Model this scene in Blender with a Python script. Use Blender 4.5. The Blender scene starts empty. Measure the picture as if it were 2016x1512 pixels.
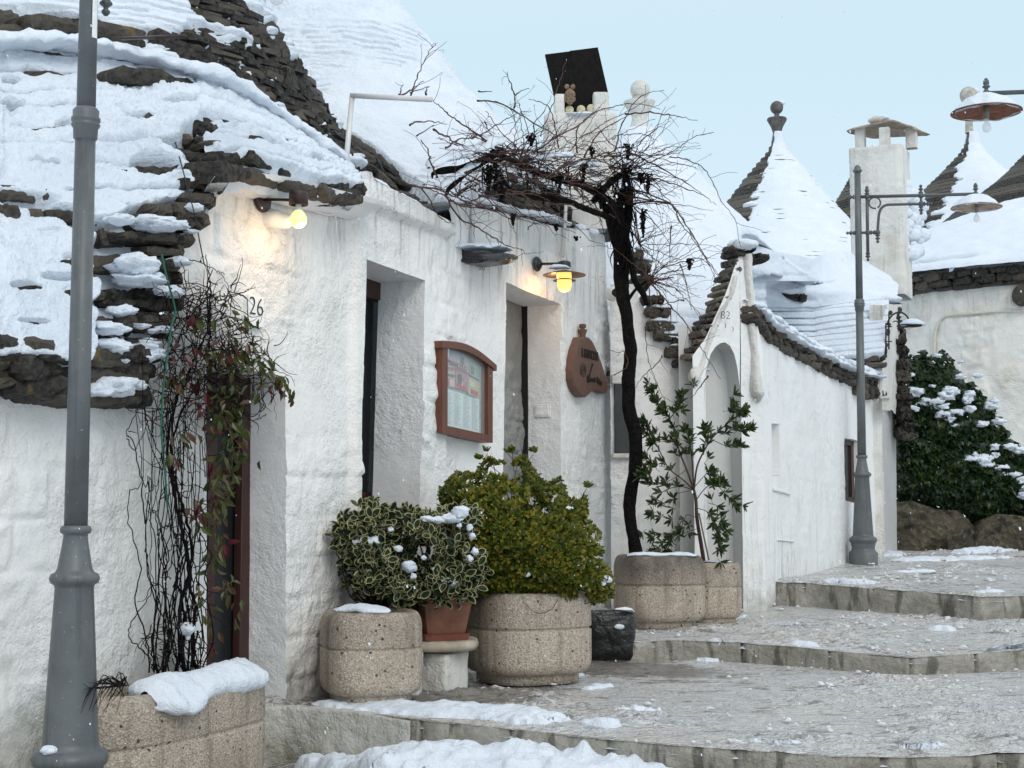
import bpy, math, random
import numpy as np
from mathutils import Vector, Matrix
C = bpy.context.scene
COL = C.collection
rng = np.random.default_rng(7)
random.seed(7)
# ------------------------------------------------------------------ camera, sky, sun, exposure
FPX, CXP, CYP, TH = 2900.0, 1008.0, 756.0, math.atan(244/2900.0)
cam = bpy.data.cameras.new('camera'); camo = bpy.data.objects.new('camera', cam); COL.objects.link(camo)
cam.sensor_width = 36; cam.lens = 36*FPX/2016; cam.clip_end = 600; cam.clip_start = .1
camo.rotation_euler = (math.pi/2+TH, 0, 0)
C.camera = camo
w = bpy.data.worlds.new('World'); C.world = w; w.use_nodes = True
nt = w.node_tree; nt.nodes.clear()
SUN_EL, SUN_AZ = math.radians(38), math.radians(158)      # azimuth clockwise from +Y
sky = nt.nodes.new('ShaderNodeTexSky'); sky.sky_type = 'NISHITA'; sky.sun_disc = False
sky.sun_elevation = SUN_EL; sky.sun_rotation = SUN_AZ; sky.dust_density = 3
b1 = nt.nodes.new('ShaderNodeBackground'); b1.inputs[1].default_value = .02
nt.links.new(sky.outputs[0], b1.inputs[0])
tc = nt.nodes.new('ShaderNodeTexCoord'); sp = nt.nodes.new('ShaderNodeSeparateXYZ')
nt.links.new(tc.outputs['Generated'], sp.inputs[0])
cr = nt.nodes.new('ShaderNodeValToRGB'); nt.links.new(sp.outputs[2], cr.inputs[0])
e = cr.color_ramp.elements
e[0].position = 0.0; e[0].color = (.70,.83,.90,1)
e[1].position = .30; e[1].color = (.605,.775,.865,1)
x = e.new(1.0); x.color = (.98,1.0,1.04,1)
b2 = nt.nodes.new('ShaderNodeBackground'); b2.inputs[1].default_value = 1.0
nt.links.new(cr.outputs[0], b2.inputs[0])
ad = nt.nodes.new('ShaderNodeAddShader'); wo = nt.nodes.new('ShaderNodeOutputWorld')
nt.links.new(b1.outputs[0], ad.inputs[0]); nt.links.new(b2.outputs[0], ad.inputs[1]); nt.links.new(ad.outputs[0], wo.inputs[0])
sl = bpy.data.lights.new('sun', 'SUN'); sl.energy = .95; sl.angle = math.radians(28); sl.color = (1,.965,.92)
so = bpy.data.objects.new('sun', sl); COL.objects.link(so)
sd = Vector((math.sin(SUN_AZ)*math.cos(SUN_EL), math.cos(SUN_AZ)*math.cos(SUN_EL), math.sin(SUN_EL)))
so.rotation_euler = sd.to_track_quat('Z', 'Y').to_euler(); so.location = (20, -20, 30)
C.view_settings.view_transform = 'Standard'; C.view_settings.look = 'None'
C.view_settings.exposure = 0.0; C.view_settings.gamma = 1
C.render.engine = 'CYCLES'
try:
    C.cycles.max_bounces = 6; C.cycles.diffuse_bounces = 3; C.cycles.glossy_bounces = 3; C.cycles.transmission_bounces = 4
    C.cycles.sample_clamp_indirect = 6
except Exception: pass

# ------------------------------------------------------------------ maths helpers
ct, st = math.cos(TH), math.sin(TH)
def W(px, py, Y):
    """world point at distance Y (along +Y) seen in direction (px,py)"""
    px = np.asarray(px, float); py = np.asarray(py, float); Y = np.asarray(Y, float)
    xc = (px-CXP)/FPX; yc = (CYP-py)/FPX
    dy = ct-yc*st
    return np.stack(np.broadcast_arrays(xc/dy*Y, Y, (st+yc*ct)/dy*Y), -1)
def WZ(px, py, z):
    p = W(px, py, 1.0); return p*(z/p[..., 2])[..., None] if p.ndim > 1 else p*(z/p[2])
def proj(P):
    P = np.asarray(P, float); d = P[..., 1]*ct+P[..., 2]*st; u = -P[..., 1]*st+P[..., 2]*ct
    return CXP+FPX*P[..., 0]/d, CYP-FPX*u/d
class Frame:
    def __init__(s, A, d):
        s.A = np.array(A, float); d = np.array(d, float); s.d = np.array([d[0], d[1], 0])/math.hypot(d[0], d[1])
        s.n = np.array([-s.d[1], s.d[0], 0])               # into the wall
    def P(s, a, t, z):
        a, t, z = np.broadcast_arrays(np.asarray(a, float), np.asarray(t, float), np.asarray(z, float))
        q = s.A+a[..., None]*s.d+t[..., None]*s.n; q = q.copy(); q[..., 2] = z; return q
    def F(s, px, py, t=0.0):
        r = W(px, py, 1.0); A = s.A+s.n*t
        k = ((A[0]*s.n[0]+A[1]*s.n[1])/(r[..., 0]*s.n[0]+r[..., 1]*s.n[1]))
        return r*k[..., None] if r.ndim > 1 else r*k
    def sz(s, px, py, t=0.0):
        q = s.F(px, py, t)-s.A; return float(q[0]*s.d[0]+q[1]*s.d[1]), float(q[2]+s.A[2])
    def stz(s, P):
        q = P-s.A; return q[..., 0]*s.d[0]+q[..., 1]*s.d[1], q[..., 0]*s.n[0]+q[..., 1]*s.n[1], P[..., 2]
def sm(a, b, x):
    t = np.clip((x-a)/(b-a), 0, 1); return t*t*(3-2*t)
def _h(ix, iy, iz, sd):
    n = np.sin(ix*127.1+iy*311.7+iz*74.7+sd*53.3)*43758.5453; return n-np.floor(n)
def vn(P, sd=0):
    P = np.asarray(P, float); i = np.floor(P); f = P-i; f = f*f*(3-2*f)
    x, y, z = i[..., 0], i[..., 1], i[..., 2]; fx, fy, fz = f[..., 0], f[..., 1], f[..., 2]
    def l(a, b, t): return a+(b-a)*t
    return l(l(l(_h(x,y,z,sd), _h(x+1,y,z,sd), fx), l(_h(x,y+1,z,sd), _h(x+1,y+1,z,sd), fx), fy),
             l(l(_h(x,y,z+1,sd), _h(x+1,y,z+1,sd), fx), l(_h(x,y+1,z+1,sd), _h(x+1,y+1,z+1,sd), fx), fy), fz)
def fbm(P, sc=1, o=4, sd=0):
    P = np.asarray(P, float)*sc; r = 0; a = .5; tot = 0
    for k in range(o):
        r = r+a*vn(P+k*17.3, sd+k); tot += a; a *= .5; P = P*2.03
    return r/tot*2-1                                        # -1..1

# ------------------------------------------------------------------ mesh collector
WM = {}
class MB:
    def __init__(s): s.v = []; s.f = []; s.n = 0; s.att = []
    def add(s, v, f, att=None):
        v = np.asarray(v, float).reshape(-1, 3)
        s.v.append(v)
        s.f.append([tuple(int(i)+s.n for i in q) for q in f]); s.n += len(v)
        s.att.append(np.zeros(len(v)) if att is None else np.asarray(att, float))
        return s
    def addn(s, v, f):                                      # f: int array (k,m)
        v = np.asarray(v, float).reshape(-1, 3); s.v.append(v); s.f.append((np.asarray(f)+s.n).tolist()); s.n += len(v)
        s.att.append(np.zeros(len(v))); return s
    def grid(s, P, flip=False, closeu=False, keep=None):
        nu, nv = P.shape[:2]; i = np.arange(nu*nv).reshape(nu, nv)
        if closeu: i = np.vstack([i, i[:1]])
        q = np.stack([i[:-1, :-1], i[1:, :-1], i[1:, 1:], i[:-1, 1:]], -1).reshape(-1, 4)
        if flip: q = q[:, ::-1]
        if keep is not None: q = q[keep.reshape(-1)[q].all(1)]
        return s.addn(P, q)
    def box(s, c, dims, ax=None, bev=0):
        c = np.array(c, float); d = np.array(dims, float)/2
        ax = np.eye(3) if ax is None else np.array(ax, float)
        b = min(bev, d.min()*.9)
        if b <= 0:
            u = np.array([[x, y, z] for x in (-1, 1) for y in (-1, 1) for z in (-1, 1)])*d
            s.add(c+u@ax, [(0,1,3,2), (4,6,7,5), (0,4,5,1), (2,3,7,6), (0,2,6,4), (1,5,7,3)]); return s
        vs = []; 
        idx = {}
        for x in (-1, 1):
            for y in (-1, 1):
                for z in (-1, 1):
                    for k in range(3):
                        p = np.array([x*(d[0]-b), y*(d[1]-b), z*(d[2]-b)]); p[k] = (x, y, z)[k]*d[k]
                        idx[(x, y, z, k)] = len(vs); vs.append(p)
        f = []
        for k in range(3):
            a, b_ = [(1,2),(0,2),(0,1)][k]
            for sg in (-1, 1):
                q = []
                for (p1, p2) in ((-1,-1),(1,-1),(1,1),(-1,1)):
                    t = [0,0,0]; t[k] = sg; t[a] = p1; t[b_] = p2; q.append(idx[(t[0],t[1],t[2],k)])
                f.append(q)
        for k in range(3):
            a, b_ = [(1,2),(0,2),(0,1)][k]
            for p1 in (-1,1):
                for p2 in (-1,1):
                    t0 = [0,0,0]; t0[a] = p1; t0[b_] = p2; t1 = list(t0); t0[k] = -1; t1[k] = 1
                    f.append([idx[(*t0,a)], idx[(*t1,a)], idx[(*t1,b_)], idx[(*t0,b_)]])
        for x in (-1,1):
            for y in (-1,1):
                for z in (-1,1): f.append([idx[(x,y,z,k)] for k in range(3)])
        s.add(c+np.array(vs)@ax, f); return s
    def tube(s, pts, r, n=6, cap=True, smooth=0):
        pts = np.asarray(pts, float)
        r = np.full(len(pts), r, float) if np.isscalar(r) else np.asarray(r, float)
        if smooth:
            pts, r = catmull(pts, r, smooth)
        m = len(pts); T = np.gradient(pts, axis=0); T /= np.linalg.norm(T, axis=1)[:, None]+1e-9
        up = np.array([.13, .31, .94]); up = up if abs(T[0]@up) < .95 else np.array([1., 0, 0])
        U = np.cross(T[0], up); U /= np.linalg.norm(U); Us = []
        for k in range(m):
            U = U-T[k]*(U@T[k]); U /= np.linalg.norm(U)+1e-9; Us.append(U)
        Us = np.array(Us); Vs = np.cross(T, Us); a = np.linspace(0, 2*np.pi, n, endpoint=False)
        G = pts[:, None]+r[:, None, None]*(Us[:, None]*np.cos(a)[None, :, None]+Vs[:, None]*np.sin(a)[None, :, None])
        b0 = s.n
        i = np.arange(m*n).reshape(m, n); j = np.roll(i, -1, axis=1)
        q = np.stack([i[:-1], j[:-1], j[1:], i[1:]], -1).reshape(-1, 4)
        s.addn(G, q)
        if cap: s.f.append([[b0+k for k in range(n)][::-1], [b0+(m-1)*n+k for k in range(n)]])
        return s
    def lathe(s, prof, c=(0,0,0), n=24, ax=None, sq=None):
        prof = np.array(prof, float); a = np.linspace(0, 2*np.pi, n, endpoint=False)
        cx, sx = np.cos(a), np.sin(a)
        if sq:                                              # superellipse cross section (p, stretchx, stretchy)
            k = (np.abs(cx)**sq[0]+np.abs(sx)**sq[0])**(-1/sq[0]); cx = cx*k*sq[1]; sx = sx*k*sq[2]
        G = np.zeros((n, len(prof), 3)); G[..., 0] = cx[:, None]*prof[None, :, 0]; G[..., 1] = sx[:, None]*prof[None, :, 0]; G[..., 2] = prof[None, :, 1]
        if ax is not None: G = G@np.array(ax, float)
        return s.grid(G+np.array(c, float), closeu=True)
    def ball(s, c, r, n=8, sc=(1,1,1)):
        th = np.linspace(0, np.pi, n//2+2); p = np.stack([np.sin(th)*r, -np.cos(th)*r], -1)
        p[0, 0] = p[-1, 0] = r*.02
        a = np.diag(sc); return s.lathe(p, c, n, a)
    def build(s, name, mat, parent=None, smooth=False, att=None, loc=None):
        v = np.concatenate(s.v) if s.v else np.zeros((0, 3)); f = [q for g in s.f for q in g]
        me = bpy.data.meshes.new(name); o = bpy.data.objects.new(name, me)
        if loc is not None: v = v-np.array(loc, float); o.location = loc
        me.from_pydata(v.tolist(), [], f)
        if att:
            A = me.attributes.new(att, 'FLOAT', 'POINT'); A.data.foreach_set('value', np.concatenate(s.att))
        if smooth: me.polygons.foreach_set('use_smooth', [True]*len(me.polygons))
        me.materials.append(mat); me.update()
        COL.objects.link(o)
        WM[o.name] = np.zeros(3) if loc is None else np.array(loc, float)
        if parent is not None:
            o.parent = parent; o.matrix_parent_inverse = Matrix.Translation(Vector(-WM[parent.name]))
        return o
def catmull(P, r, k):
    P = np.asarray(P, float); n = len(P)
    if n < 3: 
        t = np.linspace(0, 1, k+1)[:, None]; return P[0]+(P[-1]-P[0])*t, r[0]+(r[-1]-r[0])*t[:, 0]
    Q = np.vstack([2*P[0]-P[1], P, 2*P[-1]-P[-2]]); o = []; rr = []
    for i in range(n-1):
        p0, p1, p2, p3 = Q[i], Q[i+1], Q[i+2], Q[i+3]
        for j in range(k):
            t = j/k; o.append(.5*((2*p1)+(-p0+p2)*t+(2*p0-5*p1+4*p2-p3)*t*t+(-p0+3*p1-3*p2+p3)*t**3)); rr.append(r[i]+(r[i+1]-r[i])*t)
    o.append(P[-1]); rr.append(r[-1]); return np.array(o), np.array(rr)
def tag(o, label=None, cat=None, group=None, kind=None):
    if label: o['label'] = label
    if cat: o['category'] = cat
    if group: o['group'] = group
    if kind: o['kind'] = kind
    return o
def thing(name, label, cat, loc=(0,0,0), group=None):
    o = bpy.data.objects.new(name, None); o.empty_display_size = .1; COL.objects.link(o); o.location = tuple(float(x) for x in loc); WM[o.name] = np.array(loc, float)
    return tag(o, label, cat, group)
def interp_poly(pts, x):
    pts = np.array(pts, float); return np.interp(x, pts[:, 0], pts[:, 1])

# ------------------------------------------------------------------ materials
class Mt:
    def __init__(s, name):
        s.m = bpy.data.materials.new(name); s.m.use_nodes = True; s.t = s.m.node_tree
        s.p = s.t.nodes['Principled BSDF']; s.tc = None
    def n(s, typ, ins=None, **kw):
        nd = s.t.nodes.new('ShaderNode'+typ)
        for k, v in kw.items(): setattr(nd, k, v)
        for k, v in (ins or {}).items():
            i = nd.inputs[k]
            if hasattr(v, 'is_output') or isinstance(v, bpy.types.NodeSocket): s.t.links.new(v, i)
            else: i.default_value = v
        return nd
    def co(s, scale=(1,1,1), rot=(0,0,0)):
        if s.tc is None: s.tc = s.n('TexCoord')
        return s.n('Mapping', {'Vector': s.tc.outputs['Object'], 'Scale': scale, 'Rotation': rot}).outputs[0]
    def noise(s, scale, detail=4, rough=.55, vec=None, dist=0):
        return s.n('TexNoise', {'Vector': vec or s.co(), 'Scale': scale, 'Detail': detail, 'Roughness': rough, 'Distortion': dist}).outputs[0]
    def vor(s, scale, vec=None, out='Distance', rnd=1, feature='F1'):
        return s.n('TexVoronoi', {'Vector': vec or s.co(), 'Scale': scale, 'Randomness': rnd}, feature=feature).outputs[out]
    def ramp(s, fac, stops, interp='LINEAR'):
        r = s.n('ValToRGB', {'Fac': fac}); e = r.color_ramp.elements; r.color_ramp.interpolation = interp
        while len(e) < len(stops): e.new(.5)
        for k, (p, c) in enumerate(stops):
            e[k].position = p; e[k].color = (c, c, c, 1) if np.isscalar(c) else (*c, 1)
        return r.outputs[0]
    def mix(s, fac, a, b, mode='MIX'):
        m = s.n('Mix', data_type='RGBA', blend_type=mode)
        for sock, v in ((m.inputs[0], fac), (m.inputs[6], a), (m.inputs[7], b)):
            if isinstance(v, bpy.types.NodeSocket): s.t.links.new(v, sock)
            elif np.isscalar(v): sock.default_value = v
            else: sock.default_value = (*v, 1)
        return m.outputs[2]
    def math(s, op, a, b=0.0):
        m = s.n('Math', operation=op)
        for i, v in enumerate((a, b)):
            if isinstance(v, bpy.types.NodeSocket): s.t.links.new(v, m.inputs[i])
            else: m.inputs[i].default_value = v
        return m.outputs[0]
    def sep(s, k, vec=None):
        return s.n('SeparateXYZ', {0: vec or s.co()}).outputs[k]
    def rmap(s, v, a, b, c=0, d=1):
        m = s.n('MapRange', {0: v, 1: a, 2: b, 3: c, 4: d}); return m.outputs[0]
    def col(s, c):
        if isinstance(c, bpy.types.NodeSocket): s.t.links.new(c, s.p.inputs['Base Color'])
        else: s.p.inputs['Base Color'].default_value = (*c, 1)
        return s
    def set(s, **k):
        for a, v in k.items():
            i = s.p.inputs[a.replace('_', ' ')]
            if isinstance(v, bpy.types.NodeSocket): s.t.links.new(v, i)
            else: i.default_value = v
        return s
    def bump(s, h, dist=.01, strength=1):
        b = s.n('Bump', {'Height': h, 'Distance': dist, 'Strength': strength})
        for l in list(s.t.links):
            if l.to_socket == s.p.inputs['Normal']: s.t.links.new(l.from_socket, b.inputs['Normal'])
        s.t.links.new(b.outputs[0], s.p.inputs['Normal']); return s
def simple(name, c, rough=.6, metal=0, var=.15, sc=30, bump=.002, spec=.5):
    m = Mt(name); nz = m.noise(sc, 4)
    c = np.array(c); m.col(m.mix(m.rmap(nz, .3, .7), tuple(c*(1-var)), tuple(np.minimum(c*(1+var), 1))))
    m.set(Roughness=rough, Metallic=metal, Specular_IOR_Level=spec)
    if bump: m.bump(nz, bump)
    return m.m

def plaster(name, base=(.80,.79,.77), dirty=(.62,.60,.55), amt=.5, zbase=None, streak=.0, ztop=None, rough=1.0):
    m = Mt(name)
    n1 = m.noise(1.6, 5, .6); n2 = m.noise(14, 5, .65); n3 = m.noise(60, 3, .6)
    c = m.mix(m.math('MULTIPLY', m.rmap(n1, .50, .75), amt), base, dirty)
    c = m.mix(m.math('MULTIPLY', m.rmap(n2, .58, .75), .25), c, (.60,.58,.54))
    if streak:
        sv = m.noise(1.0, 5, .75, m.co((11, 11, .9)), .4)
        k = m.math('MULTIPLY', m.rmap(sv, .52, .70), streak)
        if ztop is not None: k = m.math('MULTIPLY', k, m.rmap(m.sep(2), ztop[0], ztop[1]))
        c = m.mix(k, c, (.20,.18,.14))
    if zbase is not None:
        k = m.math('ADD', m.rmap(m.sep(2), zbase, zbase+.55, 1, 0), m.rmap(m.noise(3.5, 6, .7), .3, .7, -.75, .25))
        k = m.n('Clamp', {0: k}).outputs[0]
        c = m.mix(m.math('MULTIPLY', k, .75), c, m.mix(m.rmap(m.noise(9), .4, .6), (.16,.15,.09), (.33,.31,.24)))
    fl = m.vor(1.7, m.co(), 'Distance', 1, 'DISTANCE_TO_EDGE'); wv_ = m.noise(3, 3); fl = m.math('MULTIPLY', m.rmap(fl, 0, .006, 1, 0), m.rmap(wv_, .56, .62)); c = m.mix(m.math('MULTIPLY', fl, .45), c, (.3,.29,.27))
    m.col(c).set(Roughness=.85, Specular_IOR_Level=.25)
    n4 = m.noise(6, 4, .6); m.bump(m.math('ADD', m.math('ADD', m.math('MULTIPLY', n2, 1.1), m.math('MULTIPLY', n3, .4)), m.math('MULTIPLY', n4, 1.6)), m.math('MULTIPLY', m.rmap(m.noise(1.1, 3), .38, .62, .25, 1), .032*rough))
    return m.m
PLB = plaster('whitewash_streaked', base=(.86,.845,.82), dirty=(.70,.675,.62), streak=.85, ztop=(1.55, 2.35), zbase=-1.27)
PLS = plaster('whitewash_smooth', base=(.83,.83,.82), dirty=(.70,.68,.63), streak=.5, ztop=(.9,-.9), zbase=-1.15, rough=.45)
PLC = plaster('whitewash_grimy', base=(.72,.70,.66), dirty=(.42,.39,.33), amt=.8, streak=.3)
PLG = plaster('reveal_grey', base=(.78,.78,.78), dirty=(.64,.63,.61), amt=.5, rough=.6)
PLW = plaster('whitewash_plain', base=(.86,.86,.85), dirty=(.74,.72,.68), amt=.6, rough=.5)
def snowmat():
    m = Mt('snow'); n1 = m.noise(22, 5, .6); n2 = m.noise(120, 2, .6)
    m.col(m.mix(m.rmap(m.noise(3), .3, .7), (.73,.79,.87), (.80,.855,.92))).set(Roughness=.75, Specular_IOR_Level=.3)
    m.bump(m.math('ADD', n1, m.math('MULTIPLY', n2, .35)), .022); return m.m
SNOW = snowmat()
def roofstone(name, base=(.050,.044,.038), lichen=.5):
    m = Mt(name); n1 = m.noise(5, 5, .65); n2 = m.noise(26, 5, .7)
    r = m.n('ObjectInfo').outputs['Random']; isl = m.n('NewGeometry').outputs['Random Per Island']
    c = m.mix(m.rmap(n2, .38, .66), tuple(np.array(base)*.18), tuple(np.array(base)*1.5))
    c = m.mix(m.math('MULTIPLY', m.rmap(isl, .35, 1), .85), c, tuple(np.array(base)*np.array([2.6,2.5,2.3])))
    c = m.mix(m.math('MULTIPLY', m.rmap(m.noise(7, 4), .60, .70), lichen), c, (.13,.115,.06))
    c = m.mix(m.math('MULTIPLY', m.rmap(m.noise(4.2, 3), .68, .72), lichen*.7), c, (.30,.19,.03))
    m.col(c).set(Roughness=.6, Specular_IOR_Level=.28)
    m.bump(m.math('ADD', n2, n1), .03); return m.m
STONE = roofstone('roof_stone'); STONEP = roofstone('pale_verge_stone', (.13,.115,.095), .1); STONEF = roofstone('far_roof_stone', (.085,.078,.07), 0)
def planter():
    m = Mt('aggregate_concrete'); P = m.co()
    v1 = m.vor(95, P, 'Color'); d1 = m.vor(95, P)
    n = m.noise(2.2, 4)
    chip = m.n('SeparateColor', {0: v1}).outputs[0]
    c = m.ramp(chip, [(0, (.30,.22,.16)), (.08, (.34,.27,.21)), (.12, (.44,.36,.28)), (.45, (.50,.42,.34)), (.85, (.57,.49,.41)), (1, (.68,.61,.53))])
    c = m.mix(m.rmap(d1, .45, .7, 0, .5), c, (.30,.25,.20))
    dk = m.vor(17, P, 'Color'); dd = m.vor(17, P); k = m.n('SeparateColor', {0: dk}).outputs[1]
    k = m.math('MULTIPLY', m.math('LESS_THAN', k, .55), m.math('LESS_THAN', dd, .17))
    c = m.mix(m.math('MULTIPLY', k, .9), c, (.035,.03,.028))
    st_ = m.noise(1, 4, .7, m.co((9, 9, 1.1)))
    c = m.mix(m.math('MULTIPLY', m.rmap(st_, .50, .66), .5), c, (.15,.12,.085)); c = m.mix(m.math('MULTIPLY', m.rmap(n, .52, .68), .35), c, (.22,.19,.13))
    att = m.n('Attribute', attribute_name='damp').outputs['Fac']
    kd = m.math('MULTIPLY', att, m.rmap(n, .3, .6, .55, 1))
    c = m.mix(kd, c, m.mix(.80, c, (.03,.03,.03)))
    m.col(c).set(Roughness=.7, Specular_IOR_Level=.3); m.bump(d1, .006); return m.m
PLANT = planter()
IRON = simple('painted_iron', (.075,.085,.088), .42, .0, .25, 6, .001)
def paintgrey():
    m = Mt('grey_lamp_paint'); n = m.noise(4, 5, .65); n2 = m.noise(60, 2)
    sv = m.noise(1, 3, .6, m.co((14,14,.7)))
    c = m.mix(m.rmap(n, .35, .7), (.085,.094,.097), (.125,.135,.137)); c = m.mix(m.math('MULTIPLY', m.rmap(sv, .55, .6), .5), c, (.06,.065,.066))
    c = m.mix(m.math('MULTIPLY', m.rmap(n2, .70, .73), .7), c, (.34,.34,.32)); c = m.mix(m.math('MULTIPLY', m.rmap(m.noise(22, 5, .75), .66, .70), .6), c, (.09,.05,.03))
    c = m.mix(m.math('MULTIPLY', m.rmap(m.noise(1.6, 5, .7), .5, .66), .35), c, (.17,.175,.17))
    m.col(c).set(Roughness=.42); m.bump(n2, .0008); return m.m
LAMPG = paintgrey()
def wood(name, a, b, rough=.5, axis=2):
    m = Mt(name); s_ = [40, 40, 40]; s_[axis] = 3
    n = m.noise(1, 4, .6, m.co(tuple(s_))); m.col(m.mix(m.rmap(n, .3, .7), a, b)).set(Roughness=rough); m.bump(n, .002); return m.m
WOODR = wood('red_brown_wood', (.085,.028,.015), (.17,.058,.028))
WOODD = wood('dark_red_wood', (.030,.010,.008), (.055,.017,.013))
WOODB = wood('charred_board', (.004,.0035,.003), (.012,.010,.009), .85); WOODB.node_tree.nodes['Principled BSDF'].inputs['Specular IOR Level'].default_value = .12
WOODS = wood('carved_brown_wood', (.10,.050,.032), (.15,.075,.048), .55)
def glass():
    m = Mt('dark_glass'); m.col((.02,.022,.024)).set(Roughness=.25, Specular_IOR_Level=.25)
    n = m.noise(2, 2); m.bump(n, .01, .4); return m.m
GLASS = glass()
BLACK = simple('black_interior', (.006,.006,.006), .8)
WETBLK = simple('wet_black_stone', (.012,.012,.012), .25, 0, .6, 18, .02)
TERRA = simple('terracotta', (.19,.075,.042), .55, 0, .35, 9, .003)
SOIL = simple('soil', (.03,.022,.016), .9, 0, .4, 40, .01)
BARK = simple('dark_bark', (.006,.005,.005), .85, 0, .8, 30, .025, .12)
CANE = simple('brown_cane', (.075,.032,.022), .7, 0, .5, 20, .002)
TWIG = simple('twig', (.014,.009,.008), .85, 0, .4, 30, .002, .2)
WPIPE = simple('white_painted_pipe', (.62,.61,.60), .45, 0, .1, 8, .001)
WHITEP = simple('white_plastic', (.78,.77,.74), .4, 0, .06, 8, .0005)
BENCHM = simple('bench_stone', (.40,.35,.27), .75, 0, .35, 7, .01)
CABLE = simple('black_cable', (.01,.01,.01), .6); GREEN = simple('green_rope', (.008,.10,.065), .7)
def leafmat(name, cols, rough=.35, edge=None, trans=.25):
    m = Mt(name); isl = m.n('NewGeometry').outputs['Random Per Island']
    c = m.ramp(isl, [(k/max(1, len(cols)-1), q) for k, q in enumerate(cols)])
    n = m.noise(2.2, 3); c = m.mix(m.rmap(n, .35, .65, 0, .55), c, cols[0])
    if edge:
        a = m.n('Attribute', attribute_name='edge').outputs['Fac']
        c = m.mix(m.math('MULTIPLY', m.rmap(a, .78, .83), m.rmap(isl, .14, .17)), c, edge)
    m.col(c).set(Roughness=rough, Specular_IOR_Level=.4)
    tr = m.n('BsdfTranslucent', {'Color': c}); mx = m.n('MixShader', {0: trans, 1: m.p.outputs[0], 2: tr.outputs[0]})
    m.t.links.new(mx.outputs[0], m.t.nodes['Material Output'].inputs[0]); return m.m
LF_BUSH = leafmat('bush_leaf', [(.035,.06,.010), (.09,.125,.015), (.21,.20,.025), (.36,.28,.035)], .42)
LF_HOLLY = leafmat('variegated_leaf', [(.010,.024,.010), (.022,.042,.016)], .35, (.46,.43,.22))
LF_TREE = leafmat('oleander_leaf', [(.022,.045,.014), (.05,.08,.02), (.085,.105,.03)], .35)
LF_CLIMB = leafmat('climber_leaf', [(.05,.075,.02), (.085,.10,.028), (.10,.075,.03), (.13,.03,.03)], .3)
LF_RED = leafmat('red_climber_leaf', [(.06,.010,.014), (.12,.018,.022), (.07,.03,.025)], .3)
LF_IVY = leafmat('ivy_leaf', [(.010,.028,.012), (.018,.045,.018), (.03,.06,.018), (.06,.075,.015)], .32)
def emit(name, c, s):
    m = Mt(name); m.col(c).set(Roughness=.3); m.p.inputs['Emission Color'].default_value = (*c, 1); m.p.inputs['Emission Strength'].default_value = s; return m.m
BULBY = emit('lit_frosted_bulb', (.93, .90, .30), .85)
GLOWW = emit('lit_lantern_glass', (1, .62, .16), 1.3)
def clearglass():
    m = Mt('clear_bulb_glass'); m.col((.9,.9,.88)).set(Roughness=.05, Alpha=.35); return m.m
CLEAR = clearglass()
SHADEU = Mt('shade_enamel'); 
SHADEU.col(SHADEU.mix(SHADEU.rmap(SHADEU.noise(9, 4), .42, .6), (.42,.33,.24), (.16,.07,.035))).set(Roughness=.5); SHADEU = SHADEU.m
RUST = simple('rusty_shade', (.17,.055,.025), .6, 0, .5, 14, .002)
# ------------------------------------------------------------------ reference frames of the walls
A0 = WZ(560, 1497, -1.65)
F1 = Frame(A0, (.445, 1)); F1.A[2] = 0
FG = Frame((2.62, 15.4, 0), (.486, 1))          # long wall right of the arch
FA = Frame((1.9, 14.95, 0), (1, .35))            # portal wall with the arch
FR = Frame((1.0, 15.25, 0), (1, .12))           # recess wall behind the vine
FD = Frame((4.0, 20.3, 0), (1, .10))            # house behind the right lamp
# ------------------------------------------------------------------ slabs, snow, roofs
def _tmpl(a=4, b=2, c=2):
    vs = {}; F = []
    def vid(i, j, k):
        return vs.setdefault((i, j, k), len(vs))
    for j in range(b):
        for k in range(c):
            F.append([vid(0,j,k), vid(0,j,k+1), vid(0,j+1,k+1), vid(0,j+1,k)]); F.append([vid(a,j,k), vid(a,j+1,k), vid(a,j+1,k+1), vid(a,j,k+1)])
    for i in range(a):
        for k in range(c):
            F.append([vid(i,0,k), vid(i+1,0,k), vid(i+1,0,k+1), vid(i,0,k+1)]); F.append([vid(i,b,k), vid(i,b,k+1), vid(i+1,b,k+1), vid(i+1,b,k)])
    for i in range(a):
        for j in range(b):
            F.append([vid(i,j,0), vid(i,j+1,0), vid(i+1,j+1,0), vid(i+1,j,0)]); F.append([vid(i,j,c), vid(i+1,j,c), vid(i+1,j+1,c), vid(i,j+1,c)])
    V = np.array([[i/a-.5, j/b-.5, k/c-.5] for (i, j, k) in vs]); return V, np.array(F)
TM = _tmpl(); TMS = _tmpl(2, 1, 1); TMH = _tmpl(9, 4, 3)
def slabs(mb, cen, axs, dims, seed=0, rough=.12, tm=None):
    """irregular stones: cen (m,3), axs (m,3,3) rows = length, depth, height axes, dims (m,3)"""
    V, F = tm or TM; r = np.random.default_rng(seed); m = len(cen)
    if m == 0: return
    U = np.repeat(V[None], m, 0)
    e = (np.abs(V) > .49).sum(1); k = np.where(e == 3, .86, np.where(e == 2, .94, 1.0)); U = U*k[None, :, None]
    U[..., 2] *= (1+r.uniform(-.35, .25, m)[:, None]*np.sign(U[..., 0])*np.abs(U[..., 0])*1.6)
    U[..., 1] += r.uniform(-.12, .12, m)[:, None]*U[..., 0]*2
    D = U*dims[:, None, :]
    D += r.normal(0, 1, D.shape)*(rough*dims.min(1))[:, None, None]
    P = cen[:, None]+np.einsum('mvk,mkj->mvj', D, axs)
    f = (F[None]+(np.arange(m)*len(V))[:, None, None]).reshape(-1, 4)
    mb.addn(P, f)
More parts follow.
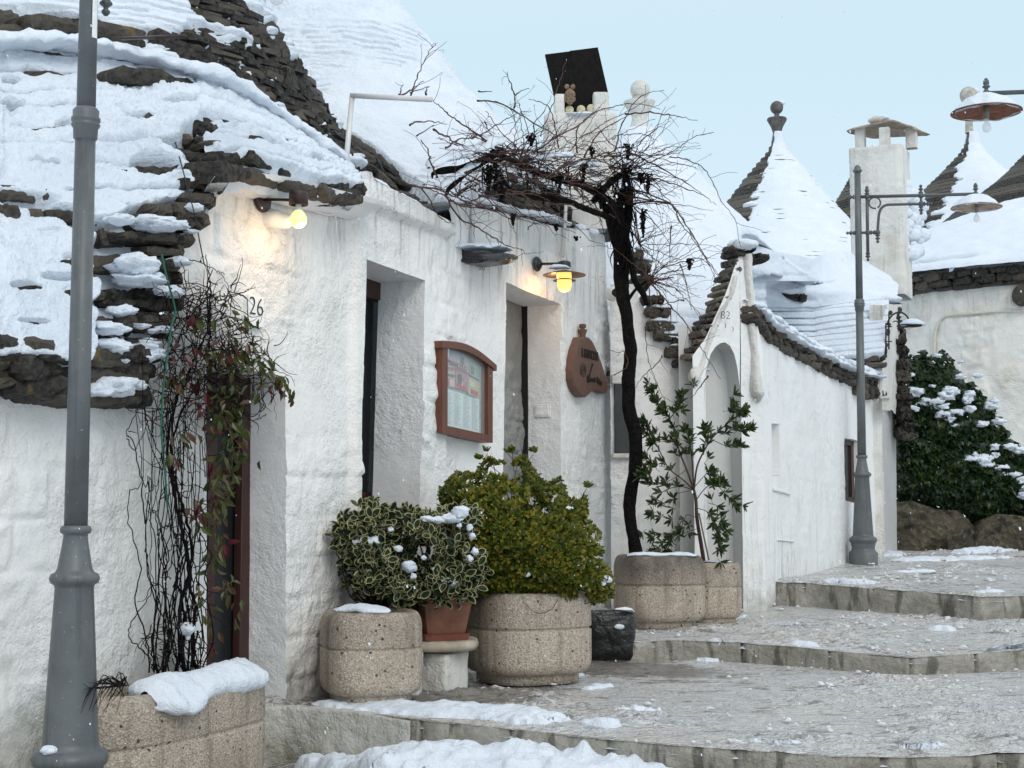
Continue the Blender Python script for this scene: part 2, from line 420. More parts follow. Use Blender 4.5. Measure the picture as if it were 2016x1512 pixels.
def resample(P, n):
    P = np.asarray(P, float); L = np.r_[0, np.cumsum(np.linalg.norm(np.diff(P, axis=0), axis=1))]
    t = np.linspace(0, L[-1], n); return np.stack([np.interp(t, L, P[:, k]) for k in range(3)], -1)
def course(mb, path, hl=(.22,.5), depth=.32, h=.07, out=None, seed=0, tm=None, rough=.12, inset=0, tilt=.0):
    """one row of stones along a 3-D path; 'out' = horizontal outward vector"""
    r = np.random.default_rng(seed); path = np.asarray(path, float)
    L = np.r_[0, np.cumsum(np.linalg.norm(np.diff(path, axis=0), axis=1))]; s = 0; cen = []; axs = []; dim = []
    while s < L[-1]:
        l = min(r.uniform(*hl), max(L[-1]-s, .08)); m_ = s+l/2
        p = np.array([np.interp(m_, L, path[:, k]) for k in range(3)]); q = np.array([np.interp(min(m_+.05, L[-1]), L, path[:, k]) for k in range(3)])-np.array([np.interp(m_-.05, L, path[:, k]) for k in range(3)])
        T = q/np.linalg.norm(q)
        o = np.cross(T, [0, 0, 1.]); o[2] = 0; o /= np.linalg.norm(o)
        if out is not None and o@np.asarray(out) < 0: o = -o
        a = r.normal(0, .06); T = T*math.cos(a)+o*math.sin(a); T /= np.linalg.norm(T)
        Z = np.cross(o, T); Z = Z if Z[2] > 0 else -Z
        Z = Z+o*(tilt+r.normal(0, .04)); Z /= np.linalg.norm(Z); o2 = np.cross(Z, T); o2 = o2 if o2@o > 0 else -o2
        hh = h*r.uniform(.7, 1.35); dd = depth*r.uniform(.85, 1.15)
        cen.append(p-o2*(dd/2-r.uniform(-.02, .03)-inset)+np.array([0, 0, r.uniform(-.12, .12)*h])); axs.append([T, o2, Z]); dim.append([l*1.0, dd, hh]); s += l*r.uniform(.96, 1.02)
    slabs(mb, np.array(cen), np.array(axs), np.array(dim), seed+1, rough, tm)
def patch(rows, nu, nv):
    """rows: list of polylines in world coords, bottom to top -> (nu,nv,3)"""
    R = np.stack([resample(r, nu) for r in rows], 1); k = R.shape[1]
    L = np.r_[0, np.cumsum(np.linalg.norm(np.diff(R.mean(0), axis=0), axis=1))]; t = np.linspace(0, L[-1], nv)
    out = np.zeros((nu, nv, 3))
    for i in range(nu):
        for c in range(3): out[i, :, c] = np.interp(t, L, R[i, :, c])
    return out
def nrm(P, want):
    N = np.cross(np.gradient(P, axis=0), np.gradient(P, axis=1)); N /= np.linalg.norm(N, axis=-1)[..., None]+1e-9
    s = np.sign((N*np.asarray(want)).sum(-1)); s[s == 0] = 1; return N*s[..., None]
def snowskin(P, N, cover, th=.08, under=.06, seed=0, ncourse=0, line=.6, lump=.03, lsc=5, v=None):
    """displaced snow sheet; cover 0..1 array; returns grid of vertices"""
    Q = P
    c = np.clip(cover+.28*fbm(Q, 3.1, 4, seed)+.10*fbm(Q, 13, 3, seed+9), -1, 2)
    k = sm(.32, .62, c)
    cl = 1-np.abs(fbm(Q, 8.5, 3, seed+15)); vr = sm(-.3, .35, fbm(Q, .9, 3, seed+21)); h = -under+(th+under)*k+k*(lump*fbm(Q, lsc, 5, seed+3)+lump*(.15+.75*vr)*(cl-.7)+lump*(.12+.5*vr)*np.abs(fbm(Q, 30, 3, seed+5))+lump*.8*fbm(Q, 1.5, 2, seed+22))
    if ncourse:
        vv = np.linspace(0, 1, P.shape[1])[None, :]+.012*fbm(Q, 1.3, 2, seed+4); f = vv*ncourse; f = f-np.floor(f)
        g = sm(.05, .65, fbm(Q, 1.6, 3, seed+6)+line)          # how far each step shows
        h = h-(.13*g*np.exp(-(f/.13)**2))*sm(.05,.25,g)
    h[0, :] = np.minimum(h[0, :], -under*.5); h[-1, :] = np.minimum(h[-1, :], -under*.5); h[:, 0] = np.minimum(h[:, 0], -under*.3); h[:, -1] = np.minimum(h[:, -1], -under*.5)
    return P+N*h[..., None]
def blob(c, r, sc=(1,1,.6), seed=0, n=22, amp=.25, flat=None):
    """lumpy snow or stone clump as grid"""
    th = np.linspace(0.02, np.pi-.02, n//2+2); a = np.linspace(0, 2*np.pi, n, endpoint=False)
    D = np.stack([np.cos(a)[:, None]*np.sin(th)[None], np.sin(a)[:, None]*np.sin(th)[None], np.cos(th)[None]+0*a[:, None]], -1)
    k = 1+amp*fbm(D*1.3+seed*3.7, 1.2, 3, seed)+amp*.35*fbm(D*4+seed, 1.2, 2, seed+1)
    Q = D*k[..., None]*r*np.asarray(sc)
    if flat is not None: Q[..., 2] = np.maximum(Q[..., 2], flat)
    return Q+np.asarray(c)
def snowblob(mb, c, r, sc=(1,1,.6), seed=0, n=22, amp=.25): mb.grid(blob(c, r, sc, seed, n, amp), closeu=True, flip=True)
def snowstrip(mb, path, wid, th, seed=0, nu=None, nv=9, side=None, amp=.5):
    """a ridge of snow lying along a 3-D path; wid across (horizontal), th height"""
    path = np.asarray(path, float); L = np.linalg.norm(np.diff(path, axis=0), axis=1).sum(); nu = nu or max(12, int(L/.025)); P = resample(path, nu)
    T = np.gradient(P, axis=0); o = np.cross(T, [0, 0, 1.]); o /= np.linalg.norm(o, axis=1)[:, None]
    a = np.linspace(0, 2*np.pi, 18, endpoint=False)
    e = np.minimum(1, np.minimum(np.arange(nu), np.arange(nu)[::-1])/max(3, nu*.06)+.05)**.6
    w_ = wid/2*e*(1+amp*fbm(P, 4, 3, seed)); t_ = th*e*(1+amp*fbm(P, 5, 3, seed+2))
    G = P[None]+np.cos(a)[:, None, None]*w_[None, :, None]*o[None]
    G[..., 2] += np.where(np.sin(a) > 0, 1, .3)[:, None]*np.sin(a)[:, None]*t_[None]
    nn = .22*min(wid, th*2)*fbm(G, 14, 3, seed+4); G[..., 2] += nn; G[..., 0] += nn*.5
    mb.grid(G, closeu=True, flip=False)
def ring(prof, c, n, a0=0, a1=2*math.pi):
    a = np.linspace(a0, a1, n); prof = np.asarray(prof, float)
    G = np.zeros((n, len(prof), 3)); G[..., 0] = c[0]+np.cos(a)[:, None]*prof[None, :, 0]; G[..., 1] = c[1]+np.sin(a)[:, None]*prof[None, :, 0]; G[..., 2] = prof[None, :, 1]; return G
def rprof(prof, n):
    q = resample(np.c_[np.array(prof), np.zeros(len(prof))], n); return q[:, :2]

# ------------------------------------------------------------------ walls with relief
def relief(s, z, seed=0, amp=.022, ch=.27, bl=.42):
    row = np.floor(z/ch+.35*fbm(np.stack([s*.5, z*0, s*0], -1), 1, 2, seed)); fz = z/ch+.35*fbm(np.stack([s*.5, z*0, s*0], -1), 1, 2, seed)-row
    off = _h(row, 3, 7, seed)*.9; wob = .12*fbm(np.stack([s, z, s*0+row], -1), 2.2, 2, seed)
    u = s/bl+off+wob; ci = np.floor(u); fu = u-ci
    rnd = _h(ci, row, 1, seed)
    g = (.30+.70*sm(0, .06, fu)*sm(0, .06, 1-fu))*(.30+.70*sm(0, .09, fz)*sm(0, .09, 1-fz))
    mask = sm(-.02, .28, fbm(np.stack([s, z, s*0+seed], -1), 1.3, 3, seed+2)+.08)
    pit = fbm(np.stack([s, z, s*0], -1), 11, 4, seed+5)*(.4+.6*rnd)
    return (amp*1.25*g*(.35+.65*rnd)+amp*1.3*pit*g)*(.15+.85*mask)+amp*.45*fbm(np.stack([s, z, s*0], -1), 3, 3, seed+7)
def wall_disp(fr, P, seed=0, amp=.022, ch=.27, bl=.42, extra=None, rel=1.0):
    s, t, z = fr.stz(P)
    o = relief(s, z, seed, amp, ch, bl)*rel-.008
    if extra is not None: o = o+extra(s, t, z)
    w1 = .008*fbm(P, 3.2, 3, seed+11); w2 = .010*fbm(P, 2.3, 3, seed+12)
    return P-fr.n*(o)[..., None]+fr.d*w1[..., None]+np.array([0, 0, 1.])*w2[..., None]
def quadgrid(a, b, c, d, cell=.022):
    """a,b bottom left/right; c,d top right/left"""
    a, b, c, d = map(lambda q: np.asarray(q, float), (a, b, c, d))
    nu = max(2, int(max(np.linalg.norm(b-a), np.linalg.norm(c-d))/cell)+1); nv = max(2, int(max(np.linalg.norm(d-a), np.linalg.norm(c-b))/cell)+1)
    u = np.linspace(0, 1, nu)[:, None, None]; v = np.linspace(0, 1, nv)[None, :, None]
    return (a*(1-u)+b*u)*(1-v)+(d*(1-u)+c*u)*v
# ================================================================== THE LONG FACADE (house with the restaurant front)
z562 = F1.sz(562, 742)[1]
def sl2(fr, p, q, t=0):
    s1, z1 = fr.sz(*p, t); s2, z2 = fr.sz(*q, t); return lambda z: s1+(s2-s1)*(np.asarray(z, float)-z1)/(z2-z1)
def sv(fr, px, py=700):
    s1 = fr.sz(px, py)[0]; return lambda z: s1+0*np.asarray(z, float)
ZB = -1.95
zt = lambda px, py, fr=F1: fr.sz(px, py)[1]
Sg, Si = F1.sz(690, 700)[0], F1.sz(872, 700)[0]
def pil(s, t, z):
    k = sm(Sg-.015, Sg+.02, s)*(1-sm(Si-.05, Si+.03, s)); k2 = sm(Si+.06, Si+.10, s)*0
    cop = .07*sm(zt(690, 405), zt(690, 395), z)*sm(Sg-.05, Sg, s)*(1-sm(Si, Si+.1, s))
    return .055*k+cop
SEED = 3
LN = dict(a=(sv(F1,-300), .66), b=(sv(F1,285), zt(285,755)), c=(sv(F1,345), zt(345,520)), d=(sl2(F1,(408,735),(408,1500)), zt(408,350)),
          f=(sl2(F1,(563,742),(560,1497)), zt(560,335)), g=(sv(F1,690), zt(690,338)), g2=(sl2(F1,(722,515),(706,1185),-.055), zt(722,362)),
          h=(sl2(F1,(838,556),(822,1185),-.055), zt(838,424)), i=(sv(F1,880), zt(880,462)), i2=(sv(F1,880), zt(880,398)),
          j=(sl2(F1,(997,555),(993,900)), zt(997,420)), j2=(sv(F1,1040), zt(1040,434)), k=(sl2(F1,(1103,600),(1105,930)), zt(1103,448)), k2=(sv(F1,1150), zt(1150,452)),
          l=(sl2(F1,(1192,470),(1211,1000)), zt(1190,462)))
def P_(fr, line, z, t=0): return fr.P(line(z), t, z)
def column(mb, fr, L, R, zbl, zbr, ztl, ztr, seed=SEED, cell=.022, t=0, **kw):
    G = quadgrid(P_(fr, L, zbl, t), P_(fr, R, zbr, t), P_(fr, R, ztr, t), P_(fr, L, ztl, t), cell)
    mb.grid(wall_disp(fr, G, seed, **kw)); return mb
house = thing('trullo_house', 'long whitewashed stone house with menu board, two dark openings and snow-covered stone cones above', 'house', F1.P(1.0, 1.0, -1.3))
mb = MB(); kw = dict(extra=pil)
def seg(x, y, zb0=ZB, zb1=ZB): column(mb, F1, LN[x][0], LN[y][0], zb0, zb1, LN[x][1], LN[y][1], **kw)
def opening(x, y, head, sill, depth, mid=None):
    """head ((zl),(zr)), sill z (l,r) ; builds wall above/below and reveals"""
    L, R = LN[x][0], LN[y][0]; hl, hr = head; sl_, sr_ = sill
    column(mb, F1, L, R, hl, hr, LN[x][1], LN[y][1], **kw)
    column(mb, F1, L, R, ZB, ZB, sl_, sr_, **kw)
    def rev(a, b, c, d):                                      # front a,b -> back
        G = quadgrid(a, b, c, d, .022); s, t, z = F1.stz(G); G2 = wall_disp(F1, G, SEED, rel=0); G2 = np.where((t < .002)[..., None], wall_disp(F1, G, SEED), G2)
        G2 = G2-F1.n*(pil(s, t, z)*(t < .002))[..., None]; rv.grid(G2)
    q = lambda l, z, t: F1.P(l(z), t, z)
    rev(q(R, sr_, -.001), q(R, sr_, depth), q(R, hr, depth), q(R, hr, -.001))
    rev(q(L, sl_, -.001), q(L, sl_, depth), q(L, hl, depth), q(L, hl, -.001))
    rev(q(L, hl, -.001), q(R, hr, -.001), q(R, hr, depth), q(L, hl, depth))
    rev(q(L, sl_, -.001), q(R, sr_, -.001), q(R, sr_, depth), q(L, sl_, depth))
rv = MB()
seg('a','b'); seg('b','c'); seg('c','d')
hd26 = z562
opening('d','f', (hd26+.02, hd26), (-1.5, -1.5), .29)
seg('f','g'); seg('g','g2')
hf = (zt(722,515), zt(838,556)); sfw = zt(706,1185)
opening('g2','h', hf, (sfw, sfw-.02), .36)
seg('h','i'); seg('i2','j')
hdr = (zt(997,555), zt(1103,600))
L, R = LN['j'][0], LN['k'][0]
opening('j','k', hdr, (-1.22, -1.22), .38)
seg('k','k2'); seg('k2','l')
# return wall at the far end and back of the parapet
G = quadgrid(P_(F1, LN['l'][0], ZB, 0), P_(F1, LN['l'][0], ZB, 1.0), P_(F1, LN['l'][0], LN['l'][1], 1.0), P_(F1, LN['l'][0], LN['l'][1], 0), .03)
mb.grid(wall_disp(F1, G, SEED, rel=0))
# top of the wall (thickness) as a rounded sheet
tops = ['f','g','g2','h','i']
def topsheet(keys, t1, drop=.0):
    pf = np.array([F1.P(LN[k][0](LN[k][1]), 0, LN[k][1]) for k in keys]); pf = resample(pf, 140)
    v = np.linspace(0, 1, 16)
    G = pf[:, None]+F1.n*(v*t1)[None, :, None]; G = G.copy(); G[..., 2] += (.03*np.sin(v*math.pi)-drop*v)[None]
    s, t, z = F1.stz(G); G = G-F1.n*((pil(s, t, z))*(1-v)[None])[..., None]+np.array([0,0,1])*(.02*fbm(G, 5, 3, 2)*sm(0,.1,v)[None])[..., None]; return G
mb.grid(topsheet(['g','g2','h','i'], .45, .05)); mb.grid(topsheet(['i2','j','j2','k','k2','l'], .45, .05))
mb.build('wall', PLB, house, smooth=True)
rv.build('reveal', PLG, house, smooth=True)
# plastered parapet rising to the left behind the lower roof
pp = MB(); ppx = [(430,178,.42),(480,200,.40),(560,246,.36),(620,285,.30),(690,338,.18),(700,345,.0)]
top = resample(np.array([F1.F(a, b, t) for a, b, t in ppx]), 90); z0 = top.copy(); z0[:, 2] -= .45
G = np.stack([z0*(1-k)+top*k for k in np.linspace(0, 1, 22)], 1)
bk = top+F1.n*.35; G = np.concatenate([G, np.stack([top*(1-k)+bk*k+np.array([0,0,.03])*math.sin(k*3.1) for k in np.linspace(.1, 1, 8)], 1)], 1)
G = G-F1.n*(.03*fbm(G, 3.5, 4, 5)+.02*fbm(G, 12, 3, 6))[..., None]
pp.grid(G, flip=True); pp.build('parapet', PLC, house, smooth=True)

# ---- door 26 (glazed, dark red frame)
def board(mb, fr, p0, p1, t0, t1, bev=.004):
    """box between (s,z) corners and depth range"""
    s0, z0 = p0; s1, z1 = p1
    mb.box(fr.P((s0+s1)/2, (t0+t1)/2, (z0+z1)/2), (abs(s1-s0), abs(t1-t0), abs(z1-z0)), np.array([fr.d, fr.n, [0,0,1.]]), bev); return mb
d26 = MB(); g26 = MB(); k26 = MB()
s = lambda px, t=.29: F1.sz(px, 1000, t)[0]
zh = hd26-.0
sL = LN['d'][0](0)-.0; sR = LN['f'][0](0)
board(d26, F1, (sR-.10, -1.5), (sR+.03, zh), .28, .34); board(d26, F1, (sL-.03, zh-.07), (sR-.10, zh), .28, .34)
board(d26, F1, (sL-.03, -1.5), (sL+.06, zh-.07), .28, .34)
zl = zh-.10
d26 = MB(); sp_ = lambda px_, t: F1.sz(px_, 1000, t)[0]
board(d26, F1, (sp_(474,.29), -1.5), (sR+.03, zh+.02), .28, .34); board(d26, F1, (sL-.03, zh-.12), (sp_(474,.29), zh+.02), .28, .34)
a1_, a2_, a3_ = sp_(404,.35), sp_(426,.35), sp_(462,.35)
board(d26, F1, (a1_, -1.5), (a2_, zl-.04), .35, .39); board(d26, F1, (a2_, zl-.26), (a3_, zl-.04), .35, .39); board(d26, F1, (a2_, -1.5), (a3_, -1.2), .35, .39)
#board(d26, F1, (sR-.30, -1.5), (sR-.21, zl), .345, .385); board(d26, F1, (sL+.10, zl-.16), (sR-.30, zl), .345, .385); board(d26, F1, (sL+.10, -1.5), (sL+.19, zl-.16), .345, .385); board(d26, F1, (sL+.19, -1.5), (sR-.30, -1.25), .345, .385)
p_door = d26.build('door', WOODD, house)
board(g26, F1, (a2_, -1.2), (a3_, zl-.26), .36, .37, 0); g26.build('pane', GLASS, p_door)
board(k26, F1, (sL-.04, -1.52), (sR+.7, zh+.1), .44, .46, 0)
# ---- french window
fw = MB(); gl = MB()
sL = float(LN['g2'][0](.6)); sR = float(LN['h'][0](.6))
def fwb(m, a, b, z0, z1, t0, t1): 
    # follows the slight lean of the opening
    q = []
    for t in (t0, t1):
        for z in (z0, z1):
            for (l, o) in ((LN['g2'][0], a), (LN['h'][0], b)): pass
    c = []
    for t in (t0, t1):
        for z in (z0, z1):
            Ls, Rs = LN['g2'][0](z), LN['h'][0](z)
            for f in (a, b): c.append(F1.P(Ls+(Rs-Ls)*f, t, z))
    m.add(np.array(c).reshape(8, 3), [(0,1,3,2),(4,6,7,5),(0,4,5,1),(2,3,7,6),(0,2,6,4),(1,5,7,3)])
zt_ = hf[0]; zb_ = sfw
fwb(fw, -.05, 1.08, zt_-.14, zt_+.02, .35, .41); fwb(fw, .87, 1.08, zb_, zt_-.14, .35, .41); fwb(fw, -.02, .06, zb_, zt_-.14, .35, .41)
zm = zt(710, 966)
fwb(fw, .06, .76, zm-.10, zm, .42, .46); fwb(fw, .06, .76, zb_+.02, zb_+.12, .42, .46)
fw = MB(); fp = lambda px_, t: (F1.sz(px_, 800, t)[0]-sL)/(sR-sL)
fwb(fw, -.05, 1.08, zt_-.16, zt_+.02, .35, .41); fwb(fw, fp(752,.35), 1.08, zb_, zt_-.16, .35, .41); fwb(fw, -.02, .04, zb_, zt_-.16, .35, .41)
gx = fp(741,.42); fwb(fw, .04, gx, zm-.10, zm, .42, .46); fwb(fw, .04, gx, zb_+.02, zb_+.12, .42, .46)
p_fw = fw.build('window', WOODD, house)
fwb(gl, .04, gx, zm, zt_-.16, .435, .445); gl.build('pane', GLASS, p_fw)
pn = MB(); fwb(pn, .04, gx, zb_+.12, zm-.10, .432, .45); pn.build('lower_panel', WOODD, p_fw)
fwb(k26, -.03, 1.6, zb_-.05, zt_+.03, .48, .5)
# ---- open doorway with grey inner wall and black door edge
iw = MB(); s0, s1 = F1.sz(985, 800, .38)[0], F1.sz(1042, 800, .38)[0]
a = F1.P(LN['j'][0](0)-.1, .42, -1.3); b = F1.P(LN['k'][0](0)+.3, .85, -1.3)
# grey stone wall inside, seen beyond the reveal
for zz in (0,):
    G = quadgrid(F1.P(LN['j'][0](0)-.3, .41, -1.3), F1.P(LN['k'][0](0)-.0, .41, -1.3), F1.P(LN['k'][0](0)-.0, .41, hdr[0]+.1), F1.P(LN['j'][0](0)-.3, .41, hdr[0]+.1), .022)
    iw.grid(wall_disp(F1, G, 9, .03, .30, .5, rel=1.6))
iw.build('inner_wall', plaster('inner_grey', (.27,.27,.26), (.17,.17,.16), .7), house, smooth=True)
ed = MB(); sK = float(LN['k'][0](0)); se_ = F1.sz(1036, 800, .36)[0]; board(ed, F1, (se_, -1.22), (sK+.05, hdr[0]+.05), .345, .45); board(ed, F1, (LN['j'][0](0)-.02, hdr[0]-.02), (se_, hdr[0]+.06), .355, .44)
ed.build('door_frame', BLACK, house)
k26.build('dark_interior', BLACK, house)
pq = MB(); jm = F1.P(sK-.004, .13, zt(1075, 803)+.0)
q0 = F1.F(1059, 803, 0); 
# little plaque on the far reveal
jz = zt(1075, 803, F1)*1.0
pq.box(F1.P(float(LN['k'][0](jz))-.008, .19, jz*1.0), (.014, .17, .125), np.array([F1.d, F1.n, [0,0,1.]]), .004)
pq.box(F1.P(float(LN['k'][0](jz))-.016, .19, jz*1.0), (.006, .135, .09), np.array([F1.d, F1.n, [0,0,1.]]), .002)
pq.build('blank_plaque', PLG, house)
# ---- plaster soffit and stone eave over door 26
ev = MB(); S = [F1.F(430, 352, -.01), F1.F(505, 362, -.01), F1.F(600, 385, -.01), F1.F(700, 408, -.01)]
S = resample(np.array(S), 60); o = -F1.n
prof = [(0, -.10), (.06, -.085), (.16, -.035), (.24, -.012), (.26, .02), (0, .03)]
G = np.stack([S+o*a+np.array([0,0,b]) for a, b in prof], 1); G += (.006*fbm(G, 9, 3, 3))[..., None]*o
ev.grid(G); ev.build('eave_soffit', PLW, house, smooth=False)

# ================================================================== ROOFS OF THE HOUSE
st_ = MB(); sn = MB()
def Ff(px, py, t): return F1.F(px, py, t)
# lower left roof: rows bottom -> top (px,py,t)
rowsA = [
 [(-300,752,-.14),(0,752,-.16),(150,778,-.18),(285,786,-.18)],
 [(-300,700,-.16),(0,697,-.16),(150,705,-.18),(308,700,-.17)],
 [(-300,640,-.05),(0,632,-.05),(150,640,-.10),(330,632,-.16)],
 [(-300,560,.06),(0,555,.05),(150,565,-.02),(352,560,-.15)],
 [(-300,480,.22),(0,475,.20),(160,480,.08),(365,482,-.14)],
 [(-300,400,.42),(0,395,.38),(170,400,.20),(425,405,-.13)],
 [(-300,335,.62),(0,330,.56),(180,330,.34),(440,338,-.16)],
 [(-300,270,.82),(0,265,.74),(180,262,.50),(430,285,-.02)],
 [(-300,180,1.08),(0,175,1.0),(190,178,.74),(410,215,.22)],
 [(-300,85,1.35),(0,68,1.25),(190,88,.98),(400,165,.50)]]
RA = [np.array([Ff(*p) for p in r]) for r in rowsA]
PA = patch(RA, 300, 330); NA = nrm(PA, -F1.n+np.array([0,0,.8]))
px, py = proj(PA)
bare = (sm(-60, -5, px-np.interp(py, [400,480,560,632,700,786], [300,215,225,215,205,205]))*sm(385, 430, py))*.74   # stones show near the verge
bare += .95*np.exp(-((py-np.interp(px,[-50,100,150,285],[735,745,758,768]))/42)**4)+.5*sm(-40,30,px-np.interp(py,[345,420,560,700,786],[385,330,300,262,235]))
bare += .75*np.exp(-((py-np.interp(px,[0,60,130,190,300],[385,400,432,452,470]))/13)**2)*sm(330,250,px)*sm(-40,40,px)*.8
bare += .5*np.exp(-(((px-20)/40)**2+((py-235)/14)**2))+.5*np.exp(-(((px-60)/40)**2+((py-148)/14)**2))+.55*np.exp(-(((px-270)/50)**2+((py-236)/8)**2))
bare += .75*np.exp(-(((px-400)/55)**2+((py-290)/36)**2))+.5*np.exp(-(((px-250)/60)**2+((py-445)/12)**2))+.5*np.exp(-(((px-230)/90)**2+((py-520)/14)**2))+.5*np.exp(-(((px-300)/45)**2+((py-345)/14)**2))
for (bx, by, rx_, ry_) in ((120,548,50,9),(40,572,40,7),(230,600,60,9),(50,395,60,12),(125,425,60,10),(205,455,60,10),(260,500,60,12),(245,545,60,10),(15,165,22,8),(300,330,45,9),(345,300,40,9),(60,640,40,5),(20,215,25,8),(130,250,30,5),(350,205,40,6),(90,330,40,5),(180,380,50,6)): bare += .8*np.exp(-((px-bx)/rx_)**2-((py-by)/ry_)**2)
cover = .96-bare
sn.grid(snowskin(PA, NA, cover, .055, .09, 1, 15, .20, .060, 4))
for j in range(15):
    v = j/15; path = PA[:, min(329, int(v*329))]
    if j < 12: course(st_, path, (.16,.42), .34, .072, -F1.n, 40+j, TMH, .055, tilt=-.1)
    else: course(st_, path[:250], (.2,.45), .34, .07, -F1.n, 40+j, TMH, .055, tilt=-.1)
rv_ = np.random.default_rng(77)
ye = [786,745,700,632,560,482,405,345]; xe = [285,296,310,332,352,366,428,440]
for k, y in enumerate(np.arange(782, 345, -26.0)):            # tight stack of dark stones along the verge
    x1 = np.interp(-y, [-a for a in ye], xe)+rv_.uniform(-13, 9); x0 = x1-rv_.uniform(60, 135)
    course(st_, np.array([Ff(x0, y-6, -.10), Ff(x1, y, -.155)]), (.13,.42), .34, .066, -F1.n, 600+k, TMH, .06)
for k, (y, dx) in enumerate(((772,0),(748,8),(722,14),(703,18))):
    course(st_, resample(np.array([Ff(-300,y-30,-.15), Ff(0,y-30,-.17), Ff(150,y-12,-.18), Ff(285+dx,y,-.17)]), 20), (.22,.6), .34, .088 if k < 2 else .07, -F1.n, 640+k, TMH, .06)
for k in range(30):
    y = rv_.uniform(395, 775); xr = np.interp(y, ye[::-1], xe[::-1]); x = xr-8-abs(rv_.normal(0, 1))*62; q = rv_.uniform(.025, .055)*(1+.8*(xr-x > 70))
    if x < 150: continue
    sn.grid(blob(Ff(x, y, -.165), q, (rv_.uniform(1.3,1.9),1.2,rv_.uniform(.45,.7)), k+60, 24, .6), closeu=True, flip=True)
# upper roof ledge carried on over the door
rowsB = [
 [(430,333,-.27),(505,341,-.28),(600,368,-.28),(712,392,-.27)],
 [(415,300,-.13),(510,312,-.20),(600,342,-.21),(708,370,-.20)],
 [(395,258,.10),(510,280,-.04),(600,318,-.06),(700,358,-.07)],
 [(380,215,.30),(500,245,.14),(590,296,.06),(690,348,.02)],
 [(375,165,.54),(440,194,.42),(560,262,.28),(685,345,.10)]]
RB = [np.array([Ff(*p) for p in r]) for r in rowsB]; PB = patch(RB, 150, 110); NB = nrm(PB, -F1.n+np.array([0,0,.8])); px, py = proj(PB)
vv = np.linspace(0, 1, 110)[None]
cover = 1.0-1.0*np.exp(-(vv/.16)**2)-.75*np.exp(-((vv-.45)/.13)**2)*sm(-.2,.25,fbm(PB,1.8,2,4)+.12)-.5*np.exp(-((px-430)/45)**2-((py-285)/45)**2)+0*px
cover = cover-.25*sm(430,400,px)
sn.grid(snowskin(PB, NB, cover, .06, .05, 2, 5, .40, .045, 4))
for j, v in enumerate((0, .13, .30, .46, .62)): course(st_, PB[:, int(v*109)], (.2,.5), .36, .085 if j < 2 else .065, -F1.n, 70+j, TMH, .055, tilt=-.05)
# slab course at the top of the lower roof under cone one
rowT = [[(-300,70,1.30),(0,60,1.22),(150,72,1.05),(300,92,.80),(400,140,.55),(440,172,.45)]]
course(st_, resample(np.array([Ff(*p) for p in rowT[0]]), 60), (.3,.6), .4, .11, -F1.n, 90, TMH, .05)
course(st_, resample(np.array([Ff(a, b-22, t+.02) for a, b, t in rowT[0]]), 60), (.3,.6), .4, .10, -F1.n, 91, TMH, .05)
course(st_, resample(np.array([Ff(*p) for p in [(220,142,.62),(300,150,.52),(440,190,.35),(450,200,.34)]]), 30), (.3,.6), .4, .13, -F1.n, 92, TMH, .05)
snowstrip(sn, np.array([Ff(*p) for p in [(-300,95,1.2),(0,90,1.08),(120,88,.95),(260,116,.72),(420,158,.42),(520,226,.33),(600,282,.24),(690,338,.08),(700,350,.05)]]), .30, .085, 5, amp=.35)

def cone(cen, prof, ncs, a0, a1, coverf, seed, clamp=None, hl=(.18,.42), th=.06, lump=.03, line=.5, ch=.055, res=(200,200), tm=None, stm=None, ang=None, depth=.3):
    """dry-stone cone: stone courses plus a snow skin"""
    stm = st_ if stm is None else stm
    pr = rprof(prof, res[1]); P = ring(pr, cen, res[0], a0, a1); P = P if clamp is None else clamp(P); N = nrm(P, (0,0,1)); ctr = np.array([cen[0], cen[1], 0]); rad = P-ctr; rad[..., 2] = 0
    s = np.sign((N*rad).sum(-1)); N = N*np.where(s == 0, 1, s)[..., None]
    pc = rprof(prof, ncs)
    for j, (r_, z_) in enumerate(pc[:-1]):
        if r_ < .06: continue
        aa = np.linspace(a0, a1, max(8, int(r_*abs(a1-a0)/.12))); path = np.stack([cen[0]+np.cos(aa)*r_, cen[1]+np.sin(aa)*r_, z_+0*aa], -1)
        rr = np.random.default_rng(seed+j); L = 0; cn = []; ax = []; dm = []; ang_ = a0+rr.uniform(0, .1)
        while ang_ < a1:
            l = min(rr.uniform(*hl), r_*.9); da = l/r_; m_ = ang_+da/2
            o = np.array([math.cos(m_), math.sin(m_), 0]); T = np.array([-o[1], o[0], 0]); Z = np.array([0,0,1.])+o*rr.normal(-.03, .05); Z /= np.linalg.norm(Z)
            cn.append(np.array([cen[0], cen[1], z_])+o*(r_-depth/2+rr.uniform(-.015, .03))); ax.append([T, o-Z*(o@Z), Z]); dm.append([l*1.0, depth, ch*rr.uniform(.75, 1.3)]); ang_ += da
        cn = np.array(cn) if clamp is None else clamp(np.array(cn)-0)
        slabs(stm, np.array(cn), np.array(ax), np.array(dm), seed*31+j, .12, tm)
    cov = coverf(P)
    return P, N, cov, snowskin(P, N, cov, th, .05, seed, ncs if line is not None else 0, line or 0, lump, 5)
